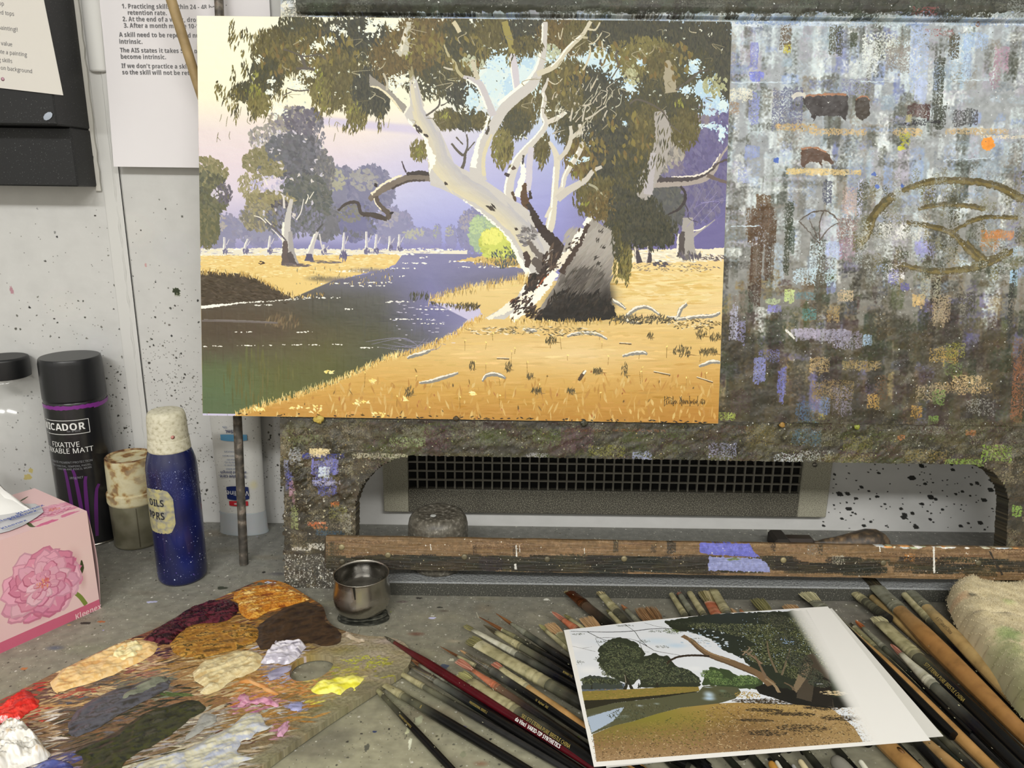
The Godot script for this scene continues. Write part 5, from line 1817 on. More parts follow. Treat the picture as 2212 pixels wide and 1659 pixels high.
	for u in [u1 - 0.016, u2 + 0.030]:
		var bl := MB.new()
		bl.box(Vector3(u, (st.y + sb.y) * 0.5, 0.0072), Vector3(0.024, (st.y - sb.y) * 0.8, 0.0086), 0.001)
		part("spacer_block", bl, plain(Color("4a4030"), 0.7), strip)
	for p in [[738,1182],[739,1213],[838,1199],[1003,1203],[1182,1208],[1348,1207],[1692,1210],[1908,1216],[2113,1216]]:
		var q := on_board(p[0], p[1], z1)
		var sc := MB.new()
		var r := 0.0030
		sc.lathe([r, -0.0004, r, 0.0005, r * 0.75, 0.0010, r * 0.3, 0.0012], 16, Vector3.ZERO, 1, 1, false, true)
		var scr := part("screw", sc, tri(plain(Color("9a8f6a").lerp(Color("4a463a"), rng.randf()), 0.45, 0.3), 1.0), strip, Transform3D(Basis(Vector3.RIGHT, PI / 2).rotated(Vector3.BACK, rng.randf()), Vector3(q.x, q.y, z1)))
		scr.rotate_object_local(Vector3.UP, rng.randf())

# a crusted slab: heights over a grid of cells inside `inside`, with sides down to z = back
func relief(r: Rect2, cell: float, back: float, uvr: Rect2, height: Callable, inside: Callable) -> MB:
	var nx := int(r.size.x / cell) + 1
	var ny := int(r.size.y / cell) + 1
	var mb := MB.new()
	var id := PackedInt32Array()
	id.resize((nx + 1) * (ny + 1))
	id.fill(-1)
	var on := PackedByteArray()
	on.resize(nx * ny)
	for y in ny:
		for x in nx:
			var u := r.position.x + (x + 0.5) * r.size.x / nx
			var v := r.position.y + (y + 0.5) * r.size.y / ny
			on[y * nx + x] = 1 if inside.call(u, v) else 0
	var v2 := func(x: int, y: int) -> int:
		var k := y * (nx + 1) + x
		if id[k] < 0:
			var u := r.position.x + x * r.size.x / nx
			var v := r.position.y + y * r.size.y / ny
			var j := cell * 0.3
			var uu := u
			var vv := v
			if x > 0 and x < nx and y > 0 and y < ny:
				uu += rng.randf_range(-j, j)
				vv += rng.randf_range(-j, j)
			id[k] = mb.add(Vector3(uu, vv, height.call(u, v)), Vector2((u - uvr.position.x) / uvr.size.x, 1.0 - (v - uvr.position.y) / uvr.size.y))
		return id[k]
	for y in ny:
		for x in nx:
			if not on[y * nx + x]:
				continue
			var a: int = v2.call(x, y)
			var b: int = v2.call(x, y + 1)
			var d: int = v2.call(x + 1, y + 1)
			var e: int = v2.call(x + 1, y)
			mb.quad(a, b, d, e)
			if x == 0 or not on[y * nx + x - 1]:
				side(mb, b, a, back)
			if x == nx - 1 or not on[y * nx + x + 1]:
				side(mb, e, d, back)
			if y == 0 or not on[(y - 1) * nx + x]:
				side(mb, a, e, back)
			if y == ny - 1 or not on[(y + 1) * nx + x]:
				side(mb, d, b, back)
	return mb

func side(mb: MB, a: int, b: int, back: float):
	var p := mb.v[a]
	var q := mb.v[b]
	var foot := -back * tan(deg_to_rad(LEAN)) + 0.0002      # the feet are cut level with the bench
	mb.quad(mb.add(Vector3(p.x, maxf(p.y, foot), back), mb.uv[a]), mb.add(p, mb.uv[a]), mb.add(q, mb.uv[b]), mb.add(Vector3(q.x, maxf(q.y, foot), back), mb.uv[b]))

func paint_easel(uvr: Rect2) -> ImageTexture:
	var ppm := 2048.0 / uvr.size.x
	var h := int(uvr.size.y * ppm)
	var c := Canvas.new(self, 2048, h, Color("7c7d78"), 33)
	c.on(board * Vector3(uvr.position.x, uvr.position.y + uvr.size.y, -0.001), board.basis.x, -board.basis.y, ppm, Vector2(1800, 500))
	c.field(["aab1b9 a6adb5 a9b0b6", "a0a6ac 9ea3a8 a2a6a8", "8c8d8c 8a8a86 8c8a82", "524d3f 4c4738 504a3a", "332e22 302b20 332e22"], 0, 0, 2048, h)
	var hi := hx("b4c6d6 9db0c0 cddce2 848d98 6c6d66 4f5046 e2ecee 98acd8 b4b0c0 8f8678 3f4338 eef4f2 7f8ac0 c8d4d8 d8e6ea 5a5c50")
	var lo := hx("4a4634 35321f 5a4c34 5c587c 716d9c 8c7a4c 424a26 6a5840 27251d 9a8a62 4c4f5c 3d2a28 6c6a5a 323d28 7e7468 2c2a22")
	var top := c.at(1800, 40).y
	var bot := c.at(1800, 925).y
	for q in 2100:
		var x := c.r.randf_range(560, 2560)
		var y := c.r.randf_range(20, 930)
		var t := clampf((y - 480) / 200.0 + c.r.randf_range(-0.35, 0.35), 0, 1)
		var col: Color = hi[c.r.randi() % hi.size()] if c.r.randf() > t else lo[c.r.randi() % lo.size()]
		c.dry(x, y, c.r.randf_range(8, 34), c.r.randf_range(20, 110), c.vary(col, 0.02), 0.9, 1 + c.r.randi() % 4)
	for q in 260:
		var x := c.r.randf_range(1560, 2330)
		var y := c.r.randf_range(40, 920)
		var col: Color = hi[c.r.randi() % hi.size()] if y < 560 else lo[c.r.randi() % lo.size()]
		c.dry(x, y, c.r.randf_range(30, 110), c.r.randf_range(6, 18), c.vary(col, 0.02), 0.8, 1 + c.r.randi() % 2, true)
	# dark, mossy foot of the panel
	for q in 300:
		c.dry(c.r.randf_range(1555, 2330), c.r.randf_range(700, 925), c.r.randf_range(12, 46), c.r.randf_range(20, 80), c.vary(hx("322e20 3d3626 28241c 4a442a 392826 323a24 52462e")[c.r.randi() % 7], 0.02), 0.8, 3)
	c.blend_soft(1540, 10, 2330, 925, 3)
	# touches that stand out: x, y, w, h, colour, grain
	for l in [
		[1630,120,16,60,"8e95d8",4],[1632,165,24,24,"7d86e0",4],[1628,240,18,80,"8b93cc",3],[1624,330,28,34,"8f9fd6",4],[1606,380,22,40,"a4acd4",3],[1985,130,36,150,"b4c6ea",3],[1990,200,26,60,"c0cdf2",4],[2075,130,40,110,"b2cce4",3],[2110,90,50,40,"a9c2e8",3],
		[1700,105,12,26,"cbc042",4],[1805,90,24,80,"474836",3],[1845,85,12,34,"37402a",4],[1695,80,16,60,"5f4c38",3],[1935,95,60,40,"8c8a80",2],[2028,200,22,170,"3d4134",3],[2030,260,24,60,"30362c",3],[2060,100,16,60,"4a4432",3],
		[1900,100,70,60,"e9efe6",2],[1880,130,30,90,"e4ecec",2],[1940,130,50,60,"8d8680",3],[2030,70,60,20,"a05050",0],[2165,130,30,60,"b893a8",3],[2150,170,22,40,"a88a9c",2],[1600,205,50,30,"e6e4d2",3],
		[1700,235,60,90,"6a6e8c",3],[1850,190,60,40,"8c90b0",2],[1580,235,30,30,"a08468",2],[1720,275,90,18,"cfae74",3],[1810,285,120,16,"d6b47a",3],[1960,285,60,18,"d8b87c",3],[2110,284,130,16,"cdb080",3],[2170,296,100,8,"e9dcc0",3],[1780,372,160,14,"e6c886",4],[1740,368,80,12,"dcc488",3],
		[1985,240,46,34,"4e3430",4],[2000,262,60,8,"26262a",3],[1970,268,60,6,"2c2c34",3],[2085,255,50,40,"4a4a4c",3],[1965,255,14,20,"b8b078",4],[1955,300,20,30,"b9b83c",3],[1948,320,14,10,"d6d83a",4],
		[1646,490,46,96,"4c3218",4],[1632,575,20,120,"4a3218",4],[1660,565,16,100,"45301c",4],[1630,640,26,50,"3c2a1c",3],[1648,436,26,34,"5e4426",4],[1644,480,64,60,"5a3e20",2],[1622,500,10,60,"523a20",4],[1672,500,10,50,"523a20",4],[1704,470,16,70,"37402f",3],[1700,540,10,120,"3d4434",3],[1708,520,8,60,"2f3a2a",4],[1785,420,14,60,"565a6c",3],[1836,440,30,70,"c0a8a0",3],[1858,430,8,90,"c4c8e4",3],[1830,500,40,60,"8a706a",2],
		[1780,560,60,90,"cfe0e8",3],[1760,600,90,40,"c4dbe8",3],[1800,540,30,40,"b4c0ea",4],[1775,590,20,80,"4a4438",3],[1768,640,12,120,"4c4434",3],[1830,540,30,50,"a08494",3],
		[1930,500,60,40,"e6e6e0",3],[1980,500,50,40,"d2d4cc",2],[2000,540,40,40,"9a9cc8",3],[1990,535,24,30,"a4a4dc",4],[1930,590,40,40,"e4e6e6",3],[1960,580,60,16,"4a4028",3],[2060,500,24,160,"4c4a34",2],
		[2160,508,60,22,"d08a54",4],[2140,520,40,50,"a8743c",2],[2190,600,14,40,"a4c8e8",4],[2185,680,12,200,"3a3a34",3],[2200,850,24,160,"8a5a3a",3],[2200,760,24,60,"7a5a40",2],
		[1705,642,18,34,"c9e08c",4],[1670,652,30,14,"b9c89c",4],[1672,668,26,18,"8684cc",4],[1740,640,40,20,"5f8088",3],[1748,680,30,30,"5a8886",3],[1800,680,24,40,"a08858",3],[1826,640,30,30,"d0b890",3],[1985,650,24,30,"d8b678",4],[1930,600,20,40,"7a78b4",3],[1955,620,16,20,"6664a8",4],[2035,670,40,70,"b4a284",3],[2010,620,40,60,"a8a690",2],[2085,660,40,60,"46423a",3],
		[1780,725,120,30,"a09cb0",4],[1740,720,60,24,"b0aac0",4],[1830,735,60,40,"908ca0",3],[1873,735,16,26,"a6c4e6",4],[1640,800,22,60,"8b92dc",4],[1690,830,18,80,"7276c8",4],[1660,770,40,30,"6a6aa0",2],[1600,720,20,60,"8a88b4",3],[1585,700,16,90,"b4b4d0",3],[1570,900,34,20,"a4b44c",3],[1600,870,40,60,"43302e",2],
		[1770,790,40,40,"b49a68",3],[1860,790,80,24,"a08a58",3],[1800,845,90,50,"8c764c",2],[1780,880,20,50,"6a7aa0",3],[1740,890,40,50,"4a6484",2],[1775,905,12,24,"b0a04c",3],[1820,870,40,70,"807888",2],[1905,840,30,60,"6a5038",2],[1885,870,20,40,"b8924c",3],[2040,770,60,40,"b0924c",2],[2065,760,40,40,"8c8a3c",2],[2080,840,120,30,"c4a878",2],[2090,820,60,20,"d2b888",3],[2010,850,60,40,"a89878",2],[1980,890,20,34,"b08a44",3],[2028,860,26,40,"6f8a48",3],[2015,910,16,24,"7ca048",4],[2120,880,60,40,"8c8c84",2],[2140,870,40,60,"3a3432",2],[2060,800,40,40,"62703c",2],
		[1770,918,110,12,"6fa4c4",3],[1830,922,90,12,"a0a0b4",2],[1850,922,24,10,"b8c050",4],[1682,922,26,10,"c0903c",4]]:
		c.dry(l[0], l[1], l[2], l[3], Color(l[4]), 0.95, l[5])
	# rubbed-on cattle, arcs and bare branches left from other pictures
	c.poly([1735,212,1742,206,1832,204,1834,240,1828,262,1820,250,1765,250,1760,262,1752,240,1740,225], Color("3f3a3a"), 1.5)
	c.stroke([1742, 206, 4, 1780, 203, 5, 1830, 203, 4], Color("a87a5c"), 1)
	c.stroke([1712, 210, 9, 1726, 202, 10, 1742, 206, 8], Color("d5d2c8"), 1.2)
	c.poly([1850, 215, 1866, 204, 1880, 215, 1880, 250, 1866, 260, 1850, 252], Color("443c34"), 1.5)
	c.stroke([1850, 215, 2, 1866, 205, 3, 1882, 216, 2], Color("a4704e"), 0.8)
	c.poly([1732,320,1760,318,1790,330,1802,350,1796,354,1778,342,1776,362,1770,350,1748,348,1740,362,1732,358], Color("5b4334"), 1.4)
	c.stroke([1732, 320, 4, 1762, 318, 4, 1786, 328, 3], Color("a9795a"), 0.8)
	for l in [[1860,530,14,1880,480,18,1920,430,20,1935,425,14],[1950,410,10,2010,392,14,2080,390,16,2150,400,16,2212,430,20],[1870,520,10,1880,500,12,1890,470,10],[1960,480,10,2050,500,12,2120,560,14,2180,540,12],[1950,570,10,2020,585,14,2120,575,14,2190,540,10],[1985,450,8,2050,440,10,2130,450,12],[2060,500,8,2120,470,10,2200,470,10],[2090,520,8,2130,560,10]]:
		c.stroke(l, Color("5a5030"), 1.6)
		var m := []
		for q in l.size():
			m.append(l[q] * (0.4 if q % 3 == 2 else 1.0) + (2.0 if q % 3 == 1 else 0.0))
		c.stroke(m, Color("786a3a"), 1.4)
	for q in 150:       # scuffed back into the board
		c.dry(c.r.randf_range(1850, 2220), c.r.randf_range(380, 600), c.r.randf_range(8, 26), c.r.randf_range(12, 50), c.vary(hx("6a6238 8c8e88 a9b0b4 4a4a34 c4c8c4 7c7a60")[c.r.randi() % 6], 0.03), 0.85, c.r.randi() % 3)
	for l in [[1772,530,3,1772,480,3,1780,455,3],[1770,525,2,1745,495,2,1728,478,2],[1772,520,2,1790,495,2,1812,480,2],[1768,515,2,1752,480,2,1750,468,2],[1726,478,1.6,1755,458,3,1790,456,3,1815,480,1.6]]:
		c.stroke(l, Color("5b5148"), 0.6)
	c.stroke([1698, 712, 4, 1710, 722, 5, 1718, 732, 3], Color("e8e6e0"), 0.8)
	for l in [[1580,488,1640,487],[1580,177,1720,176],[1860,175,1930,175],[2040,172,2140,172],[2040,345,2150,340]]:
		c.stroke([l[0], l[1], 2, l[2], l[3], 2], Color("c9d8e4"), 1.0)
	c.lump(2136, 310, 14.5, 14.5, Color("f59c3c"), 0.03, 30)
	c.spot(c.at(2114, 51), 6 * c.k, Color("8a5a34"))
	for l in [[1678, 345, 6], [1890, 375, 5], [1896, 402, 5], [1950, 400, 4]]:
		c.lump(l[0], l[1], l[2], l[2], Color("4a68b8"), 0.25)
	# blue-white line under the upper rail, and the pale corner by the painting
	for q in 260:
		c.dry(c.r.randf_range(640, 2330), c.r.randf_range(34, 50), c.r.randf_range(20, 90), c.r.randf_range(4, 10), c.vary(hx("a9bfe0 c4d4e8 d8e2ea 8fa6cc b4c4cc e2e8ea 9aa8a8")[c.r.randi() % 7], 0.02), 0.9, 3, true)
	for q in 60:
		c.dry(c.r.randf_range(604, 660), c.r.randf_range(0, 45), c.r.randf_range(10, 40), c.r.randf_range(5, 20), c.vary(hx("e9e6d2 d8dcdc c2cad8 ded8c4")[c.r.randi() % 4], 0.02), 0.9, 3, true)
	# upper rail: dark, mossy
	c.poly([644, -90, 2330, -76, 2330, 34, 1900, 32, 644, 30], Color("3a3c32"), 3)
	for q in 520:
		c.dry(c.r.randf_range(642, 2330), c.r.randf_range(-60, 32), c.r.randf_range(20, 80), c.r.randf_range(6, 26), c.vary(hx("3a3d31 474a3f 535349 2e3028 424033 5e6056 383530 4a5244")[c.r.randi() % 8], 0.02), 0.85, 3, true)
	for l in [[1360,2,40,10,"5a5a3a"],[2020,4,200,3,"a8a848"],[1700,4,60,3,"9a9c4a"],[1990,30,60,14,"8a4a48"],[2190,20,50,40,"8c928e"]]:
		c.dry(l[0], l[1], l[2], l[3], Color(l[4]), 0.8, 2, true)
	# lower rail and legs
	var y1 := c.at(1400, 908).y
	c.img.fill_rect(Rect2i(0, int(y1), 2048, h - int(y1)), Color("38342a"))
	for q in 900:
		c.dry(c.r.randf_range(600, 2330), c.r.randf_range(915, 1005), c.r.randf_range(20, 90), c.r.randf_range(6, 34), c.vary(hx("454026 544e30 2a281a 4a342c 36231f 454e20 6c6a52 56523c 38341f 221f16")[c.r.randi() % 10], 0.02), 0.8, 2, c.r.randf() < 0.7)
	for q in 700:
		var left := c.r.randf() < 0.55
		c.dry(c.r.randf_range(606, 790) if left else c.r.randf_range(2130, 2330), c.r.randf_range(920, 1290), c.r.randf_range(10, 50), c.r.randf_range(8, 50), c.vary(hx("4a4433 5c543f 332f22 70674e 3f382b 2e2a21 7c735a 4a3d2a")[c.r.randi() % 8], 0.025), 0.85, 2, c.r.randf() < 0.5)
	for l in [[945,945,60,60,"4a3034",2],[1245,950,70,60,"4c3436",3],[1180,945,60,40,"55602c",2],[1310,975,80,30,"7a7a34",2],[1385,985,40,22,"8a90b0",3],[1380,930,120,8,"7a5230",2],[1260,930,90,8,"6a4a30",2],[1560,975,60,40,"8a8aa8",2],[1700,990,60,24,"b0b4b8",2],[1760,985,70,26,"9c9e98",2],[1740,945,60,40,"486070",2],[1640,940,60,50,"62562a",2],[1850,960,60,40,"6a6630",2],[2000,930,80,20,"6a6a60",2],[1945,945,16,14,"b07040",3],[2095,935,20,14,"a86a3c",3],[2080,1000,80,20,"74903c",3],[2150,980,60,40,"84a440",2],[2195,1105,20,30,"8cb84c",3],[2190,960,40,60,"5c5a4a",2],[1830,990,100,22,"7a7048",2],[2000,985,90,30,"7a6a38",2],[820,985,120,14,"a8a48c",3],[880,955,80,24,"7a8858",2],[1160,985,50,14,"a0a0a8",2],
		[700,985,90,14,"4c509c",3],[702,1010,60,40,"7d80d8",4],[700,1040,50,26,"8b8ec8",3],[706,1060,40,24,"5c5fa8",3],[701,1020,20,30,"d8e2e6",4],[704,1042,60,10,"b8b4c8",3],[640,985,24,40,"a4a8b0",3],[622,1010,14,40,"8a8eb0",3],[626,1040,18,50,"6468a8",3],[690,975,44,16,"eed9a4",4],[688,978,34,18,"f0dca8",4],[622,940,24,30,"6a6a40",2],[665,950,60,24,"6a7048",2],
		[680,1132,30,12,"c0683c",3],[690,1140,26,8,"c87844",3],[722,1090,16,14,"c0703c",3],[700,1130,10,8,"d08050",4],[712,1152,60,14,"3c5060",3],[692,1180,60,16,"d5d2c6",3],[650,1186,40,10,"c9c6ba",3],[730,1110,40,40,"7a7a48",2],[750,1010,20,40,"8c8468",2],[630,1060,10,60,"b48a9c",3],[634,1120,10,60,"8a9460",3],[745,1130,24,50,"8a8674",3]]:
		c.dry(l[0], l[1], l[2], l[3], Color(l[4]), 0.95, l[5])
	# the legs' feet: dark with pale spatter
	for q in 160:
		c.dry(c.r.randf_range(606, 780), c.r.randf_range(1195, 1290), c.r.randf_range(14, 40), c.r.randf_range(8, 30), c.vary(hx("4b4840 3f3c35 57544a 464037")[c.r.randi() % 4], 0.02), 0.85, 3, true)
	var p0 := c.at(610, 1195)
	c.specks(Rect2(p0.x, p0.y, 170 * c.k, 95 * c.k), 1500, hx("b4b2aa d5d4cc 8c8a80 a09e94"), 0.7, 2.6, 4.0)
	c.specks(Rect2(0, c.at(1400, 910).y, 2048, 130 * c.k), 2400, hx("c8c4b0 8e8c6c b49c58 9a9a90 d8d8d0 a8b06c"), 0.6, 1.7, 4.0)
	c.specks(Rect2(0, 0, 2048, bot), 9000, hx("dfe4e6 c9ced0 5a5a54 4a4a46 a9acaa f0f2f0"), 0.6, 1.8, 4.0)
	c.specks(Rect2(0, p0.y - 240 * c.k, 200 * c.k, 320 * c.k), 1000, hx("d2cfc2 3a382e b0a888 8a8676"), 0.6, 2.6, 4.0)
	c.mottle(0.05, 0.10, 5, 0.0, 5)
	return c.texture()

func paint_strip(c: Canvas, u0: float, v1: float, len: float, z: float):
	c.on(board * Vector3(u0, v1, z), board.basis.x, -board.basis.y, 2048.0 / len, Vector2(1400, 1200))
	for q in 260:
		c.dry(c.r.randf_range(700, 2300), c.r.randf_range(1165, 1245), c.r.randf_range(40, 160), c.r.randf_range(3, 10), c.vary(hx("84694a 745a3c 907556 644c34 9c8160")[c.r.randi() % 5], 0.02), 0.8, 3, true)
	# dark band of old paint along the lower half
	for q in 330:
		var x := c.r.randf_range(700, 2300) if q < 200 else c.r.randf_range(700, 1520)
		if x > 1850 and c.r.randf() < 0.6:
			continue
		c.dry(x, c.r.randf_range(1204, 1228) + (x - 700) * 0.003, c.r.randf_range(40, 120), c.r.randf_range(6, 18), c.vary(hx("26211a 322b1f 3c3724 22241c")[c.r.randi() % 4], 0.015), 0.9, 4, true)
	for l in [[790,1222,150,24,"352e26",3],[960,1225,120,20,"3a3020",3],[1060,1220,50,40,"2c2426",3],[1480,1215,90,30,"34302a",3],[1230,1215,60,40,"3c3a28",2],[1640,1215,60,30,"3a3626",3],[720,1200,30,60,"4a4230",3],[1330,1180,10,30,"2f2c22",4],[1450,1185,18,30,"34302a",4],[1410,1185,8,28,"4a4030",3],[1668,1180,6,26,"3a3024",3],[1770,1180,6,40,"3c3424",3],[2080,1210,80,14,"2c3020",3],[1860,1212,120,10,"3c3a28",3],[1980,1214,80,10,"4a3c28",2],[1025,1190,5,30,"4a3a28",3],[1110,1190,5,30,"4a3a28",3]]:
		c.dry(l[0], l[1], l[2], l[3], Color(l[4]), 0.95, l[5])
	# two violet-blue patches
	c.poly([1512,1172,1618,1174,1626,1188,1642,1204,1560,1200,1530,1198,1510,1192], Color("6a6cc0"), 1.5)
	c.poly([1532, 1202, 1640, 1206, 1660, 1222, 1664, 1236, 1528, 1232], Color("8c92c0"), 2.0)
	c.dry(1575, 1184, 110, 20, Color("7a7ed0"), 0.7, 2, true)
	c.dry(1600, 1220, 130, 22, Color("9aa0c8"), 0.7, 2, true)
	c.dabs(1585, 1208, 14, 3, 8, hx("6a7850"), 14, 3, 0, 20)
	for l in [[1115,1190,2.4,26],[1122,1186,1.6,14],[2017,1210,4,56],[1113,1224,5,12],[1262,1190,2,12],[1900,1184,3,16],[930,1182,2,14]]:
		c.stroke([l[0], l[1] - l[3] * 0.5, l[2], l[0] + 1, l[1] + l[3] * 0.5, l[2]], Color("dcdad2"), 0.5)
	c.dry(1810, 1210, 24, 22, Color("a8a494"), 0.8, 2)
	c.dry(1755, 1190, 22, 26, Color("8a847a"), 0.8, 2)
	c.dry(1965, 1205, 22, 20, Color("b87c3c"), 0.7, 2)
	c.stroke([2138, 1190, 4, 2150, 1215, 4, 2166, 1242, 5], Color("2c261e"), 0.8)
	for q in 46:
		c.dab(c.at(c.r.randf_range(1890, 2210), c.r.randf_range(1177, 1184)), c.k * c.r.randf_range(6, 26), c.k * 5, c.r.randf_range(-0.2, 0.2), c.vary(hx("e4e4e2 c8d4dc e0a060 d8d8c0 b8c4a0 f0eeea")[c.r.randi() % 6], 0.03))
	c.specks(Rect2(0, 0, 2048, 192), 2600, hx("d8d4c4 b0a68c e8e6dc c8b88c 3a3226 8a8070"), 0.6, 1.8, 4.0)
	c.mottle(0.06, 0.14, 15, 0.0, 4)

# ---------------------------------------------------------------- things printed round a bottle
# ribbon lying on a vertical cylinder of radius r: x (round the front), y, width triples
func bent_stroke(pts: Array, r: float, m: Material, parent: Node, xf: Transform3D, called := "print_mark") -> MeshInstance3D:
	var mb := MB.new()
	var n := pts.size() / 3
	for k in n:
		var p := Vector2(pts[k * 3], pts[k * 3 + 1])
		var a := Vector2(pts[maxi(k - 1, 0) * 3], pts[maxi(k - 1, 0) * 3 + 1])
		var b := Vector2(pts[mini(k + 1, n - 1) * 3], pts[mini(k + 1, n - 1) * 3 + 1])
		var t := (b - a).normalized()
		var s := Vector2(-t.y, t.x) * float(pts[k * 3 + 2]) * 0.5
		for q in [p + s, p - s]:
			mb.add(Vector3(sin(q.x / r) * r, q.y, cos(q.x / r) * r - r), Vector2(k, 0))
	for k in n - 1:
		mb.quad(k * 2, k * 2 + 2, k * 2 + 3, k * 2 + 1)
	return part(called, mb, m, parent, xf)

# patch (rounded rectangle) lying on the cylinder
func bent_patch(x0: float, x1: float, y0: float, y1: float, r: float, m: Material, parent: Node, xf: Transform3D, called := "label_patch", bulge := 0.0, rough := 0.0) -> MeshInstance3D:
	var mb := MB.new()
	var n := 24
	for k in n + 1:
		var u := float(k) / n
		var x := lerpf(x0, x1, u)
		var c := minf(1.0, minf(u, 1.0 - u) * (x1 - x0) / (0.18 * (y1 - y0)) + 0.35)
		var ym := (y0 + y1) * 0.5
		var hh := (y1 - y0) * 0.5 * minf(1.0, sqrt(c)) + bulge * sin(u * PI)
		for sg in [1.0, -1.0]:
			mb.add(Vector3(sin(x / r) * r, ym + sg * hh + rng.randf_range(-rough, rough), cos(x / r) * r - r), Vector2(u, 0.5 - sg * 0.5))
	for k in n:
		mb.quad(k * 2, k * 2 + 2, k * 2 + 3, k * 2 + 1)
	return part(called, mb, m, parent, xf)

func front_of(p: Vector3, r: float, turn := 0.0) -> Transform3D:
	# the frame of print facing the camera on a bottle standing at p: origin on its skin, turned by `turn` degrees
	var a := atan2(EYE.x - p.x, EYE.z - p.z) + deg_to_rad(turn)
	return Transform3D(Basis(Vector3.UP, a), Vector3(sin(a), 0, cos(a)) * r)

func build_bottles():
	spray_can()
	clear_bottle()
	cream_jar()
	blue_bottle()
	lotion_bottle()
	crusted_jar()
	old_brush()

func spray_can():
	var p := on_bench(204, 1156)
	var r := metres(58.5, p)
	var hb := height_over(p, 856)
	var ht := height_over(p, 768)
	var t := thing("spray_can", "tall black aerosol can with a black cap and purple band, against the wall", "spray can", p)
	var gl := plain(Color("121316"), 0.22)
	gl.clearcoat_enabled = true
	gl.clearcoat = 0.4
	var b := MB.new()
	b.lathe([r * 0.93, 0.0006, r * 0.98, 0.0012, r, 0.004, r, hb * 0.5, r, hb - 0.004, r * 0.985, hb - 0.001, r * 0.96, hb], 64)
	part("body", b, gl, t)
	var rim := MB.new()
	rim.lathe([r * 0.9, 0.0, r * 1.01, 0.0003, r * 1.02, 0.0014, r * 1.005, 0.0026, r * 0.97, 0.003], 64)
	part("base_rim", rim, M.steel, t)
	var cp := MB.new()
	cp.lathe([r * 0.95, hb - 0.002, r * 0.99, hb + 0.0008, r * 1.0, hb + 0.002, r * 0.985, ht - 0.006, r * 0.96, ht - 0.0015, r * 0.93, ht - 0.0002, r * 0.93, ht - 0.0002, r * 0.9, ht, 0.002, ht],64)
	part("cap", cp, plain(Color("1b1c1f"), 0.34), t)
	# brushed purple band below the cap
	var pm := plain(Color("7a2a86"), 0.35)
	var xf := front_of(p, r + 0.0003, 0)
	var up := func(y: float) -> Transform3D: return Transform3D(xf.basis, xf.origin + Vector3.UP * y)
	var yb := height_over(p, 866)
	var l := []
	for k in 30:
		l.append_array([lerpf(-0.052, 0.024, k / 29.0), rng.randf_range(-0.0004, 0.0004) + 0.0006, 0.0042 + rng.randf_range(-0.0006, 0.0006)])
	bent_stroke(l, r, pm, t, up.call(yb), "purple_band")
	l = []
	for k in 16:
		l.append_array([lerpf(0.017, 0.05, k / 15.0), lerpf(-0.001, 0.0012, k / 15.0) + rng.randf_range(-0.0002, 0.0002), 0.0044])
	var up2: Transform3D = up.call(yb)
	bent_stroke(l, r + 0.0002, pm, t, up2, "purple_band")
	# print
	var f2 := front_of(p, r + 0.00025, 10)
	var at := func(y: float) -> Transform3D: return Transform3D(f2.basis, f2.origin + Vector3.UP * y)
	letters("MICADOR", 0.0080, M.white_ink, t, at.call(height_over(p, 904)), true, r, 1.0, 1.0)
	for q in [[-0.052, 0.007, 0.004, 0.007], [0.004, 0.007, 0.004, -0.0085], [0.004, -0.0085, -0.052, -0.0085]]:
		var s := []
		for k in 12:
			s.append_array([lerpf(q[0], q[2], k / 11.0), lerpf(q[1], q[3], k / 11.0), 0.0006])
		bent_stroke(s, r, M.white_ink, t, at.call(height_over(p, 904)), "print_frame")
	letters("for artists", 0.0022, M.grey_ink, t, at.call(height_over(p, 913)), false, r, 1.0, 1.4)
	letters("FIXATIVE", 0.0058, M.white_ink, t, at.call(height_over(p, 941)), false, r, 1.0, 1.25)
	letters("WORKABLE MATT", 0.0058, M.white_ink, t, at.call(height_over(p, 954)), false, r, 1.0, 0.92)
	letters("ULTIMATE PIGMENT PROTECTION", 0.0024, M.grey_ink, t, at.call(height_over(p, 978)), false, r, 1.0, 0.95)
	letters("FOR CHARCOAL, TEMPERA, PASTEL,", 0.0021, M.grey_ink, t, at.call(height_over(p, 986)), false, r, 1.0, 0.97)
	letters("CRAYON AND PENCIL WORK", 0.0021, M.grey_ink, t, at.call(height_over(p, 992)), false, r, 1.0, 0.97)
	letters("285g NET", 0.0024, M.grey_ink, t, at.call(height_over(p, 1010)), false, r, 1.0, 1.6)
	var pm2 := plain(Color("561e66"), 0.45)
	for q in [[-0.027,0.095,-0.024,0.03],[-0.018,0.094,-0.014,0.02],[-0.006,0.085,-0.010,0.015],[0.006,0.073,-0.003,0.012]]:
		var s := []
		for k in 14:
			var u := k / 13.0
			s.append_array([q[0] + (q[2] - q[0]) * pow(u, 0.45), lerpf(q[1], q[3], u), 0.0030 + 0.0010 * sin(u * 3.0)])
		bent_stroke(s, r, pm2, t, at.call(0.0), "purple_swirl")

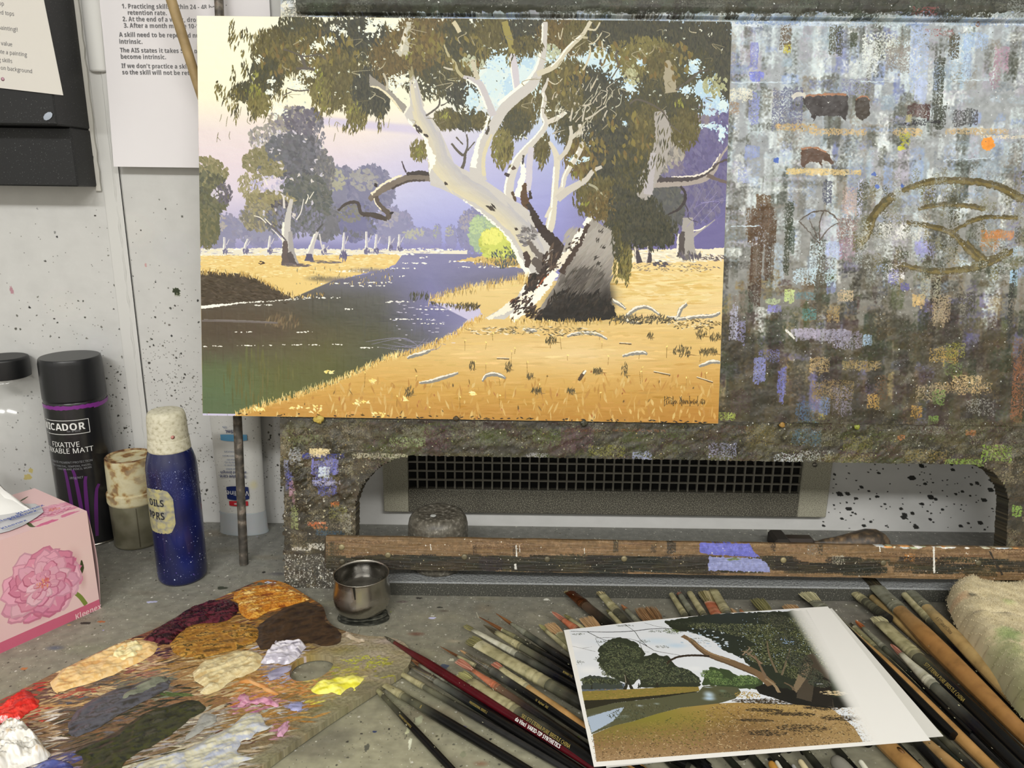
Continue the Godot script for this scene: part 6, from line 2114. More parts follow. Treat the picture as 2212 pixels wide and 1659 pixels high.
func clear_bottle():
	var p := on_bench(54, 1150)
	p.z -= 0.012
	var r := metres(97, p)
	var ht := height_over(p, 770)
	var hc := height_over(p, 812)
	var t := thing("clear_bottle", "large clear plastic bottle with a black screw cap, cut by the left edge", "bottle", p)
	var g := plain(Color(0.90, 0.91, 0.90, 0.16), 0.12)
	g.transparency = BaseMaterial3D.TRANSPARENCY_ALPHA
	var b := MB.new()
	var rc := metres(44, p)
	b.lathe([r * 0.3,0.002, r * 0.86,0.001, r * 0.97,0.006, r, 0.016, r, hc * 0.40, r * 0.985, hc * 0.52, r * 0.985, hc * 0.54, r, hc * 0.62, r * 0.985, hc * 0.70, r * 0.93, hc * 0.79, r * 0.82, hc * 0.87, r * 0.66, hc * 0.93, rc * 1.02, hc * 0.965, rc * 0.92, hc * 0.985, rc * 0.9, hc + 0.006],64, Vector3.ZERO, 1,1, true, false)
	part("body", b, g, t)
	var c := MB.new()
	var prof := [rc * 0.9, hc - 0.001, rc * 1.0, hc, rc * 1.0, ht - 0.003, rc * 0.97, ht - 0.0008, rc * 0.9, ht, rc * 0.88, ht, 0.001, ht]
	c.lathe(prof, 60)
	part("cap", c, plain(Color("17181a"), 0.45), t)
	var lb := plain(Color("caa0a8"), 0.6)
	var xf := front_of(p, r + 0.0004, -34)
	var y0 := height_over(p, 1040)
	bent_patch(-0.06, -0.012, y0 - 0.045, y0 + 0.014, r, lb, t, xf, "label_patch")
	bent_patch(-0.06, -0.016, y0 + 0.016, y0 + 0.042, r, plain(Color("1d1b1c"), 0.6), t, xf, "label_patch")

func cream_jar():
	var p := on_bench(300, 1168)
	var r := metres(49, p)
	var y1 := height_over(p, 1076)
	var y2 := height_over(p, 1056)
	var y3 := height_over(p, 985)
	var t := thing("screw_jar", "small stained jar with a dirty cream lid between the can and the blue bottle", "jar", p)
	var bm := tri(plain(Color(0.95, 0.95, 0.95), 0.3), 6.0)
	bm.albedo_texture = noise_tex(71, 0.02, [0.0, 0.4, 0.6, 1.0], [Color("5d5a49"), Color("6e6b57"), Color("7c7966"), Color("8f8c7a")], 256, 4)
	var b := MB.new()
	b.lathe([r * 0.88, 0.0, r * 0.94, 0.0005, r * 0.97, 0.0025, r * 0.94, 0.004, r * 0.95, 0.006, r * 0.97, y1 * 0.6, r * 0.98, y1], 48)
	part("body", b, bm, t)
	var seam := MB.new()
	var xs := front_of(p, r * 0.965, 2)
	seam.box(xs.origin + Vector3.UP * (y1 * 0.5), Vector3(0.0012, y1 * 0.9, 0.0012), 0.0004, xs.basis)
	part("seam", seam, plain(Color("55503f"), 0.5), t)
	var lm := tri(plain(Color.WHITE, 0.55), 9.0)
	lm.albedo_texture = noise_tex(72,0.012,[0.0,0.28,0.36,0.5,0.7,1.0],[Color("5b3d24"), Color("8c6236"), Color("b8a06e"), Color("c9c09a"), Color("d2caa8"), Color("c8bf9c")],512,5)
	var l := MB.new()
	l.lathe([r * 0.97, y1 - 0.002, r * 1.0, y1 - 0.001, r * 1.03, y1 + 0.001, r * 1.03, y2 - 0.001, r * 1.0, y2, r * 0.96, y2 + 0.0006, r * 0.955, y2 + 0.001, r * 0.94, y3 - 0.004, r * 0.915, y3, r * 0.91, y3 + 0.0004, r * 0.87, y3 - 0.001, r * 0.84, y3 - 0.003, r * 0.3, y3 - 0.0032],48)
	part("lid", l, lm, t)
	var st := MB.new()
	st.lathe([r * 0.90, y3 - 0.0012, r * 0.925, y3 + 0.0003, r * 0.90, y3 + 0.0012, r * 0.84, y3 - 0.0005], 48, Vector3.ZERO, 1, 1, false, false)
	var sm := tri(plain(Color.WHITE, 0.6), 14.0)
	sm.albedo_texture = noise_tex(73, 0.03, [0.0, 0.45, 0.55, 1.0], [Color("3a2114"), Color("6a4426"), Color("a0825a"), Color("c2b48c")], 256, 4)
	part("crusted_rim", st, sm, t)

func blue_bottle():
	var p := on_bench(396, 1244)
	var r := metres(50.5, p)
	var ys := height_over(p, 1006)
	var yn := height_over(p, 968)
	var ycr := height_over(p, 944)
	var yt := height_over(p, 884)
	var t := thing("blue_bottle", "dark blue plastic bottle with a cream cap and a peeling label", "bottle", p)
	var c := Canvas.new(self, 512, 512, Color("0a1347"), 61)
	for k in 60:
		c.soft(c.r.randf_range(0, 512), c.r.randf_range(0, 512), 60, 90, hx("0f1f70 070d38 142a84 0a1040")[k % 4], 0.5)
	c.specks(Rect2(0, 0, 512, 512), 420, hx("c9d2ec 8f9cd0 dfe4f2 5c6cb4"), 0.6, 2.4, 4.0)
	c.specks(Rect2(0, 60, 512, 110), 1500, hx("b4bede 8c98c8 cfd6ea 6a78b8"), 0.6, 1.5, 4.0)
	c.specks(Rect2(0, 380, 512, 100), 200, hx("c9d2ec e6e9f4 6a5aa8"), 0.6, 2.8, 3.0)
	var m := plain(Color.WHITE, 0.16)
	m.albedo_texture = c.texture()
	m.clearcoat_enabled = true
	m.clearcoat = 0.5
	var b := MB.new()
	var pr := [0.0, 0.003, r * 0.55, 0.0026, r * 0.80, 0.0008, r * 0.90, 0.0, r * 0.97, 0.003, r * 0.99, 0.008]
	for k in 12:
		pr.append_array([r * (0.99 + 0.01 * sin(k / 11.0 * PI)), 0.008 + (ys - 0.012) * (k + 1) / 12.0])
	pr.append_array([r * 0.985, ys, r * 0.95, ys + (yn - ys) * 0.35, r * 0.89, ys + (yn - ys) * 0.65, r * 0.83, ys + (yn - ys) * 0.9, r * 0.80, yn, r * 0.76, yn + 0.002])
	var rs := []
	for q in range(0, pr.size(), 2):
		var rg := PackedVector3Array()
		for j in 56:
			var a := TAU * j / 56
			rg.append(Vector3(sin(a) * pr[q], pr[q + 1], cos(a) * pr[q]))
		rs.append(rg)
	b.rings(rs, true, true)
	for k in b.uv.size():       # height along the skin, not the ring's number
		b.uv[k].y = 1.0 - clampf(b.v[k].y / yn, 0, 1)
	part("body", b, m, t)
	var cm := tri(plain(Color.WHITE, 0.55), 8.0)
	cm.albedo_texture = noise_tex(64, 0.05, [0.0, 0.25, 0.4, 0.7, 1.0], [Color("8f8a70"), Color("b5af94"), Color("c9c4ac"), Color("d4d0bb"), Color("dcd8c6")], 512, 5)
	var k := MB.new()
	var rk := r * 0.80
	k.lathe([rk * 1.0, yn - 0.0005, rk * 1.03, yn + 0.0004, rk * 1.03, yn + 0.001, rk * 0.985, ycr - 0.0006, rk * 0.985, ycr - 0.0006, rk * 0.965, ycr, rk * 0.965, ycr, rk * 0.94, yt - 0.012, rk * 0.91, yt - 0.006, rk * 0.84, yt - 0.0022, rk * 0.7, yt - 0.0006, rk * 0.4, yt, 0.0, yt],52, Vector3.ZERO, 1,1, true, false)
	part("cap", k, cm, t)
	var pk := MB.new()
	pk.lathe([0.0, 0.0, 0.0020, 0.0001, 0.0, 0.0005], 8)
	var cx := front_of(p, rk * 0.963, 12)
	part("paint_fleck", pk, plain(Color("c98c84"), 0.6), t, Transform3D(cx.basis * Basis(Vector3.RIGHT, PI / 2), cx.origin + Vector3.UP * height_over(p, 934)))
	# peeling label round the left of the bottle
	var lx := front_of(p, r + 0.0005, -36)
	var la := height_over(p, 1128)
	var lb := height_over(p, 1040)
	var lm := tri(plain(Color.WHITE, 0.7), 16.0)
	lm.albedo_texture = noise_tex(66, 0.03, [0.0, 0.35, 0.5, 0.65, 1.0], [Color("6f7076"), Color("8f8d80"), Color("a39e82"), Color("b3ab74"), Color("bdb48c")], 256, 4)
	bent_patch(-0.022, 0.0140, la, lb, r, lm, t, lx, "peeling_label", 0.001, 0.0005)
	var ink := plain(Color("26262c"), 0.7)
	var lx2 := front_of(p, r + 0.0009, -36)
	var lat := func(y: float) -> Transform3D: return Transform3D(lx2.basis, lx2.origin + Vector3.UP * height_over(p, y))
	letters("OILS", 0.0075, ink, t, lat.call(1066), true, r, 0.8, 0.72)
	letters("PPRS", 0.0080, ink, t, lat.call(1093), true, r, 0.8, 0.78)

func lotion_bottle():
	var p := on_bench(534, 1140)
	p.z = maxf(p.z, WALL_Z + 0.024)
	var w := metres(52, p)
	var t := thing("lotion_bottle", "white lotion bottle standing upside down on its cap behind the metal rod", "bottle", p)
	var y1 := height_over(p, 1102)
	var yt := 0.205
	var prof := [w * 0.93, y1 + 0.0004, w * 0.935, y1 + 0.004]
	for k in 14:
		var u := k / 13.0
		prof.append_array([w * (0.93 + 0.10 * u), y1 + 0.006 + (yt - y1 - 0.02) * u])
	prof.append_array([w * 1.0, yt - 0.008, w * 0.9, yt - 0.002, w * 0.6, yt, 0.0, yt])
	var b := MB.new()
	var spk := Canvas.new(self, 512, 512, Color("cfcfcb"), 66)
	spk.specks(Rect2(0, 0, 512, 512), 700, hx("3a3a36 55544c 6e6c64"), 0.5, 2.4, 4.0)
	spk.soft(60, 120, 30, 20, Color("d8cc8c"), 0.5)
	var bm := plain(Color.WHITE, 0.4)
	bm.albedo_texture = spk.texture()
	b.lathe(prof, 56, Vector3.ZERO, 1.0, 0.42, true, false)
	part("body", b, bm, t)
	var cp := MB.new()
	cp.lathe([w * 1.0,0.0, w * 1.01,0.0012, w * 0.985,0.004, w * 0.955, y1 * 0.7, w * 0.945, y1, w * 0.90, y1 + 0.0003],56, Vector3.ZERO, 1.0,0.45)
	var cm := plain(Color("b4b8bc"), 0.25)
	cm.subsurf_scatter_enabled = true
	cm.subsurf_scatter_strength = 0.3
	part("cap", cp, cm, t)
	# its print is upside down; the front is nearly flat
	var blue := plain(Color("3d5c8c"), 0.5)
	var navy := plain(Color("12245c"), 0.4)
	var flip := Basis(Vector3.BACK, PI)
	var R := w * 2.1
	var at := func(px: float, py: float, dz := 0.0004) -> Transform3D:
		var q := hit(px, py, Vector3(0, 0, p.z + w * 0.42), Vector3.BACK)
		var x := clampf((q.x - p.x) / w, -0.95, 0.95)
		return Transform3D(flip, Vector3(q.x - p.x, height_over(p, py), 0.435 * w * sqrt(1.0 - x * x) + dz))
	var bp := func(px: float, py: float, hw: float, hh: float, m: Material, called: String):
		var mb := MB.new()
		var a: Transform3D = at.call(px, py)
		for k in 15:
			var x: float = a.origin.x + lerpf(-hw, hw, k / 14.0)
			var z: float = 0.44 * w * sqrt(maxf(0.05, 1.0 - pow(x / w, 2.0))) + 0.0008
			var e: float = 1.0 - 0.10 * pow(absf(k - 7.0) / 7.0, 4.0) + 0.12 * cos((k - 7.0) / 7.0 * 1.4)
			mb.add(Vector3(x, a.origin.y + hh * e, z))
			mb.add(Vector3(x, a.origin.y - hh * e, z))
		for k in 14:
			mb.quad(k * 2, k * 2 + 2, k * 2 + 3, k * 2 + 1)
		part(called, mb, m, t)
	bp.call(513, 1056, 0.0128, 0.0078, navy, "brand_patch")
	bp.call(515, 1078, 0.0110, 0.0029, plain(Color("b5232e"), 0.4), "tag_patch")
	bp.call(504, 938, 0.0150, 0.0036, plain(Color("5d9cc4"), 0.5), "swirl_patch")
	letters("Vaseline.", 0.0058, M.white_ink, t, at.call(513, 1055, 0.0022), false, 0.0, 0.85, 0.5)
	letters("lotion", 0.0026, M.white_ink, t, at.call(515, 1078, 0.0022), true, 0.0, 0.85, 0.5)
	for l in [[503,1020,"intensive care.",0.0040,1],[505,1011,"advanced strength",0.0030,1],[503,1004,"repair lotion",0.0024,0],[503,996,"clinically proven to",0.0020,0],[503,990,"moisturise for dry,",0.0020,0],[503,984,"sensitive skin",0.0020,0],[498,976,"with micro-droplets",0.0018,0],[500,967,"of petroleum jelly",0.0018,0],[500,924,"625mL",0.0040,1],[486,915,"10%",0.0026,0]]:
		letters(l[2], l[3], blue if l[4] == 0 else navy, t, at.call(l[0], l[1], 0.0018), l[4] == 1, 0.0, 0.8, 0.5)

func crusted_jar():
	var bh := height_over(on_bench(1300, 1291), 1263)
	var p := on_bench(946, 1232, bh)
	p = Vector3(on_bench(946, 1226, bh).x, bh, -0.7185)
	var r := metres(64, p)
	var ht := height_over(p, 1106)
	var t := thing("crusted_jar", "round upturned jar crusted with grey paint, behind the front strip of the easel", "jar", p)
	var m := tri(plain(Color.WHITE, 0.45), 7.0)
	m.albedo_texture = noise_tex(81,0.05,[0.0,0.3,0.55,0.74,0.80,1.0],[Color("35322c"), Color("46423a"), Color("5e5a50"), Color("6e6a60"), Color("98948a"), Color("c4c0b6")],512,5)
	var b := MB.new()
	var h := ht
	b.lathe([r * 0.82,0.0, r * 0.88,0.0008, r * 0.90,0.004, r * 0.88, h * 0.08, r * 0.93, h * 0.18, r * 0.985, h * 0.4, r * 1.0, h * 0.62, r * 0.99, h * 0.78, r * 0.95, h * 0.88, r * 0.86, h * 0.96, r * 0.74, h * 0.995, r * 0.6, h, r * 0.35, h * 0.985,0.0, h * 0.98],48, Vector3.ZERO, 1,1, true, false)
	part("body", b, m, t)
	var f := MB.new()
	f.lathe([0.0, 0.0, 0.0035, 0.0002, 0.0028, 0.0008, 0.0, 0.001], 9)
	part("paint_fleck", f, plain(Color("b9bbb8"), 0.6), t, Transform3D(Basis(), Vector3(-0.004, h * 0.985, 0.008)))

func old_brush():
	# fat, paint-caked brush lying behind the strip, its bulb to the right
	var bh := 0.0
	var z := -0.795
	var a := hit(1678, 1160, Vector3(0, 0, z), Vector3.BACK)
	var b := hit(1926, 1152, Vector3(0, 0, z), Vector3.BACK)
	var rad := metres(33, b) * 0.9
	var y := bh + rad * 0.62
	a.y = bh + 0.006
	b.y = y
	var t := thing("caked_brush", "fat old brush caked in dark paint, lying on the bench behind the easel strip", "brush", Vector3(a.x, bh, a.z))
	var d := b - a
	var o := t.position
	var n := FastNoiseLite.new()
	n.seed = 3
	n.frequency = 60.0
	var fr := [0.0, 0.03, 0.30, 0.36, 0.42, 0.52, 0.62, 0.72, 0.80, 0.88, 0.94, 0.98, 1.0]
	var rr := [0.0, 0.0, 0.16, 0.22, 0.30, 0.48, 0.66, 0.84, 0.96, 0.94, 0.70, 0.36, 0.05]
	var rs := []
	var u := d.normalized()
	var s := u.cross(Vector3.UP).normalized()
	var w := s.cross(u)
	for k in range(2, fr.size()):
		var rg := PackedVector3Array()
		for j in 20:
			var q := TAU * j / 20
			var c: Vector3 = a + d * fr[k]
			var pt: Vector3 = c + (s * cos(q) - w * sin(q)) * rad * rr[k]
			pt += (pt - c).normalized() * n.get_noise_3dv(pt) * 0.0022 if rr[k] > 0.1 else Vector3.ZERO
			rg.append(Vector3(pt.x, maxf(pt.y, bh + 0.0002), pt.z) - o)
		rs.append(rg)
	var hm := tri(plain(Color.WHITE, 0.5), 10.0)
	hm.albedo_texture = noise_tex(84, 0.03, [0.0, 0.4, 0.6, 0.78, 1.0], [Color("1f1c17"), Color("3a332a"), Color("57493a"), Color("8a7050"), Color("a58a64")], 256, 4)
	var m := MB.new()
	m.rings(rs)
	part("handle", m, hm, t)
	var f := MB.new()
	f.box(a + d * 0.17 + Vector3.UP * 0.002 - o, Vector3(d.length() * 0.30, 0.013, 0.016), 0.003)
	part("ferrule", f, plain(Color("332a24"), 0.5), t)
	var e := MB.new()
	e.box(a + d * 0.02 + Vector3.UP * 0.003 - o, Vector3(0.018, 0.017, 0.03), 0.003)
	part("bristles", e, plain(Color("2a2520"), 0.8), t)

# ---------------------------------------------------------------- tissue box with a peony print
func peony(c: Canvas, x: float, y: float, s: float, tilt: float, dim := 1.0):
	# ruffled petals in rings, from the outside in
	var pal := hx("e08aa8 e8a2ba d67898 efb6c8 dc82a2")
	var o := c.at(x, y)
	var k := c.k * s
	var sq := Vector2(1.0, dim).rotated(0)
	for ring in 6:
		var rad: float = [50, 44, 37, 29, 20, 11][ring]
		var n: int = [15, 14, 13, 11, 9, 7][ring]
		for e in n:
			var t := TAU * (e + c.r.randf() * 0.7) / n + ring
			var rr := rad * c.r.randf_range(0.85, 1.12)
			var cen := Vector2(cos(t), sin(t)) * rr * 0.72
			var q := PackedVector2Array()
			var pw := rad * c.r.randf_range(0.30, 0.44)
			var pl := rad * c.r.randf_range(0.36, 0.5)
			for a in 14:
				var u := TAU * a / 14
				var v := Vector2(cos(u) * pl * (1.0 + 0.14 * sin(u * 5.0 + ring)), sin(u) * pw).rotated(t) + cen
				q.append(o + Vector2(v.x, v.y * dim).rotated(tilt) * k)
			var col: Color = pal[c.r.randi() % 5]
			c.fill(q, c.vary(col.darkened(0.10), 0.03))
			var q2 := PackedVector2Array()
			for v in q:
				q2.append(v.lerp(o + Vector2(cen.x, cen.y * dim).rotated(tilt) * k * 1.08, 0.16) + Vector2(-0.5, -0.8) * k)
			c.fill(q2, c.vary(col.lightened(0.05 + 0.05 * ring), 0.03))
			var edge := o + Vector2(cen.x, cen.y * dim).rotated(tilt) * k
			c.dab(edge, pl * k * 1.1, pw * k * 0.3, t + tilt, c.vary(Color("e9b0bf"), 0.03))
	c.dabs(x, y - 2, 9 * s, 8 * s, 22, hx("d8706a e08a7a c8607a e8a07c"), 6 * s, 2.4 * s, 60, 60)

func build_tissue_box():
	var p := on_bench(217, 1314)
	var h := height_over(p, 1104)
	var q := on_bench(0, 1412)
	var ex := (q - p).normalized()          # along the front, to the left
	var back := Vector3(ex.z, 0, -ex.x)
	if back.z > 0:
		back = -back
	var pt := p + Vector3.UP * h
	var rb := on_bench(76, 1054, h)
	var dep := (rb - pt).dot(back)
	var wid := 0.235
	var t := thing("tissue_box", "pink cardboard tissue box printed with peonies, a tissue pulled up", "tissue box", p)
	# local frame: x to the right along the front, y up, z out of the front
	t.basis = Basis(-ex, Vector3.UP, -back)
	if t.basis.determinant() < 0:
		t.basis = Basis(-ex, Vector3.UP, back)
	var fc := Canvas.new(self, 1024, int(1024 * h / wid), Color("ecc4c4"), 91)
	fc.on(pt + ex * wid, -ex, Vector3.DOWN, 1024.0 / wid, Vector2(120, 1230))
	fc.field(["e9bfc0 eac4c4 eccbc8", "e6b8bc eac4c4 edcfca", "e4b0b8 e6bcc0 ebcac8"], 0, 0, fc.img.get_width(), fc.img.get_height())
	fc.soft(160, 1215, 26, 50, Color("c9989a"), 0.6)
	fc.soft(178, 1250, 14, 40, Color("b98e8c"), 0.5)
	fc.soft(100, 1330, 60, 14, Color("d8a4aa"), 0.5)
	fc.stroke([176, 1210, 2, 176, 1228, 11, 170, 1248, 9, 163, 1268, 3], Color("3c4424"))
	fc.stroke([162, 1280, 8, 174, 1290, 9, 186, 1306, 9], Color("7c8a3c"))
	fc.poly([160, 1282, 150, 1300, 132, 1312, 115, 1315, 128, 1306, 146, 1290], Color("5c6c34"), 0.6)
	for l in [[135,1203,16,"d06a90"],[120,1195,12,"d87a9c"],[150,1215,14,"cf6c92"],[160,1228,16,"d4789a"],[165,1255,14,"d888a4"],[36,1280,9,"dfa0b0"],[85,1325,14,"d68aa4"],[66,1318,12,"d890a8"]]:
		fc.lump(l[0], l[1], l[2], l[2] * 0.8, Color(l[3]), 0.25)
	peony(fc, 93, 1262, 1.5, -0.35, 0.95)
	fc.poly([0, 1388, 217, 1293, 219, 1318, 0, 1416], Color("cc6480"))
	fc.poly([-400, 1560, 0, 1388, 0, 1416, -400, 1600], Color("cc6480"))
	var tc := Canvas.new(self, 1024, int(1024 * dep / wid), Color("edc8c8"), 92)
	tc.on(rb + ex * wid, -ex, -back, 1024.0 / wid, Vector2(100, 1100))
	tc.stroke([62, 1072, 2, 52, 1078, 6, 46, 1082, 3], Color("4a5230"))
	tc.stroke([62, 1128, 8, 70, 1136, 7, 78, 1137, 3], Color("4f5a32"))
	for l in [[105,1128,22,"d86a94"],[80,1124,14,"e0809f"],[150,1110,20,"d87a9c"],[128,1128,12,"cf6088"]]:
		tc.lump(l[0], l[1], l[2], l[2] * 0.35, Color(l[3]), 0.25)
	peony(tc, 118, 1101, 1.2, 0.12, 0.46)
	var fm := plain(Color.WHITE, 0.45)
	fm.albedo_texture = fc.texture()
	var topm := plain(Color.WHITE, 0.45)
	topm.albedo_texture = tc.texture()
	var edge := plain(Color("e3bcbb"), 0.6)
	var f := MB.new()
	f.quad(f.add(Vector3(-wid, 0,0), Vector2(0,1)), f.add(Vector3(-wid, h, 0), Vector2(0,0)), f.add(Vector3(0, h, 0), Vector2(1,0)), f.add(Vector3(0,0,0), Vector2(1,1)))
	part("front_panel", f, fm, t)
	var tp := MB.new()
	tp.quad(tp.add(Vector3(-wid, h, 0), Vector2(0,1)), tp.add(Vector3(-wid, h, -dep), Vector2(0,0)), tp.add(Vector3(0, h, -dep), Vector2(1,0)), tp.add(Vector3(0, h, 0), Vector2(1,1)))
	part("top_panel", tp, topm, t)
	var sd := MB.new()      # glued end flap, bowed a little
	var n := 10
	for k in n + 1:
		var y := h * k / n
		var x := 0.0035 * sin(PI * k / n)
		sd.add(Vector3(x, y, 0.0), Vector2(0, 0))
		sd.add(Vector3(x, y, -dep), Vector2(1, 0))
	for k in n:
		sd.quad(k * 2, k * 2 + 2, k * 2 + 3, k * 2 + 1)
	part("end_panel", sd, edge, t)
	var bk := MB.new()
	bk.face(Vector3(0, 0, -dep), Vector3(0, h, -dep), Vector3(-wid, h, -dep), Vector3(-wid, 0, -dep))
	bk.face(Vector3(-wid, 0, -dep), Vector3(-wid, h, -dep), Vector3(-wid, h, 0), Vector3(-wid, 0, 0))
	bk.face(Vector3(-wid, 0, 0), Vector3(0, 0, 0), Vector3(0, 0, -dep), Vector3(-wid, 0, -dep))
	part("carton", bk, edge, t)
	var loc := t.transform.affine_inverse()
	var lt := loc * hit(166, 1326, p, -back.cross(Vector3.UP).cross(Vector3.UP))
	var wp := func(px: float, py: float) -> Vector3: return loc * hit(px, py, p, back)
	var l0: Vector3 = wp.call(163, 1333)
	letters("Kleenex", 0.0058, plain(Color("f0c8cc"), 0.5), t, Transform3D(Basis(), Vector3(l0.x, l0.y, 0.0004)), true, 0.0, 0.8)
	# plastic film over the slot, printed in blue, and the tissue standing out of it
	var fl := MB.new()
	var tl := func(px: float, py: float, dh := 0.0) -> Vector3: return loc * on_bench(px, py, h + dh)
	var film := [[0,1152],[20,1147],[50,1135],[78,1118],[94,1106],[90,1096],[76,1088],[52,1088],[20,1095],[-30,1112],[-80,1130],[-60,1160]]
	var ctr: Vector3 = tl.call(20, 1120, 0.004)
	var ci := fl.add(ctr)
	for q2 in film:
		fl.add(tl.call(q2[0], q2[1], 0.0012))
	for k in film.size():
		fl.tri(ci, ci + 1 + (k + 1) % film.size(), ci + 1 + k)
	part("film", fl, plain(Color("d3d3d6"), 0.35), t)
	var blue := plain(Color("3d55a8"), 0.5)
	for l in [[48, 1106, 0.0050], [32, 1118, 0.0050], [4, 1124, 0.0045], [14, 1138, 0.0044]]:
		var o: Vector3 = tl.call(l[0], l[1], 0.0052)
		letters("Kleenex", l[2], blue, t, Transform3D(Basis(Vector3.RIGHT, -PI / 2).rotated(Vector3.UP, 0.05), o), true, 0.0, 0.9, 0.2)
	var ts := MB.new()
	var rows := [[[-80,1130,0.0],[-30,1126,0.001],[20,1120,0.001],[62,1108,0.001],[76,1100,0.001],[60,1094,0.001],[20,1098,0.002],[-40,1112,0.002]],
		[[-80,1124,0.02],[-30,1112,0.016],[16,1105,0.013],[50,1098,0.010],[64,1095,0.008],[40,1090,0.016],[0,1092,0.022],[-50,1100,0.026]],
		[[-90,1110,0.05],[-40,1098,0.044],[4,1086,0.036],[26,1082,0.026],[34,1082,0.02],[18,1080,0.034],[-20,1078,0.048],[-60,1086,0.058]],
		[[-100,1090,0.095],[-60,1074,0.088],[-20,1066,0.07],[-4,1060,0.052],[0,1060,0.05],[-10,1058,0.062],[-40,1052,0.082],[-70,1058,0.1]],
		[[-110,1070,0.13],[-80,1056,0.125],[-54,1046,0.108],[-40,1044,0.09],[-36,1044,0.088],[-46,1040,0.1],[-66,1034,0.12],[-90,1040,0.132]]]
	var rs := []
	for row in rows:
		var rg := PackedVector3Array()
		for e in row.size():
			# the rows are given where they stand over the slot; each lies `height` above the top
			var b: Vector3 = tl.call(e * 0.0 + row[e][0] * 0.95 + 2, 1118 + (row[e][1] - 1118) * 0.6, 0.0)
			rg.append(b + Vector3.UP * float(row[e][2]) * 0.55 + Vector3(-0.10 * float(row[e][2]), 0, 0) + Vector3(rng.randf_range(-0.002, 0.002), 0, rng.randf_range(-0.002, 0.002)))
		rs.append(rg)
	ts.rings(rs, false, true)
	var tm := plain(Color("ecebe8"), 0.9)
	tm.backlight_enabled = true
	tm.backlight = Color(0.25, 0.25, 0.25)
	part("tissue", ts, tm, t)

# ---------------------------------------------------------------- palette and cup
const PAL_H := 0.0075

func zp(l: Array) -> Array:
	# outlines noted on an enlargement of the lower left: back to photograph pixels
	var o := []
	for k in l.size() / 2:
		o.append(l[k * 2] / 2.4043)
		o.append(1180.0 + l[k * 2 + 1] / 2.4043)
	return o

func flat(l: Array, h: float) -> PackedVector2Array:
	var o := PackedVector2Array()
	for k in l.size() / 2:
		var p := on_bench(l[k * 2], l[k * 2 + 1], h)
		o.append(Vector2(p.x, p.z))
	return o

func smooth_loop(q: PackedVector2Array, n := 4) -> PackedVector2Array:
	var o := PackedVector2Array()
	var m := q.size()
	for e in m:
		for t in n:
			o.append(q[e].cubic_interpolate(q[(e + 1) % m], q[(e - 1 + m) % m], q[(e + 2) % m], float(t) / n))
	return o

func build_palette():
	var outline := zp([1340,180,1420,176,1500,200,1600,262,1670,305,1688,340,1700,380,1740,420,1800,443,1900,465,2000,470,2080,490,2128,535,2134,590,2100,640,2000,705,1900,770,1700,900,1500,1040,1350,1150,1150,1290,700,1500,200,1500,-250,1350,-330,1100,-200,900,0,800,300,650,600,510,800,430,1000,330,1200,240])
	var hole := zp([1508,680,1508,640,1530,600,1580,575,1640,563,1700,566,1732,585,1730,615,1705,650,1660,680,1600,697,1545,700])
	var po := smooth_loop(flat(outline, PAL_H))
	var ph := smooth_loop(flat(hole, PAL_H))
	var c0 := on_bench(560, 1480, PAL_H)
	var t := thing("palette", "large wooden palette loaded with wet oil paint, at the lower left", "palette", Vector3(c0.x, 0, c0.z))
	var lo := Vector2(1e9, 1e9)
	var hi := -lo
	for p in po:
		lo = lo.min(p)
		hi = hi.max(p)
	var sz := hi - lo
	var ppm := 1600.0 / sz.x
	var c := Canvas.new(self, 1600, int(sz.y * ppm), Color("86664a"), 101)
	c.on(Vector3(lo.x, PAL_H, lo.y), Vector3.RIGHT, Vector3.BACK, ppm, Vector2(500, 1450))
	paint_palette(c)
	var m := plain(Color.WHITE, 0.38)
	m.albedo_texture = c.texture()
	m.normal_enabled = true
	m.normal_texture = M.fine_n
	m.normal_scale = 0.25
	var mb := MB.new()
	var cx := 0.0
	for p in ph:
		cx += p.x / ph.size()
	# x and z of the bench become x and -y of the outline; the board is pushed up from the bench
	var turn := Transform3D(Basis(Vector3(1, 0, 0), Vector3(0, 0, -1), Vector3(0, 1, 0)), Vector3(-c0.x, 0, -c0.z))
	for half in 2:
		var r := PackedVector2Array([Vector2(lo.x - 1 if half == 0 else cx, lo.y - 1), Vector2(cx if half == 0 else hi.x + 1, lo.y - 1), Vector2(cx if half == 0 else hi.x + 1, hi.y + 1), Vector2(lo.x - 1 if half == 0 else cx, hi.y + 1)])
		for piece in Geometry2D.intersect_polygons(po, r):
			for q in Geometry2D.clip_polygons(piece, ph):
				var f := PackedVector2Array()
				for p in q:
					f.append(Vector2(p.x, -p.y))
				mb.prism(f, 0.0015, PAL_H, 0.0, Rect2(lo.x, -hi.y, sz.x, sz.y), turn)
	part("board", mb, m, t)
	dabs_of_paint(t, Vector3(c0.x, 0, c0.z))

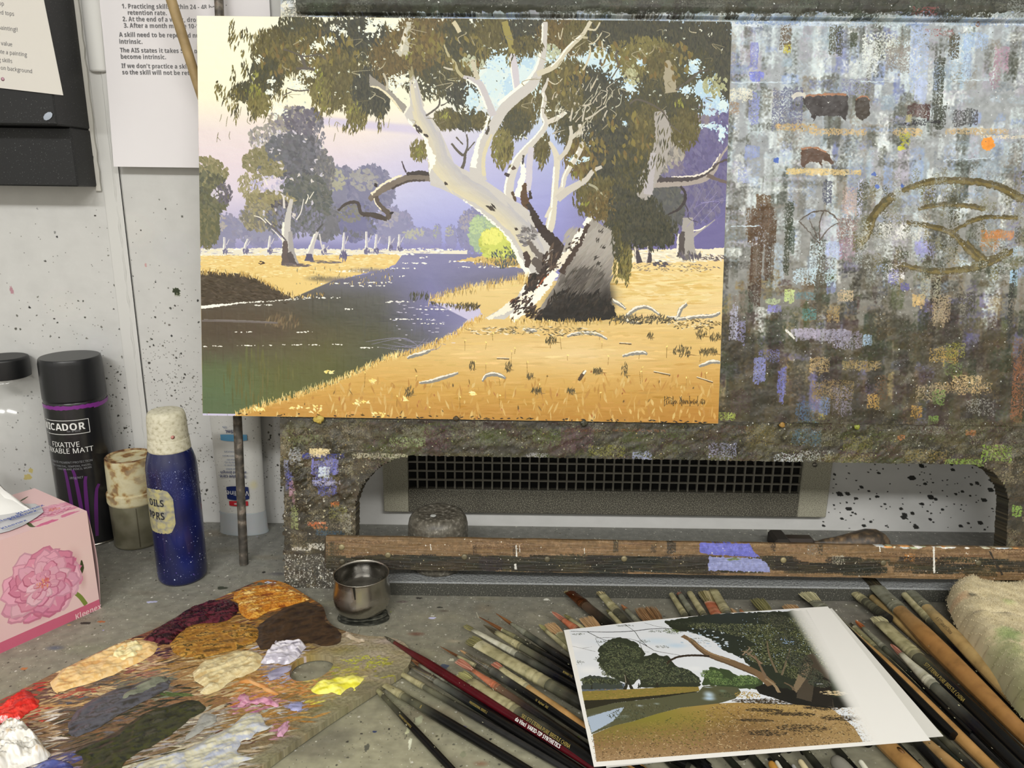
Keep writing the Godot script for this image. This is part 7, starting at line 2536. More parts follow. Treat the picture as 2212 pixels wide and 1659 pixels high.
func paint_palette(c: Canvas):
	var rect := Rect2(0, 0, c.img.get_width(), c.img.get_height())
	c.field_poly([-200, 1240, 960, 1240, 960, 1720, -200, 1720], [
		"86664a 86664a 86664a 7a4a34 a86c28 b8782c 6a5038 8f8672", "86664a 86664a 7a3c34 4a1c24 a8742c 8a5a24 4a3426 8f8672", "a8845c c09468 8a4a40 6a3430 a07430 4c3626 5a4636 9c9080", "a8845c d8b078 d0a870 7a4a3c a47c3c 9a7a48 7c6848 a09a7c",
		"b0905c d8b078 b88a5c a8765c a88a5c b08c54 8c8654 9c987c", "b0503c b08a5c a07a54 8a6a4c a88458 a8803c 9c8c58 8a866a", "b89a78 a88a64 7c5c44 7a6248 8a6648 a07844 8a8460 7c785e", "c0a888 a08868 7a5a40 6a5640 86664a 8a7450 7c785e 706c54", "b8a088 8a7460 74563c 6a563f 7c644a 7c7456 706c54 6a6650"], -65, 1230, 955, 1685)
	for q in 900:
		var g := c.at(c.r.randf_range(-150, 890), c.r.randf_range(1255, 1680))
		if g.x < 1 or g.y < 1 or g.x >= rect.size.x or g.y >= rect.size.y:
			continue
		c.dab(g, c.k * c.r.randf_range(16, 60), c.k * c.r.randf_range(4, 12), c.r.randf_range(-0.8, 0.1), c.vary(c.img.get_pixel(int(g.x), int(g.y)), 0.06))
	for q in 90:
		c.dry(c.r.randf_range(100, 700), c.r.randf_range(1500, 1700), c.r.randf_range(40, 130), c.r.randf_range(8, 30), c.vary(hx("8a6a4c 7c5c40 94734f 6f5238 9c7c58")[c.r.randi() % 5], 0.02), 0.4, 2, true)
	# each heap of paint is scrubbed out into the wood round it
	for l in dab_list():
		var z := zp(l[0])
		var lo := Vector2(1e9, 1e9)
		var hi := -lo
		for e in range(0, z.size(), 2):
			lo = lo.min(Vector2(z[e], z[e + 1]))
			hi = hi.max(Vector2(z[e], z[e + 1]))
		var mid := (lo + hi) * 0.5
		var hf := (hi - lo) * 0.5
		var cols := hx(l[2])
		for q in int(8 + hf.x * 1.6):
			var p := mid + Vector2(c.r.randf_range(-1, 1) * (hf.x * 1.12 + 6), c.r.randf_range(-1, 1) * (hf.y * 1.12 + 4))
			p.y -= (p.x - mid.x) * 0.25 if hf.x > 40 else 0.0
			c.dab(c.at(p.x, p.y), c.k * c.r.randf_range(10, 20 + hf.x * 0.5), c.k * c.r.randf_range(3, 9), c.r.randf_range(-0.75, 0.05), c.vary(cols[c.r.randi() % cols.size()].lerp(Color("8a6a4a"), c.r.randf_range(0.0, 0.55)), 0.03))
	# greyed, worn right-hand end
	for q in 160:
		c.soft(c.r.randf_range(690, 890), c.r.randf_range(1370, 1520), 46, 20, c.vary(hx("a59a84 9c917c 8f8672 aca08c 96886c")[c.r.randi() % 5], 0.02), 0.5)
	for q in 90:
		var u := c.r.randf()
		c.soft(lerpf(860, 560, u), lerpf(1450, 1660, u) - 12, 40, 14, c.vary(hx("8f8a6c 98927a 837c60 6f6a54")[c.r.randi() % 4], 0.02), 0.6)
	c.soft(840, 1385, 60, 20, Color("a99a92"), 0.8)
	c.soft(700, 1360, 50, 20, Color("5a473a"), 0.9)
	# ochre scrubbed across the middle and far end
	for q in 320:
		var l: Array = [[600,1280,70,26,"b8782c c8913c a86a24 8a5420 d9a850"],[480,1390,90,36,"a8803c 94702e b48c48 80622c"],[560,1440,90,26,"a88050 b89060 946c40"],[640,1520,60,40,"a87838 b88a48 c09850 8c6a38"],[560,1560,70,30,"9c7a4c a8824c"],[690,1480,40,30,"a8885c 9c8a5c"],[300,1440,60,20,"b89a78 a87c68 c8a888 9a6858"],[200,1500,90,16,"b09068 c4a47c d8c090"],[60,1560,60,30,"a8865c b4946c c4a880"]][q % 9]
		var cols := hx(l[4])
		c.dab(c.at(l[0] + c.r.randf_range(-1, 1) * l[2], l[1] + c.r.randf_range(-1, 1) * l[3]), c.k * c.r.randf_range(14, 50), c.k * c.r.randf_range(4, 10), c.r.randf_range(-0.7, 0.2), c.vary(cols[c.r.randi() % cols.size()], 0.025))
	for l in [[345,1372,60,12,"7c4038"],[300,1395,30,10,"8a5a50"],[270,1450,40,10,"8c5048"],[330,1420,40,12,"8a5c54"],[330,1405,14,6,"5c4a86"],[350,1410,20,8,"4a2c3a"],[90,1495,30,14,"5c4038"],[110,1500,20,10,"6a4c44"],[60,1480,50,10,"c08c50"],[190,1490,40,5,"a05040"],[150,1500,30,6,"b8604c"],[780,1440,70,24,"9c9840"],[800,1428,40,14,"a8a848"],[740,1452,30,12,"a4a04c"],[600,1455,30,14,"8c8ab4"],[605,1462,20,8,"b4aec4"],[510,1590,40,14,"6a4a38"],[440,1500,60,24,"8c6444"],[260,1590,60,40,"86603f"],[120,1580,60,20,"b09a78"]]:
		for q in 14:
			c.dab(c.at(l[0] + c.r.randf_range(-1, 1) * l[2], l[1] + c.r.randf_range(-1, 1) * l[3]), c.k * c.r.randf_range(6, 24), c.k * c.r.randf_range(3, 7), c.r.randf_range(-0.8, 0.1), c.vary(Color(l[4]), 0.03))
	c.dabs(790, 1430, 60, 22, 120, hx("b8b838 a8a83c c8c848 9c9c44"), 7, 3, -20, 50, 0.04)
	c.dabs(584, 1258, 16, 4, 10, hx("c4c8e0 d8dae8"), 12, 5, 5, 20)
	c.dabs(560, 1262, 30, 8, 30, hx("4c4c40 6a6654 5a5a4c"), 12, 4, -20, 30)
	c.dabs(380, 1500, 30, 5, 20, hx("4c6030 5c6c3c"), 24, 5, 12, 10)
	c.dabs(492, 1522, 8, 5, 6, hx("4a3a28 3c3022"), 10, 4, -30, 20)
	c.dabs(640, 1480, 46, 30, 50, hx("c89058 b87838 d8a468"), 26, 4, -10, 40)
	c.specks(rect, 900, hx("e8e4d8 d8c8a8 3a3024 c8a060 6a5040"), 0.5, 2.2, 4.0)
	c.mottle(0.06, 0.10, 12)

# a grid of points inside an outline, its rim points drawn onto the outline itself: {key: [point, distance to the rim]}
func grid_in(out: PackedVector2Array, lo: Vector2, hi: Vector2, cell: float) -> Dictionary:
	var g := {}
	var near := []
	for e in out.size():
		near.append(out[(e + 1) % out.size()])
	for y in int((hi.y - lo.y) / cell) + 3:
		for x in int((hi.x - lo.x) / cell) + 3:
			var p := lo + Vector2(x - 1, y - 1) * cell
			var best := 1e9
			var at := p
			for e in out.size():
				var c := Geometry2D.get_closest_point_to_segment(p, out[e], near[e])
				var d := p.distance_squared_to(c)
				if d < best:
					best = d
					at = c
			best = sqrt(best)
			if Geometry2D.is_point_in_polygon(p, out):
				if best < cell * 0.35:
					g[y * 4096 + x] = [at, 0.0]
				else:
					g[y * 4096 + x] = [p, best]
			elif best < cell * 0.75:
				g[y * 4096 + x] = [at, 0.0]
	return g

func grid_faces(mb: MB, id: Dictionary):
	for key in id:
		var b = id.get(key + 1)
		var e = id.get(key + 4097)
		var g = id.get(key + 4096)
		if b != null and e != null and g != null:
			mb.quad(id[key], b, e, g)
		elif b != null and g != null:
			mb.tri(id[key], b, g)
		elif b != null and e != null:
			mb.tri(id[key], b, e)
		elif e != null and g != null:
			mb.tri(id[key], e, g)
		if b != null and not id.has(key - 4096) and id.has(key - 4095):
			mb.tri(id[key], id[key - 4095], b)

# a body of thick paint: outline in photograph pixels, ridged along `way` (degrees), blended between its colours
func paint_dab(parent: Node, o: Vector3, l: Array, h: float, cols: Array, way: float, called: String, label: String, gloss := 0.22, ridge := 0.5, sd := 1, raw := false):
	var q := smooth_loop(flat(l if raw else zp(l), PAL_H), 3)
	var rr := RandomNumberGenerator.new()
	rr.seed = sd * 77 + 5
	var out := PackedVector2Array()
	for e in q.size():
		out.append(q[e] + Vector2(rr.randf_range(-1, 1), rr.randf_range(-1, 1)) * 0.0010)
	var lo := Vector2(1e9, 1e9)
	var hi := -lo
	for p in out:
		lo = lo.min(p)
		hi = hi.max(p)
	var size := maxf(hi.x - lo.x, hi.y - lo.y)
	var cell := clampf(size / 90.0, 0.0009, 0.0018)
	var n := FastNoiseLite.new()
	n.seed = sd
	n.frequency = 1.0
	n.fractal_octaves = 3
	var d := Vector2(cos(deg_to_rad(way)), sin(deg_to_rad(way)))
	var d2 := Vector2(-d.y, d.x)
	var id := {}
	var mb := MB.new()
	var ls := []
	for c in cols:
		ls.append(lin(c))
	var edge := minf(0.006, size * 0.12)
	var pts := grid_in(out, lo, hi, cell)
	for key in pts:
		var p: Vector2 = pts[key][0]
		var dist: float = pts[key][1]
		var prof := smoothstep(0.0, edge, dist)
		var s := Vector2(p.dot(d) * 36.0, p.dot(d2) * 260.0)
		var rdg := n.get_noise_2d(s.x, s.y)
		var big := n.get_noise_2d(p.x * 70.0 + 30.0, p.y * 70.0)
		var z := h * (0.25 + 0.75 * prof) * (0.75 + 0.5 * big + ridge * 0.45 * rdg) * minf(1.0, dist / 0.0012 + 0.15)
		var f := clampf((n.get_noise_2d(p.dot(d) * 22.0, p.dot(d2) * 150.0 + 50.0) * 1.1 + big * 0.9 + 0.75) / 1.5, 0.0, 0.999) * (ls.size() - 1)
		mb.tint = ls[int(f)].lerp(ls[mini(int(f) + 1, ls.size() - 1)], smoothstep(0.25, 0.75, f - int(f)))
		id[key] = mb.add(Vector3(p.x - o.x, PAL_H + 0.0002 + maxf(z, 0.0001), p.y - o.z))
	grid_faces(mb, id)
	var m := vc(plain(Color.WHITE, gloss))
	var r := part(called, mb, m, parent)
	r.set_meta("label", label)

# outline (on the enlargement), height, colours, way of the ridges, name, label, gloss, ridge, seed
func dab_list() -> Array:
	return [
	[[1330,430,1400,370,1500,312,1600,292,1680,332,1690,390,1745,425,1775,470,1760,505,1700,520,1600,505,1500,512,1400,540,1340,520],0.0012,"2e2019 3c2b20 4a3626 33241b",-25,"paint_patch","thin dark brown paint",0.35,0.3,3],
	[[1215,245,1300,214,1380,200,1450,197,1560,245,1602,280,1500,312,1400,340,1300,385,1235,330],0.0030,"8a4a18 c8852c b06a20 dca648 9c5a20 f0cc7c",-20,"paint_dab","orange and gold paint",0.25,0.9,5],
	[[885,510,940,440,1030,402,1130,400,1240,398,1330,425,1345,480,1280,520,1180,548,1050,580,925,568],0.0026,"6a4a18 a8782c 94662a b88a3c 4c3c1c c09448",-15,"paint_dab","ochre paint",0.25,0.9,6],
	[[745,490,800,440,900,378,980,330,1080,290,1200,278,1242,318,1205,370,1120,400,1000,410,960,440,905,495,850,510,800,500],0.0042,"2a0d14 451520 5c2230 1d090f 3a1420 6a3038",-25,"paint_dab","dark maroon paint",0.16,1.0,7],
	[[268,705,330,640,420,598,500,560,620,508,700,490,770,495,815,525,800,560,735,600,650,640,560,682,440,722,330,752,285,765],0.0040,"d9a868 edc98a f0d098 e6bc78 f2d8a4",-24,"paint_dab","peach cream paint",0.3,0.6,8],
	[[590,555,640,520,700,505,750,520,745,560,690,595,620,612,585,590],0.0062,"f0dc9c f6e8b0 faf0c4",-30,"paint_dab","pale yellow paint",0.3,0.7,9],
	[[0,840,60,788,130,758,190,790,205,830,150,862,100,900,30,915,-60,930,-60,870],0.0055,"b81a18 e03028 f0483c c02420 d82c24",-30,"paint_dab","bright red paint",0.2,0.9,10],
	[[358,940,362,905,400,858,480,800,600,742,700,718,800,688,850,680,880,695,872,740,800,782,700,832,600,892,480,960,400,988,355,975],0.0016,"3c3a36 54545c 5e5e66 4a4644 66646c",-30,"paint_patch","slate grey paint",0.3,0.8,11],
	[[622,795,680,740,760,700,830,674,868,684,862,716,800,750,720,780,650,798],0.0024,"6c7060 7e8270 8a8c7a",-28,"paint_patch","pale grey green paint",0.3,0.8,12],
	[[390,1060,500,1010,600,970,700,902,800,852,900,822,1000,802,1070,832,1040,870,985,900,920,960,800,1030,700,1082,640,1130,600,1200,400,1200,440,1110],0.0020,"23241a 32341f 3c3c2a 42441f 2a2c22 4a4838",-32,"paint_patch","dark olive green paint",0.3,0.9,13],
	[[1000,680,1040,612,1100,590,1200,560,1290,540,1360,570,1340,640,1280,670,1205,700,1150,742,1080,768,1035,765,1060,730],0.0040,"c8ad78 d9c694 e2d4a8 cdb98a e8dcb4",-35,"paint_dab","cream paint",0.3,0.8,14],
	[[1350,608,1395,545,1418,520,1440,488,1455,508,1500,500,1590,510,1560,565,1500,612,1420,612],0.0068,"a4a0ac b8b4c2 d4d0dc e8e4ec 9894a4",-10,"paint_slab","thick lavender paint",0.25,0.9,15],
	[[1620,752,1635,722,1690,690,1700,700,1745,686,1830,672,1886,690,1850,735,1842,750,1820,735,1765,772,1720,760,1660,772],0.0038,"e0d83c f0ea60 f8f280 ece450",-15,"paint_dab","bright lemon yellow paint",0.22,0.8,16],
	[[715,1145,760,1115,850,1090,1000,1040,1100,988,1200,940,1250,890,1300,866,1355,876,1385,930,1420,930,1380,960,1330,968,1300,1000,1255,1020,1240,1080,1318,1105,1240,1130,1180,1200,720,1230],0.0030,"b4b4ac c8c6b0 d6d2b8 c4c6c8 b0b6c8 dedac4",-28,"paint_dab","pale grey white paint",0.28,0.9,17],
	[[958,1015,975,980,1020,925,1060,870,1125,878,1110,925,1070,940,1030,975],0.0016,"8a8a84 a8a8a0 9c9c98 b8b8b0",-35,"paint_patch","grey paint scrape",0.35,0.8,18],
	[[1238,785,1262,768,1285,780,1300,800,1340,790,1380,785,1440,812,1442,835,1400,828,1360,815,1330,822,1290,815,1262,838,1232,835,1245,812],0.0024,"b06a8c d094ac e0aabf c07c9c",5,"paint_dab","pink paint squiggle",0.25,0.9,19],
	[[1495,832,1510,818,1560,812,1574,840,1550,856,1515,852],0.0020,"9496c0 a4a6d0 b0b2d8",0,"paint_dab","small lilac blue paint",0.3,0.7,20],
	[[1390,680,1420,645,1460,628,1512,628,1490,655,1450,675,1410,698],0.0012,"8c88a4 a29eb8 b0acc0",-20,"paint_patch","thin lilac paint smear",0.35,0.8,21],
	[[1436,975,1450,940,1480,915,1502,912,1494,945,1475,980,1450,992],0.0026,"c08ca8 cfa0b8 b87c9c",-60,"paint_dab","small pink paint",0.3,0.8,22],
	[[1235,705,1290,690,1350,705,1400,735,1445,765,1430,775,1380,750,1320,720,1260,715],0.0020,"c8823c d89858 e0ac74",25,"paint_dab","apricot paint stroke",0.3,0.8,23],
	[[200,1140,270,1108,340,1125,380,1160,300,1240,180,1240,150,1180],0.0042,"3c4488 545c9c 7078b4 484c84",-20,"paint_dab","blue paint",0.25,0.8,24],
	[[-60,1000,0,962,40,940,60,928,80,945,140,955,190,985,215,1020,235,1055,265,1085,245,1110,200,1130,140,1150,60,1180,-80,1200,-120,1080],0.0150,"d8d4c8 e8e6de f2f0ea e0dcd0 f6f4f0 cdb898",-20,"paint_mound","tall mound of white paint",0.3,1.0,25],
	[[1790,455,1815,450,1850,475,1895,485,1890,500,1850,498,1810,478],0.0020,"9c8c74 b0a088 c4b8a4",25,"paint_dab","dried beige paint ridge",0.4,0.6,26],
	]

func dabs_of_paint(t: Node3D, o: Vector3):
	for l in dab_list():
		paint_dab(t, o, l[0], l[1], hx(l[2]), l[3], l[4], l[5], l[6], l[7] * 0.6, l[8])

func build_cup():
	var p := on_bench(784, 1326)
	p.y = 0.0
	var r := metres(59, p)
	var base := 0.006
	var ht := height_over(p, 1238)
	var t := thing("dipper_cup", "small shiny steel oil cup with a clip foot, beside the palette", "cup", p)
	var c := MB.new()
	var h := ht - base
	c.lathe([r * 0.60, base + 0.0004, r * 0.74, base, r * 0.80, base + 0.001, r * 0.93, base + h * 0.10, r * 1.0, base + h * 0.24, r * 1.03, base + h * 0.36, r * 1.03, base + h * 0.46, r * 1.0, base + h * 0.62, r * 0.965, base + h * 0.80, r * 0.96, base + h * 0.95, r * 0.985, base + h * 0.985, r * 0.995, base + h, r * 0.985, base + h + 0.0006, r * 0.965, base + h,
		r * 0.94, base + h * 0.95, r * 0.94, base + h * 0.8, r * 0.975, base + h * 0.62, r * 1.0, base + h * 0.46, r * 0.97, base + h * 0.24, r * 0.8, base + h * 0.06,0.0, base + h * 0.05],72, Vector3.ZERO, 1,1, true, false)
	var m := plain(Color("b0aca4"), 0.2, 1.0)
	m.roughness_texture = noise_tex(111,0.02,[0.0,0.5,0.75,1.0],[Color(0.5,0.5,0.5), Color(0.75,0.75,0.75), Color(1,1,1), Color(1,1,1)],256,5)
	m.roughness = 0.34
	part("bowl", c, m, t)
	var oil := MB.new()
	oil.lathe([r * 0.99, base + h * 0.50, r * 0.6, base + h * 0.502, 0.0, base + h * 0.502], 48, Vector3.ZERO, 1, 1, false, false)
	part("oil", oil, plain(Color("2c2a24"), 0.1), t)
	var dr := MB.new()      # dribble of dark oil over the lip
	var a := atan2(EYE.x - p.x, EYE.z - p.z) - 0.30
	var pts := []
	var rad := []
	for k in 7:
		var u := k / 6.0
		var yy := base + h * (1.0 - 0.34 * u)
		var rad_at := r * lerpf(0.99, 0.998, u) if u > 0.1 else r * 0.985
		pts.append(Vector3(sin(a + 0.05 * u) * rad_at, yy, cos(a + 0.05 * u) * rad_at))
		rad.append(0.0009 * (1.0 - 0.4 * u))
	dr.tube(pts, rad, 7)
	part("oil_dribble", dr, plain(Color("1a1815"), 0.15), t)
	# the clip under the cup: two folded leaves of blackened metal
	var cm := tri(plain(Color.WHITE, 0.5, 0.4), 10.0)
	cm.albedo_texture = noise_tex(113, 0.04, [0.0, 0.5, 0.75, 1.0], [Color("2f302c"), Color("45463f"), Color("6a6a60"), Color("8a8a7c")], 256, 4)
	for l in [[0.0006, 0.0018, 1.0, 0.0], [0.0042, 0.0056, 0.92, 0.12]]:
		var lf := MB.new()
		var q := PackedVector2Array()
		for k in 28:
			var u := TAU * k / 28
			q.append(Vector2(cos(u) * r * 0.86 * l[2], sin(u) * r * 0.52 * l[2]) + (Vector2(r * 0.16, 0) if cos(u) > 0.2 else Vector2.ZERO))
		lf.prism(q, l[0], l[1],0.0004, Rect2(-1,-1,2,2), Transform3D(Basis(Vector3(1,0,0), Vector3(0,0,-1), Vector3(0,1,0)).rotated(Vector3.UP, l[3]), Vector3(0,0, r * 0.30)))
		part("clip_leaf", lf, cm, t)
	var jn := MB.new()
	jn.lathe([r * 0.3, 0.0018, r * 0.3, 0.0064], 20, Vector3(0, 0, r * 0.1))
	part("clip_post", jn, cm, t)

# ---------------------------------------------------------------- brushes
# each row: tip x, tip y, far point x, y, pixels from the tip to the ferrule, pixels to the handle, bristle width, ferrule width at the bristles,
# handle width at the ferrule, widest handle, tip lift (mm), far lift (mm), shape, bristle colours, ferrule, handle, label, lettering
const BR := {
	"hog": "c2b48a b0a070 d2c69c 8f8452", "brown": "8a6440 a47a50 70502f b08a60", "rust": "b4764a a0663e c48c60 7c4c2c", "coral": "b06a50 c48068 9a5844 d09a84", "olive": "6e6a44 86804e 5a583a 9a9460", "dark": "3c382a 4f4834 2c2a22 63583c", "cream": "d2cba0 e0dab4 bdb588 c8c096", "orange": "b8602c c8743c 9c4c20 d08850", "sable": "6a3a1c 804a26 54301a 94602f", "tan": "b48e60 c49e70 9c784c d0ac80", "moss": "94965a a8a468 7c7c48 b8b078"}
const FE := {"grime": "b6ae88", "olive": "8f8b68", "grey": "85867a", "silver": "b9b9b4", "copper": "8a4a2c", "coral": "c0694c", "white": "d4d2c4", "dark": "4c4a40", "cream": "c6bd96"}
const HA := {"black": "101113", "wood": "b88e58", "red": "4f0f16", "greyblack": "2c2d2c", "orangewood": "a67a48", "pale": "c8ab74"}

func brush_list() -> Array:
	return [
	[792,1466,973,1659,22,52,8,8,11,16,4,4,"round","dark","olive","black","black brush at the palette's edge with a dark worn ferrule, lowest of the fan","6 ROWNEY GOAT HAIRSTYLE"],
	[808,1466,1127,1657,22,74,14,15,19,22,5,5,"flat","olive","grime","black","thick black brush numbered 8 coming out from under the palette","8"],
	[842,1441,1217,1659,22,86,10,11,13,15,4,4,"round","olive","grime","greyblack","grey-black brush with a long beige ferrule, just above the black brush numbered 8",""],
	[872,1428,1223,1646,24,82,13,14,17,19,6,6,"flat","dark","silver","black","black brush with a bright silver ferrule coming out beside the palette tip","PROFESSIONAL SERIES 2"],
	[888,1424,1240,1652,22,96,8,9,11,13,4,4,"round","rust","grey","black","slim black brush with a banded beige ferrule, just left of the dark red handle",""],
	[830,1374,1279,1657,12,26,4,5,8,19,9,8,"round","dark","dark","red","dark red lacquered brush with white lettering, coming out from under the palette tip","da Vinci  VARIO-TIP SYNTHETICS"],
	[990,1456,1268,1638,28,152,34,30,32,33,8,8,"flat","moss","grime","black","wide flat brush with yellow-green bristles and a beige ferrule, next to the dark red handle","582 577 ETERNA PURE BRISTLE CHINA"],
	[990,1426,1268,1618,36,106,22,11,18,19,13,9,"flat","coral","coral","black","brush with a coral-painted ferrule and splayed pink bristles, lying over the wide flat brush",""],
	[994,1404,1265,1583,16,82,7,7,17,19,6,9,"round","tan","silver","black","black brush with a long tapered silver ferrule","10   Rephael   002"],
	[950,1396,1140,1500,44,90,6,6,9,10,4,4,"point","sable","grime","black","slim brush with a pointed brown tip, farthest left of the bristle ends",""],
	[1066,1432,1256,1570,18,92,17,14,19,23,9,9,"flat","coral","cream","wood","yellow wooden brush with a cream-smeared ferrule and short red bristles",""],
	[1014,1380,1245,1513,22,196,32,31,30,30,8,8,"flat","olive","grime","black","widest flat brush left of the print, with a long beige painted ferrule",""],
	[1004,1351,1240,1482,18,128,12,12,16,17,7,7,"flat","olive","white","black","black brush with a white-edged ferrule, just above the widest flat brush",""],
	[1043,1349,1234,1462,34,96,8,12,16,17,11,9,"round","dark","grime","black","black brush with pointed dark bristles, lying across its neighbours left of the print","ROWNEY 115"],
	[1034,1332,1225,1440,58,92,6,8,11,12,5,5,"point","sable","olive","black","slim brush with a long dark brown point, second from the top of the left fan",""],
	[1070,1324,1228,1430,42,84,7,8,14,17,8,8,"point","sable","grey","black","black brush with a long brown point and grey ferrule, topmost of the left fan",""],
	[1164,1348,1236,1408,22,90,11,12,14,15,5,5,"round","moss","grime","black","beige brush with yellow-green bristles at the print's left corner",""],
	[1186,1347,1240,1398,30,72,25,20,20,20,9,9,"flat","tan","olive","black","flat brush with stiff tan bristles at the print's left corner",""],
	[1192,1321,1250,1364,30,68,14,12,17,17,10,8,"round","coral","coral","black","brush with a bright coral ferrule running under the print's top left corner",""],
	[1218,1327,1266,1364,18,60,10,11,12,12,5,5,"round","olive","grime","black","small beige brush tucked between the coral ferrule and the copper brush",""],
	[1266,1334,1298,1372,40,60,34,26,24,24,9,9,"flat","tan","grey","black","flat brush with short tan bristles lying at the print's top edge beside the copper brush",""],
	[1204,1256,1330,1364,34,80,32,23,24,27,6,6,"flat","hog","copper","black","broad brush with a shiny copper ferrule and spread cream bristles",""],
	[1282,1263,1366,1360,28,76,21,18,20,22,6,6,"flat","hog","grime","black","brush with a beige ferrule and cream bristles right of the copper brush",""],
	[1310,1316,1350,1360,12,52,10,10,11,12,4,4,"round","olive","grime","black","small olive brush beside the black knob of the beige ferruled brush",""],
	[1342,1306,1394,1360,16,56,9,10,12,13,4,4,"round","rust","grey","greyblack","small brush with a grey ferrule in front of the fan of brown bristles",""],
	[1394,1314,1426,1362,36,58,50,40,34,30,7,7,"flat","brown","olive","black","wide fan of brown bristles showing above the print's top edge",""],
	[1440,1268,1498,1358,16,72,10,11,14,15,5,5,"round","rust","grime","black","slim beige brush, leftmost of the five standing close together above the print",""],
	[1456,1264,1514,1356,26,70,11,12,14,15,6,6,"round","coral","grey","black","slim brush with coral bristles and grey ferrule, second of five above the print",""],
	[1478,1262,1536,1354,20,80,14,13,15,16,7,7,"round","dark","grime","black","beige brush with dark bristles, third of the five above the print",""],
	[1516,1266,1558,1350,40,78,31,24,24,22,8,8,"flat","hog","coral","black","flat brush with pale spread bristles and a wide coral ferrule above the print",""],
	[1530,1254,1584,1350,24,82,19,19,22,22,11,10,"flat","olive","grime","black","brush with a broad beige ferrule, right of the wide coral ferrule",""],
	[1526,1243,1586,1346,20,40,5,5,6,7,3,3,"round","dark","dark","red","thin dark red brush beside the broad beige ferrule",""],
	[1578,1314,1604,1346,22,38,15,12,12,12,7,7,"round","tan","olive","black","short tan bristle tip showing at the print's top edge, left one of two",""],
	[1598,1316,1622,1346,18,34,12,11,11,11,6,6,"round","rust","olive","black","short rust bristle tip showing at the print's top edge, right one of two",""],
	[1636,1294,1676,1346,40,58,34,26,24,22,6,6,"flat","olive","dark","black","brush with bushy dark olive bristles above the middle of the print",""],
	[1704,1308,1738,1344,28,46,34,28,26,24,6,6,"flat","tan","olive","black","flat brush with tan bristles beside the pale square bristles at the print's edge",""],
	[1731,1271,1798,1336,42,66,36,28,28,26,8,8,"flat","cream","grey","black","flat brush with a pale square bristle end at the print's top right corner",""],
	[1800,1246,1920,1338,30,86,20,18,21,23,8,8,"flat","moss","grime","black","brush with olive bristles, beige ferrule and a paint-caked black handle right of the print",""],
	[1838,1249,2010,1404,24,62,17,14,15,20,6,6,"round","orange","dark","pale","pale wooden brush with bright orange bristles",""],
	[1868,1243,2212,1588,36,108,30,34,34,40,14,14,"flat","dark","grey","orangewood","largest brush, with a thick orange wooden handle and ringed grey ferrule",""],
	[1932,1262,2212,1548,26,110,17,15,18,20,8,10,"round","olive","cream","black","black brush with a long cream ferrule, right beside the thick orange handle",""],
	[1938,1246,2180,1500,42,94,24,22,26,31,11,14,"flat","hog","grey","pale","pale wooden brush with lettered handle running under the towel","6 577 Jasart China"],
	[1848,1340,2100,1585,24,86,13,10,13,15,6,6,"round","orange","grey","black","slim brush with short orange bristles and a grey ferrule, right of the print",""],
	[1924,1391,2178,1640,32,132,14,13,26,30,12,8,"round","coral","white","black","black brush with pink pointed bristles and a long pale ferrule",""],
	[1836,1345,2130,1640,14,78,10,11,14,18,4,5,"round","dark","olive","black","black brush running close along the print's right edge",""],
	[1892,1334,2212,1640,18,126,34,33,33,34,9,9,"flat","cream","grime","black","wide flat brush with a paint-caked beige ferrule and gold lettered black handle","577 ETERNA PURE BRISTLE CHINA"],
	[1800,1330,2142,1659,20,60,20,20,22,28,5,5,"flat","olive","grime","wood","long yellow wooden handle coming out from under the print's right edge",""],
	[1880,1390,2158,1640,20,150,13,12,14,18,3,4,"round","olive","cream","greyblack","dark brush with a dashed cream ferrule between the yellow handle and its black neighbour",""],
	[1800,1500,1968,1660,20,60,24,24,30,38,5,6,"flat","olive","grey","wood","thick wooden handle with a knot, coming out below the print's lower edge",""],
	[1930,1540,2066,1660,20,60,18,18,22,27,4,5,"flat","olive","grey","wood","yellow wooden handle coming out below the print's lower right corner",""],
	]

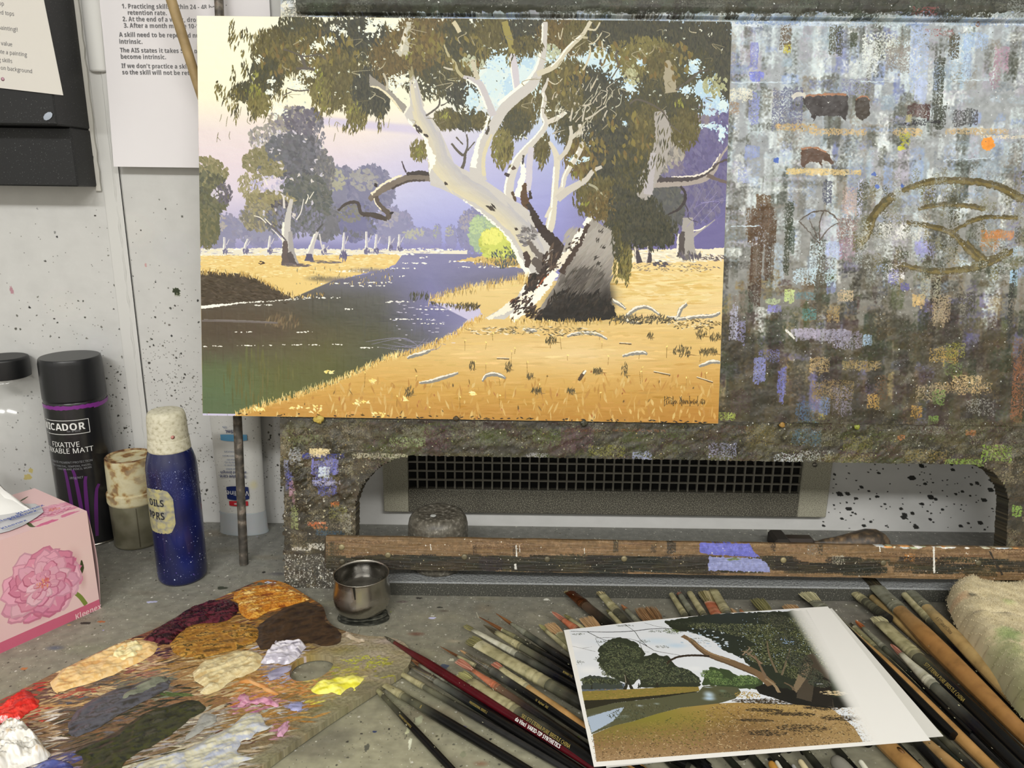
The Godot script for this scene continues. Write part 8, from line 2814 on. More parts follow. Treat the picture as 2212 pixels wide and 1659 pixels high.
func build_brushes():
	var fm := tri(vc(plain(Color.WHITE, 0.42)), 16.0)
	fm.albedo_texture = noise_tex(121,0.012,[0.0,0.34,0.5,0.72,1.0],[Color(0.60,0.60,0.55), Color(0.82,0.82,0.78), Color(0.90,0.90,0.87), Color(0.96,0.96,0.95), Color(1,1,1)],512,4)
	var sm := tri(vc(plain(Color.WHITE, 0.22, 0.85)), 16.0)
	sm.albedo_texture = fm.albedo_texture
	var hm := tri(vc(plain(Color.WHITE, 0.26)), 12.0)
	hm.albedo_texture = noise_tex(122,0.02,[0.0,0.3,0.6,0.9,1.0],[Color(0.72,0.72,0.72), Color(0.9,0.9,0.9), Color(1,1,1), Color(1,1,1), Color(1,1,1)],256,4)
	hm.metallic_specular = 0.35
	var bm := vc(plain(Color.WHITE, 0.7))
	var gold := plain(Color("a8944c"), 0.45)
	var n := 0
	for b in brush_list():
		n += 1
		one_brush(b, n, fm, sm, hm, bm, gold)
	# handles that pass under the print's lower edge, and their pale ends
	var blacks := [[1360,1560,1470,1668,22],[1420,1550,1535,1668,20],[1500,1560,1600,1668,18],[1560,1560,1652,1668,20],[1610,1560,1706,1668,24],[1690,1560,1776,1668,20],[1740,1540,1850,1668,18],[1850,1520,1990,1668,22],[1900,1520,2040,1668,24],[1960,1540,2092,1668,18],[2000,1560,2110,1668,20]]
	var names := ["leftmost black handle under the print's lower edge", "second black handle from the left under the print's lower edge", "third black handle from the left under the print's lower edge", "black handle just left of the ochre end below the print", "black handle between the two pale ends below the print", "black handle left of the grey ferrule below the print", "black handle right of the grey ferrule below the print", "black handle left of the knotted wooden handle", "black handle right of the knotted wooden handle", "black handle left of the yellow handle below the print's corner", "black handle right of the yellow handle below the print's corner"]
	for k in blacks.size():
		var l: Array = blacks[k]
		n += 1
		one_brush([l[0], l[1], l[2], l[3],18,40,12,12, l[4] - 4, l[4],2 + (k % 3) * 3,3 + (k % 3) * 3,"round","dark","olive","black", names[k],""], n, fm, sm, hm, bm, gold)
	for l in [[1676,1644,1700,1682,9,"d6d4c4","pale round handle end below the print, the leftmost one"],[1727,1642,1756,1684,13,"d2c49c","cream handle end below the print, second of the pale ends"],[1857,1643,1886,1684,12,"dcdac8","white handle end below the print, left of the knotted wood"],[1664,1646,1690,1690,16,"b8863c","ochre handle end below the print beside the leftmost pale end"],[1712,1652,1732,1684,8,"9a9a98","small grey handle end below the print"],[1800,1638,1850,1690,34,"7c7a70","broad grey ferrule below the print's lower edge"]]:
		var a := on_bench(l[0], l[1], 0.012)
		var e := on_bench(l[2], l[3], 0.011)
		var t := thing("brush_handle", l[6], "paint brush", a, "paint brushes laid in a fan on the bench")
		var r := metres(l[4] * 0.5, a)
		var d := e - a
		var m := MB.new()
		m.tube([Vector3.ZERO, d.normalized() * r * 0.35, d.normalized() * r, d * 0.4, d, d * 2.0], [r * 0.45, r * 0.8, r * 0.97, r, r, r], 16)
		part("handle", m, tri(plain(Color(l[5]), 0.5), 1.0), t)

func one_brush(b: Array, n: int, fm: Material, sm: Material, hm: Material, bm: Material, gold: Material):
	var rr := RandomNumberGenerator.new()
	rr.seed = n * 31 + 7
	var a2 := Vector2(b[0], b[1])
	var e2 := Vector2(b[2], b[3])
	var lenpx := a2.distance_to(e2)
	var h0: float = b[10] * 0.001
	var h1: float = b[11] * 0.001
	var pt := func(f: float) -> Vector3:
		var q := a2.lerp(e2, f)
		return on_bench(q.x, q.y, lerpf(h0, h1, f))
	var A: Vector3 = pt.call(0.0)
	var E: Vector3 = pt.call(1.0)
	var dir := (E - A).normalized()
	var L := A.distance_to(E)
	var x1: float = (pt.call(b[4] / lenpx) - A).dot(dir)       # bristles end, ferrule begins
	var x2: float = (pt.call(b[5] / lenpx) - A).dot(dir)       # ferrule ends, handle begins
	var total := maxf(L * 1.04, minf(0.30, L + 0.12)) if b[2] > 2150 or b[3] > 1630 else L
	if b[15] != "red" and n > 16 and n < 38:
		total = L + 0.16
	elif n <= 16:
		total = L + 0.10
	var up := Vector3.UP
	var side := dir.cross(up).normalized()
	up = side.cross(dir)
	var t := thing("paint_brush", b[16], "paint brush", A, "paint brushes laid in a fan on the bench")
	t.basis = Basis(dir, up, side)          # local x along the brush, y up, z to its side
	var wb := metres(b[6] * 0.5, A)
	var wf := metres(b[7] * 0.5, A)
	var wh := metres(b[8] * 0.5, A + dir * x2)
	var wm := metres(b[9] * 0.5, A + dir * (x2 + 0.05))
	var flatk: float = {"flat": 0.34, "round": 0.85, "point": 0.9}[b[12]]
	var low := minf(A.y, 0.004)
	# ---- bristles
	var cols := hx(BR[b[13]])
	var mb := MB.new()
	var cnt := int(clampf(wb * 2.0 * 9000.0, 26, 170))
	var core := lin(cols[3].darkened(0.25))
	var rs := []
	for k in 5:
		var u := k / 4.0
		var rg := PackedVector3Array()
		var ry: float = lerpf(wf * 0.92, wb * (0.8 if b[12] == "flat" else 0.35), 1.0 - u if false else u)
		if b[12] == "point":
			ry = lerpf(wf * 0.9, 0.0002, u * u)
		for j in 12:
			var q := TAU * j / 12
			rg.append(Vector3(x1 + 0.001 - (x1 * 0.86) * u, sin(q) * ry * flatk * lerpf(1.0, 0.5, u), -cos(q) * ry))
		rs.append(rg)
	mb.rings(rs, true, true, [core, core, core, core, core])
	for k in cnt:
		var ang := rr.randf() * TAU
		var q := sqrt(rr.randf())
		var root := Vector3(x1 + 0.0012, sin(ang) * q * wf * flatk * 0.95, cos(ang) * q * wf * 0.95)
		var tipk := Vector3(x1 * rr.randf_range(-0.05, 0.16) + x1 * 0.12 * q * (0.0 if b[12] == "flat" else 1.0), sin(ang) * q * wb * flatk * 0.6, cos(ang) * q * wb)
		if b[12] == "point":
			tipk = Vector3(x1 * rr.randf_range(0.0, 0.3), sin(ang) * q * wb * 0.12, cos(ang) * q * wb * 0.12)
		elif b[12] == "round":
			tipk = Vector3(x1 * (0.25 * q * q + rr.randf_range(-0.03, 0.12)), sin(ang) * q * wb * 0.45, cos(ang) * q * wb * 0.55)
		tipk += Vector3(0, rr.randf_range(-1, 1), rr.randf_range(-1, 1)) * wb * 0.08
		var midk := root.lerp(tipk, 0.5) + Vector3(0, sin(ang), cos(ang)) * wb * 0.10 * q
		var w := rr.randf_range(0.00022, 0.00040) * (1.2 if b[12] == "flat" else 1.0)
		var c0 := lin(cols[rr.randi() % 4].darkened(rr.randf() * 0.35))
		var c1 := lin(cols[rr.randi() % 4].lightened(rr.randf() * 0.10))
		var ring := []
		for m in 3:
			var c: Vector3 = [root, midk, tipk][m]
			var ww: float = [w, w * 0.95, w * 0.45][m]
			mb.tint = [c0, c0.lerp(c1, 0.6), c1][m]
			var i0 := mb.add(c + Vector3(0, ww, 0))
			mb.add(c + Vector3(0, -ww * 0.6, ww))
			mb.add(c + Vector3(0, -ww * 0.6, -ww))
			ring.append(i0)
		for m in 2:
			for s in 3:
				var p: int = ring[m] + s
				var p2: int = ring[m] + (s + 1) % 3
				mb.quad(p, p2, p2 + 3, p + 3)
	mb.tint = Color.WHITE
	part("bristles", mb, bm, t)
	# ---- ferrule: flat at the bristles, round at the handle, two crimped rings
	var fc := Color(FE[b[14]])
	var fl := x2 - x1
	var fs := []
	var ft := []
	var steps := [0.0,0.02,0.12,0.3,0.5,0.66,0.74,0.76,0.79,0.82,0.84,0.87,0.90,0.92,0.97,1.0]
	for u in steps:
		var bump := 1.06 if u in [0.79, 0.87] else (0.98 if u in [0.76, 0.82, 0.84, 0.90] else 1.0)
		var hw := lerpf(wf, wh, smoothstep(0.0, 0.9, u)) * bump
		var hk := lerpf(flatk, 1.0, smoothstep(0.1, 0.8, u))
		if b[12] == "flat":
			hk = lerpf(flatk, 0.8, smoothstep(0.1, 0.9, u))
		var rg := PackedVector3Array()
		for j in 20:
			var q := TAU * j / 20
			rg.append(Vector3(x1 + fl * u, sin(q) * hw * hk, cos(q) * hw))
		fs.append(rg)
		var smear := rr.randf()
		var col := fc.lerp(Color("6f6d54") if smear < 0.5 else Color("d5cfae"), rr.randf_range(0.0, 0.30))
		if u < 0.06:
			col = col.lerp(Color("e6e2d2") if n % 3 == 0 else Color("4a4638"), 0.5)
		if u > 0.9:
			col = col.lerp(Color("4c4c42"), 0.35)
		ft.append(lin(col))
	var fb := MB.new()
	fb.rings(fs, true, true, ft)
	part("ferrule", fb, sm if b[14] in ["silver", "copper"] else fm, t)
	# ---- handle
	var hc := Color(HA[b[15]])
	var hl := total - x2
	var hs := []
	var ht := []
	for k in 26:
		var u := k / 25.0
		var s := u * hl
		var w := lerpf(wh * 0.94, wm, smoothstep(0.0, 0.05, s))
		w *= lerpf(1.0, 0.52, smoothstep(0.06, 0.26, s))
		if total < 0.299 and b[2] < 2150 and b[3] < 1630 and k > 23 and n > 90:
			w *= [0.8, 0.3][k - 24]
		var rg := PackedVector3Array()
		for j in 16:
			var q := TAU * j / 16
			rg.append(Vector3(x2 + s, sin(q) * w * lerpf(0.8 if b[12] == "flat" else 1.0, 1.0, smoothstep(0.0, 0.04, s)), cos(q) * w))
		hs.append(rg)
		var col := hc
		var grime := (1.0 - smoothstep(0.0, 0.055, s)) * (0.75 if b[15] in ["black", "greyblack"] else 0.45)
		col = col.lerp(Color("77775f").lerp(fc, 0.4), grime * rr.randf_range(0.55, 1.0))
		if b[15] in ["wood", "orangewood", "pale"]:
			col = col.lerp(Color("8a6434"), rr.randf_range(0.0, 0.25))
		ht.append(lin(col))
	var hb := MB.new()
	hb.rings(hs, true, true, ht)
	var hd := part("handle", hb, hm, t)
	if b[15] == "wood" and n == 49:
		var kn := MB.new()
		kn.lathe([0.0, 0.0, 0.0022, 0.0002, 0.0, 0.0004], 10, Vector3.ZERO, 1.6, 0.8)
		part("knot", kn, plain(Color("7a5630"), 0.6), hd, Transform3D(Basis(Vector3.RIGHT, 0.0), Vector3(x2 + (L - x2) * 0.82, wm * 0.98, 0.0)))
	# dried specks of paint along ferrule and handle
	var sp := MB.new()
	for k in 8:
		var u := rr.randf()
		var x := lerpf(x1 + fl * 0.1, x2 + minf(hl, 0.10), u)
		var w := lerpf(wf, wh, clampf((x - x1) / fl, 0, 1)) if x < x2 else wm * 0.97
		var hk := (flatk if x < x1 + fl * 0.4 else 0.8) if b[12] == "flat" else 0.97
		var q := rr.randf_range(0.25, PI - 0.25)
		var s := rr.randf_range(0.00025, 0.0007)
		sp.tint = lin(hx("b8b490 98947a c8c4ac 5c5a48 a8a488")[rr.randi() % 5])
		sp.lathe([0.0, -s * 0.2, s, 0.0, s * 0.8, s * 0.25, 0.0, s * 0.35], 7, Vector3(x, sin(q) * w * hk - 0.0001, cos(q) * w), 1.6, 1.0)
	sp.tint = Color.WHITE
	var spk := part("paint_specks", sp, bm, t)
	spk.set_meta("kind", "stuff")
	# ---- stamped lettering along the handle, on its upper side turned to the viewer
	if b[17] != "":
		var m: Material = M.white_ink if b[15] == "red" else (plain(Color("2c2822"), 0.6) if b[15] in ["pale", "wood"] else gold)
		var start: float = {"8": 0.022, "da Vinci  VARIO-TIP SYNTHETICS": 0.075}.get(b[17], 0.050)
		if n == 42:
			start = 0.026
		if n == 6:
			start = (pt.call(0.64) - A).dot(dir) - x2
		elif n == 4:
			start = (pt.call(0.42) - A).dot(dir) - x2
		elif n == 7:
			start = (pt.call(0.52) - A).dot(dir) - x2
		elif n == 46:
			start = (pt.call(0.36) - A).dot(dir) - x2
		elif n == 1:
			start = (pt.call(0.42) - A).dot(dir) - x2
		elif n == 9:
			start = (pt.call(0.62) - A).dot(dir) - x2
		var hh: float = wm * (0.95 if n == 6 else 0.62)
		if b[17] == "8":
			hh = wm * 0.8
		var tilt := 0.85
		var w0 := lerpf(1.0, 0.52, smoothstep(0.06, 0.26, start + 0.03)) * wm
		var nv := Vector3(0, sin(tilt), 0) + Vector3(0, 0, 1) * cos(tilt)
		if (t.basis * nv).dot(EYE - A) < (t.basis * Vector3(0, nv.y, -nv.z)).dot(EYE - A):
			nv.z = -nv.z
		var ex := Vector3.RIGHT
		var ey := nv.cross(ex)
		letters(b[17], hh * 0.8, m, hd, Transform3D(Basis(ex, ey, nv), Vector3(x2 + start, 0, 0) + nv * (w0 + 0.0005)), n == 6, 0.0, 0.72)

# ---------------------------------------------------------------- the reference photograph lying on the brushes
const PR_H := 0.022

func sheet_grid(c4: Array, rise: Callable, uvf: Callable, thick := 0.0003) -> MB:
	# c4: four corners TL, TR, BR, BL; a bowed sheet with two faces
	var mb := MB.new()
	var n := 24
	for s in 2:
		var base := mb.v.size()
		for y in n + 1:
			for x in n + 1:
				var u := float(x) / n
				var v := float(y) / n
				var p: Vector3 = c4[0].lerp(c4[1], u).lerp(c4[3].lerp(c4[2], u), v)
				p.y += rise.call(u, v) - s * thick
				mb.add(p, uvf.call(p))
		for y in n:
			for x in n:
				var a := base + y * (n + 1) + x
				if s == 0:
					mb.quad(a, a + 1, a + n + 2, a + n + 1)
				else:
					mb.quad(a, a + n + 1, a + n + 2, a + 1)
	return mb

func build_prints():
	# lower, plain sheet first: its corner shows past the print's lower right
	var l4 := [on_bench(1238, 1372, PR_H - 0.002), on_bench(1797, 1314, PR_H - 0.002), on_bench(2038, 1590, PR_H - 0.003), on_bench(1310, 1658, PR_H - 0.003)]
	var o: Vector3 = l4[3]
	var t := thing("plain_sheet", "white sheet of paper under the photograph print, only its right corner showing", "paper", o)
	part("sheet", sheet_grid(l4.map(func(p): return p - o), func(u, v): return 0.001 * sin(u * PI), func(_p): return Vector2.ZERO), plain(Color("dddcd6"), 0.8), t)
	var c4 := [on_bench(1218, 1361, PR_H), on_bench(1788, 1310, PR_H), on_bench(2010, 1599, PR_H), on_bench(1283, 1656, PR_H)]
	var lo := Vector2(1e9, 1e9)
	var hi := -lo
	for p in c4:
		lo = lo.min(Vector2(p.x, p.z))
		hi = hi.max(Vector2(p.x, p.z))
	lo -= Vector2(0.004, 0.004)
	hi += Vector2(0.004, 0.004)
	var sz := hi - lo
	var ppm := 1500.0 / sz.x
	var c := Canvas.new(self, 1500, int(sz.y * ppm), Color("f3f2ee"), 131)
	c.on(Vector3(lo.x, PR_H, lo.y), Vector3.RIGHT, Vector3.BACK, ppm, Vector2(1560, 1480))
	paint_print(c)
	var m := plain(Color.WHITE, 0.45)
	m.albedo_texture = c.texture()
	var q: Vector3 = c4[3]
	var pr := thing("photo_print", "printed photograph of a river bank and leaning gum tree, lying on the brushes", "photograph", q)
	part("print_sheet", sheet_grid(c4.map(func(p): return p - q), func(u, v): return 0.0024 * sin(u * PI) * (1.0 - v) + 0.0012 * sin(v * PI), func(p): return Vector2((p.x + q.x - lo.x) / sz.x, (p.z + q.z - lo.y) / sz.y)), m, pr)

func paint_print(c: Canvas):
	# noted on an enlargement: x = 1180 + X / 3.78, y = 1220 + Y / 3.78
	var z := func(l: Array) -> Array:
		var o := []
		for k in l.size():
			o.append((1180.0 if k % 2 == 0 else 1220.0) + l[k] / 3.7793)
		return o
	var zw := func(l: Array) -> Array:
		var o := []
		for k in l.size():
			o.append([1180.0, 1220.0, 0.0][k % 3] + l[k] / 3.7793)
		return o
	# sky
	c.poly([1229, 1361, 1714, 1318, 1890, 1604, 1290, 1647], Color("e6ebf2"))
	for l in [[1240,1400,40,30,"f4f6fa"],[1300,1390,60,20,"dfe8f4"],[1420,1390,60,24,"d0e2f2"],[1460,1400,40,16,"c2daf0"],[1270,1450,40,24,"f6f8fa"],[1500,1450,30,16,"f0f4f8"],[1650,1400,40,16,"a8c8ec"],[1700,1400,20,14,"b4d0f0"]]:
		c.soft(l[0], l[1], l[2], l[3], Color(l[4]), 0.8)
	# far shore and its trees
	c.poly(z.call([285, 1000, 640, 985, 640, 1040, 295, 1050]), Color("5c6878"), 0.5)
	var leaf := hx("333e2f 404a38 525c44 262e26 646c4c 747c5c")
	c.poly(z.call([430,700,480,640,600,600,720,640,800,740,790,840,760,940,700,1000,600,960,480,900,420,800]), Color("2f382a"), 3)
	c.poly(z.call([770,780,860,740,1000,770,1060,850,1200,900,1260,960,1250,1015,1000,1022,760,1022]), Color("2c3528"), 3)
	c.poly(z.call([1270,1000,1290,900,1350,860,1480,880,1560,930,1640,920,1760,960,1780,1040,1560,1030,1330,1005]), Color("3a4a2c"), 3)
	c.poly(z.call([290,940,360,915,470,930,560,940,620,980,620,1030,290,1030]), Color("3a4440"), 2)
	for l in [[340,960,60,50],[450,960,70,40],[540,970,60,40],[600,760,170,90],[560,680,120,60],[620,850,200,80],[720,900,120,90],[560,900,110,60],[700,720,90,70],[880,880,110,120],[900,820,110,70],[860,960,90,60],[1100,940,120,60],[1080,890,90,50],[1000,960,80,50],[1180,960,70,40]]:
		c.lump(1180 + l[0] / 3.78, 1220 + l[1] / 3.78, l[2] / 3.78 * 0.7, l[3] / 3.78 * 0.7, leaf[3], 0.3)
		c.dabs(1180 + l[0] / 3.78, 1220 + l[1] / 3.78, l[2] / 3.78, l[3] / 3.78, int(l[2] * l[3] / 24.0), leaf, 4.2, 2.2, 60, 80, 0.03)
	for l in [[1350,920,90,70],[1420,970,90,50],[1630,960,110,60],[1560,990,60,30]]:
		c.dabs(1180 + l[0] / 3.78, 1220 + l[1] / 3.78, l[2] / 3.78, l[3] / 3.78, int(l[2] * l[3] / 20.0), hx("4c6438 5c7644 6c8450 3c5030 7c9458"), 4.4, 2.4, 60, 80, 0.03)
	for l in [[640,1035,30,655,980,18,640,900,10],[700,1035,30,680,990,20,650,930,14],[905,1020,28,905,980,20],[370,1030,14,372,990,8],[750,1025,12,755,985,8]]:
		c.stroke(zw.call(l), Color("23261f"), 0.5)
	c.stroke(zw.call([650, 980, 6, 640, 915, 5]), Color("a89e8c"), 0.3)
	# paddock and bank
	c.poly(z.call([290,1045,620,1035,1000,1015,1240,1015,1250,1050,1000,1080,600,1120,300,1125]), Color("8c7c3c"), 0.6)
	for q in 260:
		c.dab(c.at(1180 + c.r.randf_range(295, 1230) / 3.78, 1220 + c.r.randf_range(1030, 1110) / 3.78), c.k * c.r.randf_range(3, 9), c.k * 1.5, -0.08, c.vary(hx("a8804a 8a8038 6c7030 b8945c 746a30")[c.r.randi() % 5], 0.03))
	c.poly(z.call([300,1120,560,1110,1000,1075,1240,1050,1200,1075,900,1105,560,1140,420,1175,315,1195]), Color("22241a"), 0.8)
	# water
	c.poly(z.call([315,1195,420,1172,560,1140,900,1105,1240,1055,1280,1010,1340,1005,1560,1020,1590,1060,1540,1110,1400,1150,1100,1180,900,1230,700,1290,560,1320,370,1390]), Color("55573f"), 0.5)
	for l in [[480,1250,160,50,"a8b8cc"],[430,1310,110,40,"a4b4c8"],[420,1280,120,60,"b4c6dc"],[1330,1080,70,70,"c4dcf0"],[1330,1110,80,40,"bcd6ee"],[1320,1020,60,10,"b8c8d4"],[760,1165,50,18,"a8b4bc"],[900,1150,40,20,"8c9890"],[640,1250,60,30,"7c8678"],[1440,1050,50,30,"6c7c64"]]:
		c.soft(1180 + l[0] / 3.78, 1220 + l[1] / 3.78, l[2] / 3.78, l[3] / 3.78, Color(l[4]), 0.95)
	c.poly(z.call([335,1255,420,1230,560,1190,640,1170,600,1230,540,1290,370,1380]), Color("aebfd4"), 0.8)
	c.dabs(1180 + 660 / 3.78, 1220 + 1240 / 3.78, 40, 16, 160, hx("3f4632 4c5240 5a6450 343a2a"), 4, 2, 80, 40)
	c.dabs(1180 + 800 / 3.78, 1220 + 1180 / 3.78, 60, 12, 160, hx("3f4432 4c4c38 5c5c44 6a7060"), 5, 1.8, 90, 20)
	c.dabs(1180 + 1480 / 3.78, 1220 + 1080 / 3.78, 20, 8, 60, hx("2c3424 3c4430 566448"), 4, 1.6, 0, 40)
	# near bank: dry grass, greener near the water
	c.field_poly(z.call([365,1395,560,1320,700,1290,900,1230,1100,1180,1400,1148,1560,1140,2300,1160,2700,1480,2680,1500,410,1640]), ["7c7c30 8a8436 a08a48 a8884c b09458 b89c68","7c7a2e 868034 94803e 8c7040 9c8050 a88c5c","84743c 8c7640 8a7044 806440 94784c a48858","8c7048 947850 947650 8a6c48 9a7e54 b09468","a08460 a48862 a08460 98805a a88c64 b89c74"],1270,1515,1900,1660)
	for q in 5200:
		var y := c.r.randf_range(1150, 1640)
		var x := c.r.randf_range(370, 2700)
		if y < 1395 - (x - 365) * 0.22 and x < 1400 or y > 1640 - (x - 410) * 0.062:
			continue
		var t := clampf((y - 1330) / 200.0, 0, 1)
		var g := hx("84803a 74722e 948a40 9c8a48 626630 50542a") if c.r.randf() > t and x < 1300 else hx("a88c60 8c6e48 bca078 765c3c c8b48c 5c482e 9c8054 443824")
		c.dab(c.at(1180 + x / 3.78, 1220 + y / 3.78), c.k * c.r.randf_range(2, 7), c.k * c.r.randf_range(1.0, 2.0), c.r.randf_range(-1.2, 1.2), c.vary(g[c.r.randi() % g.size()], 0.04))
	for l in [[1720,1130,200,26],[1950,1130,260,40],[1780,1200,150,20],[1700,1280,140,14],[1800,1380,150,30],[2100,1340,200,40],[2000,1230,180,20],[2250,1180,150,24],[2400,1260,160,30]]:
		c.dabs(1180 + l[0] / 3.78, 1220 + l[1] / 3.78, l[2] / 3.78, l[3] / 3.78, int(l[2] * 1.1), hx("33291c 463a26 2a241a 5c4c30"), 6, 1.8, 5, 25)
	c.dabs(1180 + 1640 / 3.78, 1220 + 1080 / 3.78, 28, 10, 110, hx("a88c40 b89a50 8a7430 c4a860"), 5, 1.8, -40, 30)
	# the big tree: dark root mass, trunks, leaning bough, crown
	c.poly(z.call([1700,1020,1800,980,1950,990,2100,1050,2210,1000,2500,1050,2560,1170,2300,1180,2000,1150,1850,1100,1740,1070]), Color("171712"), 0.8)
	c.poly(z.call([960,480,1300,425,1900,392,2330,360,2420,700,2520,900,2560,1120,2100,1060,1800,990,1700,900,1600,790,1450,720,1330,620,1180,575,1050,560]), Color("2a3124"), 3)
	for q in 60:
		c.lump(1180 + c.r.randf_range(1100, 1480) / 3.78, 1220 + c.r.randf_range(540, 700) / 3.78, c.r.randf_range(1.5, 5), c.r.randf_range(1, 3), hx("cfdcea e0e8f0 b8cce0")[q % 3], 0.4)
	for l in [[1900,600,320,190],[1700,560,280,120],[2100,700,240,200],[1550,540,220,80],[1800,760,200,140],[2050,880,180,120],[1980,480,240,80],[2250,560,200,130],[2180,820,120,160],[1300,520,160,50]]:
		c.lump(1180 + l[0] / 3.78, 1220 + l[1] / 3.78, l[2] / 3.78 * 0.66, l[3] / 3.78 * 0.66, Color("232a1e"), 0.3)
		c.dabs(1180 + l[0] / 3.78, 1220 + l[1] / 3.78, l[2] / 3.78, l[3] / 3.78, int(l[2] * l[3] / 14.0), hx("323a28 39402c 242a1e 4c5238 5c603c 20261b 747a50 8a8c68"), 4.6, 2.2, 70, 80, 0.03)
	for q in 260:
		c.dab(c.at(1180 + c.r.randf_range(1560, 2320) / 3.78, 1220 + c.r.randf_range(450, 860) / 3.78), c.k * 3.4, c.k * 2, c.r.randf() * 3, c.vary(hx("b4cce8 a0b8d8 d8e4f0 8a98a0")[c.r.randi() % 4], 0.04))
	c.stroke(zw.call([1110,600,50,1180,640,54,1260,710,66,1340,760,74,1460,800,80,1620,860,80,1740,920,84,1840,1000,90]), Color("7c6448"), 0.8)
	c.stroke(zw.call([1160, 615, 12, 1250, 690, 14, 1340, 745, 16, 1500, 800, 16]), Color("a08460"), 0.6)
	c.stroke(zw.call([1180, 650, 10, 1300, 760, 14, 1500, 840, 18, 1700, 920, 18]), Color("5c4a36"), 0.6)
	c.stroke(zw.call([1330,770,30,1240,762,28,1140,764,26,1060,778,24,1000,810,18,985,832,10]), Color("33291f"), 0.5)
	for l in [[1600,760,14,1660,700,10,1640,690,6],[1640,760,20,1680,720,12],[1880,900,20,1820,760,14,1800,640,10],[1920,920,16,1960,800,12,1990,700,8],[1760,830,24,1640,740,16,1590,730,8],[1800,960,30,1740,840,20,1700,760,12]]:
		c.stroke(zw.call(l), c.vary(Color("84725c"), 0.06), 0.5)
	c.poly(z.call([2100,760,2180,740,2240,830,2300,880,2330,1080,2350,1180,2040,1100,2060,980,2080,860]), Color("4a4236"), 0.8)
	c.poly(z.call([2060, 900, 2110, 800, 2170, 860, 2110, 960, 2040, 1060, 2010, 1030]), Color("84745c"), 0.8)
	c.poly(z.call([2200, 900, 2320, 960, 2340, 1170, 2160, 1150]), Color("211d17"), 0.8)
	c.stroke(zw.call([1900, 1060, 30, 1860, 1000, 26, 1790, 950, 20]), Color("9a8668"), 0.6)
	c.stroke(zw.call([2020, 1040, 24, 2000, 1010, 20, 1940, 980, 14]), Color("6c5c48"), 0.6)
	# overhanging twigs across the top
	for l in [[200,545,5,330,552,7,520,560,9,700,556,9,880,540,9,1080,545,8,1260,565,6,1420,600,5,1640,620,4,1800,640,4],[330,550,7,440,610,6,540,650,4,560,700,2],[400,610,3,440,680,3,500,720,2],[400,605,4,550,608,4,700,625,4,780,660,7,850,700,6,900,725,5,1090,760,3],[640,500,4,720,560,5,760,620,5,820,680,6],[760,650,4,790,720,3,840,730,2],[210,670,2,290,690,2,400,720,3],[300,690,2,370,680,1.5],[1160,520,4,1230,460,3],[1140,500,3,1170,530,4],[800,490,3,900,520,4,980,535,4]]:
		c.stroke(zw.call(l), Color("1d1d1a"), 0.2)
	for l in [[260,570,60,14],[480,640,80,18],[640,510,90,16],[800,640,60,20],[900,560,80,20],[950,690,60,20],[1250,640,90,40],[270,810,50,30],[440,780,60,30],[1150,500,160,30],[1040,570,80,30]]:
		c.dabs(1180 + l[0] / 3.78, 1220 + l[1] / 3.78, l[2] / 3.78, l[3] / 3.78, int(l[2] * 0.7), hx("2a3026 3c4438 4a5244 5c6450"), 3.4, 1.2, 30, 60)
	c.dabs(1180 + 1020 / 3.78, 1220 + 560 / 3.78, 18, 10, 70, hx("5c7038 6c7c44 4c5c30"), 4, 2, 60, 60)
	# right: dark foliage fading out into the white of the paper
	for l in [[1690,1355,26,30],[1700,1390,30,34],[1725,1430,30,30],[1670,1340,40,24],[1750,1460,26,24],[1770,1480,24,14]]:
		c.dabs(l[0], l[1], l[2], l[3], int(l[2] * 22), hx("1f2420 2c322c 39402f 4c5040 5c5c4c"), 4.4, 2.2, 70, 80, 0.03)
	c.dabs(1700, 1390, 16, 14, 30, hx("8ca8d4 a0b8dc"), 4, 2.4, 60, 80)
	c.dabs(1768, 1480, 12, 3, 12, hx("26282c c8ccd0 3c4048"), 6, 2, 0, 10)
	c.dabs(1800, 1500, 30, 8, 120, hx("cdb284 d8c49c bca070 e0cfa8"), 7, 1.8, 8, 12)
	for q in 70:
		var u := q / 69.0
		var e := Vector2(1714, 1318).lerp(Vector2(1893, 1606), u)
		c.soft(e.x + 4, e.y, 34, 16, Color("f3f2ee"), 0.75)
		c.soft(e.x + 22, e.y, 30, 16, Color("f3f2ee"), 1.0)
	c.poly([1732, 1300, 1830, 1300, 2060, 1640, 1915, 1640, 1893, 1592], Color("f3f2ee"))
	c.poly([1210, 1362, 1229, 1360, 1290, 1660, 1270, 1670], Color("f3f2ee"))
	c.poly([1287, 1646, 1890, 1601, 2040, 1590, 2040, 1690, 1270, 1690], Color("f3f2ee"))

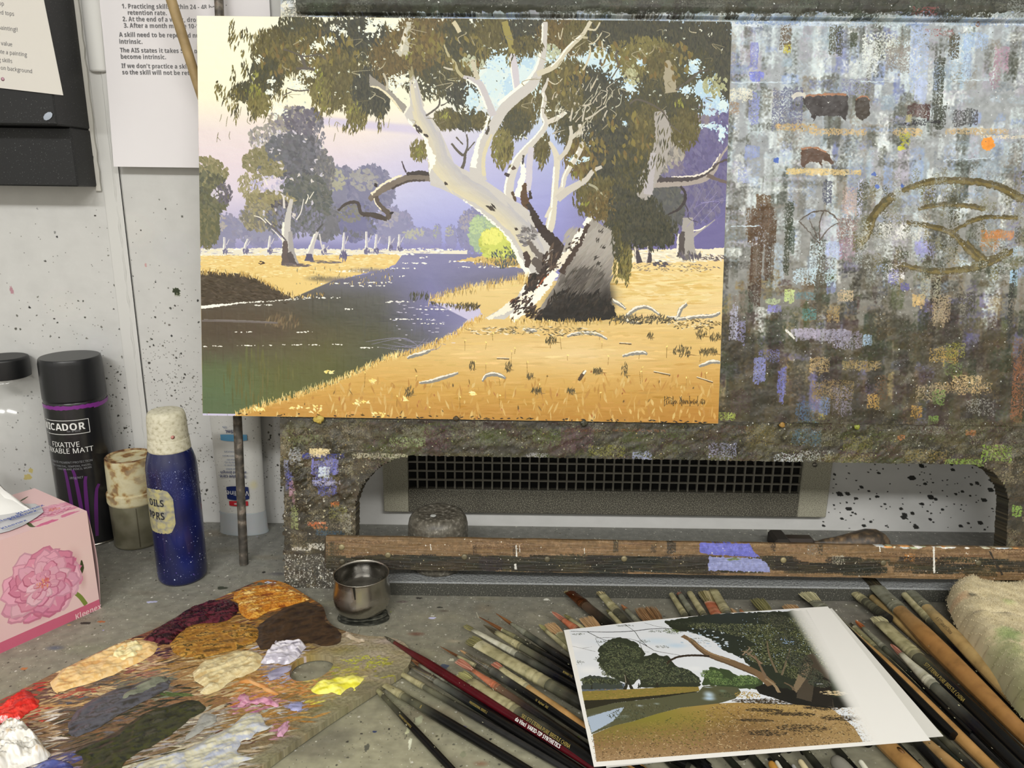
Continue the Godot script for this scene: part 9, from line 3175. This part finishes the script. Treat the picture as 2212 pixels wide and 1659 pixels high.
# ---------------------------------------------------------------- folded towelling mitt on the brushes
func build_cloth():
	var base := 0.020
	var o2 := [2047,1290,2058,1274,2085,1269,2115,1276,2145,1284,2180,1280,2215,1272,2330,1270,2420,1300,2440,1420,2420,1560,2330,1610,2250,1575,2205,1535,2170,1488,2140,1447,2110,1408,2082,1368,2060,1330]
	var q := smooth_loop(flat(o2, base), 4)
	var lo := Vector2(1e9, 1e9)
	var hi := -lo
	for p in q:
		lo = lo.min(p)
		hi = hi.max(p)
	var o := Vector3(q[0].x, 0, q[0].y)
	var t := thing("towel", "cream terry towel stained with green paint, folded on the brushes at the right edge", "towel", o)
	var cell := 0.0022
	var n := FastNoiseLite.new()
	n.seed = 5
	n.frequency = 14.0
	n.fractal_octaves = 3
	var fold0 := Vector2(on_bench(2085, 1335, 0.03).x, on_bench(2085, 1335, 0.03).z)
	var fold1 := Vector2(on_bench(2212, 1352, 0.03).x, on_bench(2212, 1352, 0.03).z)
	var fn := (fold1 - fold0).normalized()
	fn = Vector2(-fn.y, fn.x)
	var id := {}
	var mb := MB.new()
	var pts := []
	var stains := [[2165,1410,0.020,"8a9a5c"],[2178,1380,0.012,"7c9456"],[2120,1320,0.005,"8f7a5a"],[2100,1283,0.004,"3c3828"],[2185,1440,0.022,"a8a880"],[2170,1335,0.006,"a09478"],[2178,1300,0.006,"c4cc8c"],[2210,1470,0.024,"8c9460"],[2150,1440,0.030,"b0a988"],[2195,1510,0.024,"a09c78"],[2130,1400,0.020,"c0b896"],[2075,1277,0.008,"dcb48c"]]
	for l in stains:
		var sp := on_bench(l[0], l[1], 0.04)
		l.append(Vector2(sp.x, sp.z))
	var gp := grid_in(q, lo, hi, cell)
	for key in gp:
		var p: Vector2 = gp[key][0]
		var dist: float = gp[key][1]
		var r := 0.017
		var prof := sqrt(maxf(0.0, 1.0 - pow(1.0 - minf(dist / r, 1.0), 2.0)))
		var s := (p - fold0).dot(fn)
		var groove := 0.006 * exp(-pow(s / 0.004, 2.0)) * smoothstep(0.008, 0.03, dist)
		var h := base - 0.004 + 0.024 * prof + 0.0030 * n.get_noise_2d(p.x * 2.2, p.y * 2.2) * prof - groove + (0.005 if s * 1.0 > 0 else 0.0) * smoothstep(0.0, 0.01, absf(s)) * prof
		var col := Color("cdbf98").lerp(Color("dccfab"), clampf(0.5 + n.get_noise_2d(p.x * 6.0, p.y * 6.0 + 9.0), 0, 1))
		for l in stains:
			var d: float = p.distance_to(l[4]) / l[2] * (1.0 + 0.5 * n.get_noise_2d(p.x * 12.0, p.y * 12.0))
			if d < 1.0:
				col = col.lerp(Color(l[3]), 0.75 * (1.0 - d * d))
		mb.tint = lin(col)
		id[key] = mb.add(Vector3(p.x, h, p.y) - o)
		pts.append([Vector3(p.x, h, p.y) - o, mb.tint])
	grid_faces(mb, id)
	var m := vc(plain(Color.WHITE, 0.95))
	m.rim_enabled = true
	m.rim = 0.3
	part("cloth", mb, m, t)
	# the loops of the towelling
	var pile := MB.new()
	var rr := RandomNumberGenerator.new()
	rr.seed = 8
	for l in pts:
		for k in 4:
			var p: Vector3 = l[0] + Vector3(rr.randf_range(-1, 1), 0, rr.randf_range(-1, 1)) * cell * 0.6
			var d := Vector3(rr.randf_range(-1, 1), rr.randf_range(0.4, 1.2), rr.randf_range(-1, 1)).normalized() * rr.randf_range(0.0008, 0.0019)
			var w := Vector3(rr.randf_range(-1, 1), 0, rr.randf_range(-1, 1)).normalized() * 0.00022
			var c: Color = l[1]
			pile.tint = c.lightened(rr.randf_range(0.0, 0.08)).darkened(rr.randf_range(0.0, 0.07))
			var a := pile.add(p - w)
			pile.add(p + d * 0.6 - w * 0.7 + Vector3(0, 0.0002, 0))
			pile.add(p + d)
			pile.add(p + w)
			pile.quad(a, a + 1, a + 2, a + 3)
	var ps := part("terry_pile", pile, m, t)
	ps.set_meta("kind", "stuff")
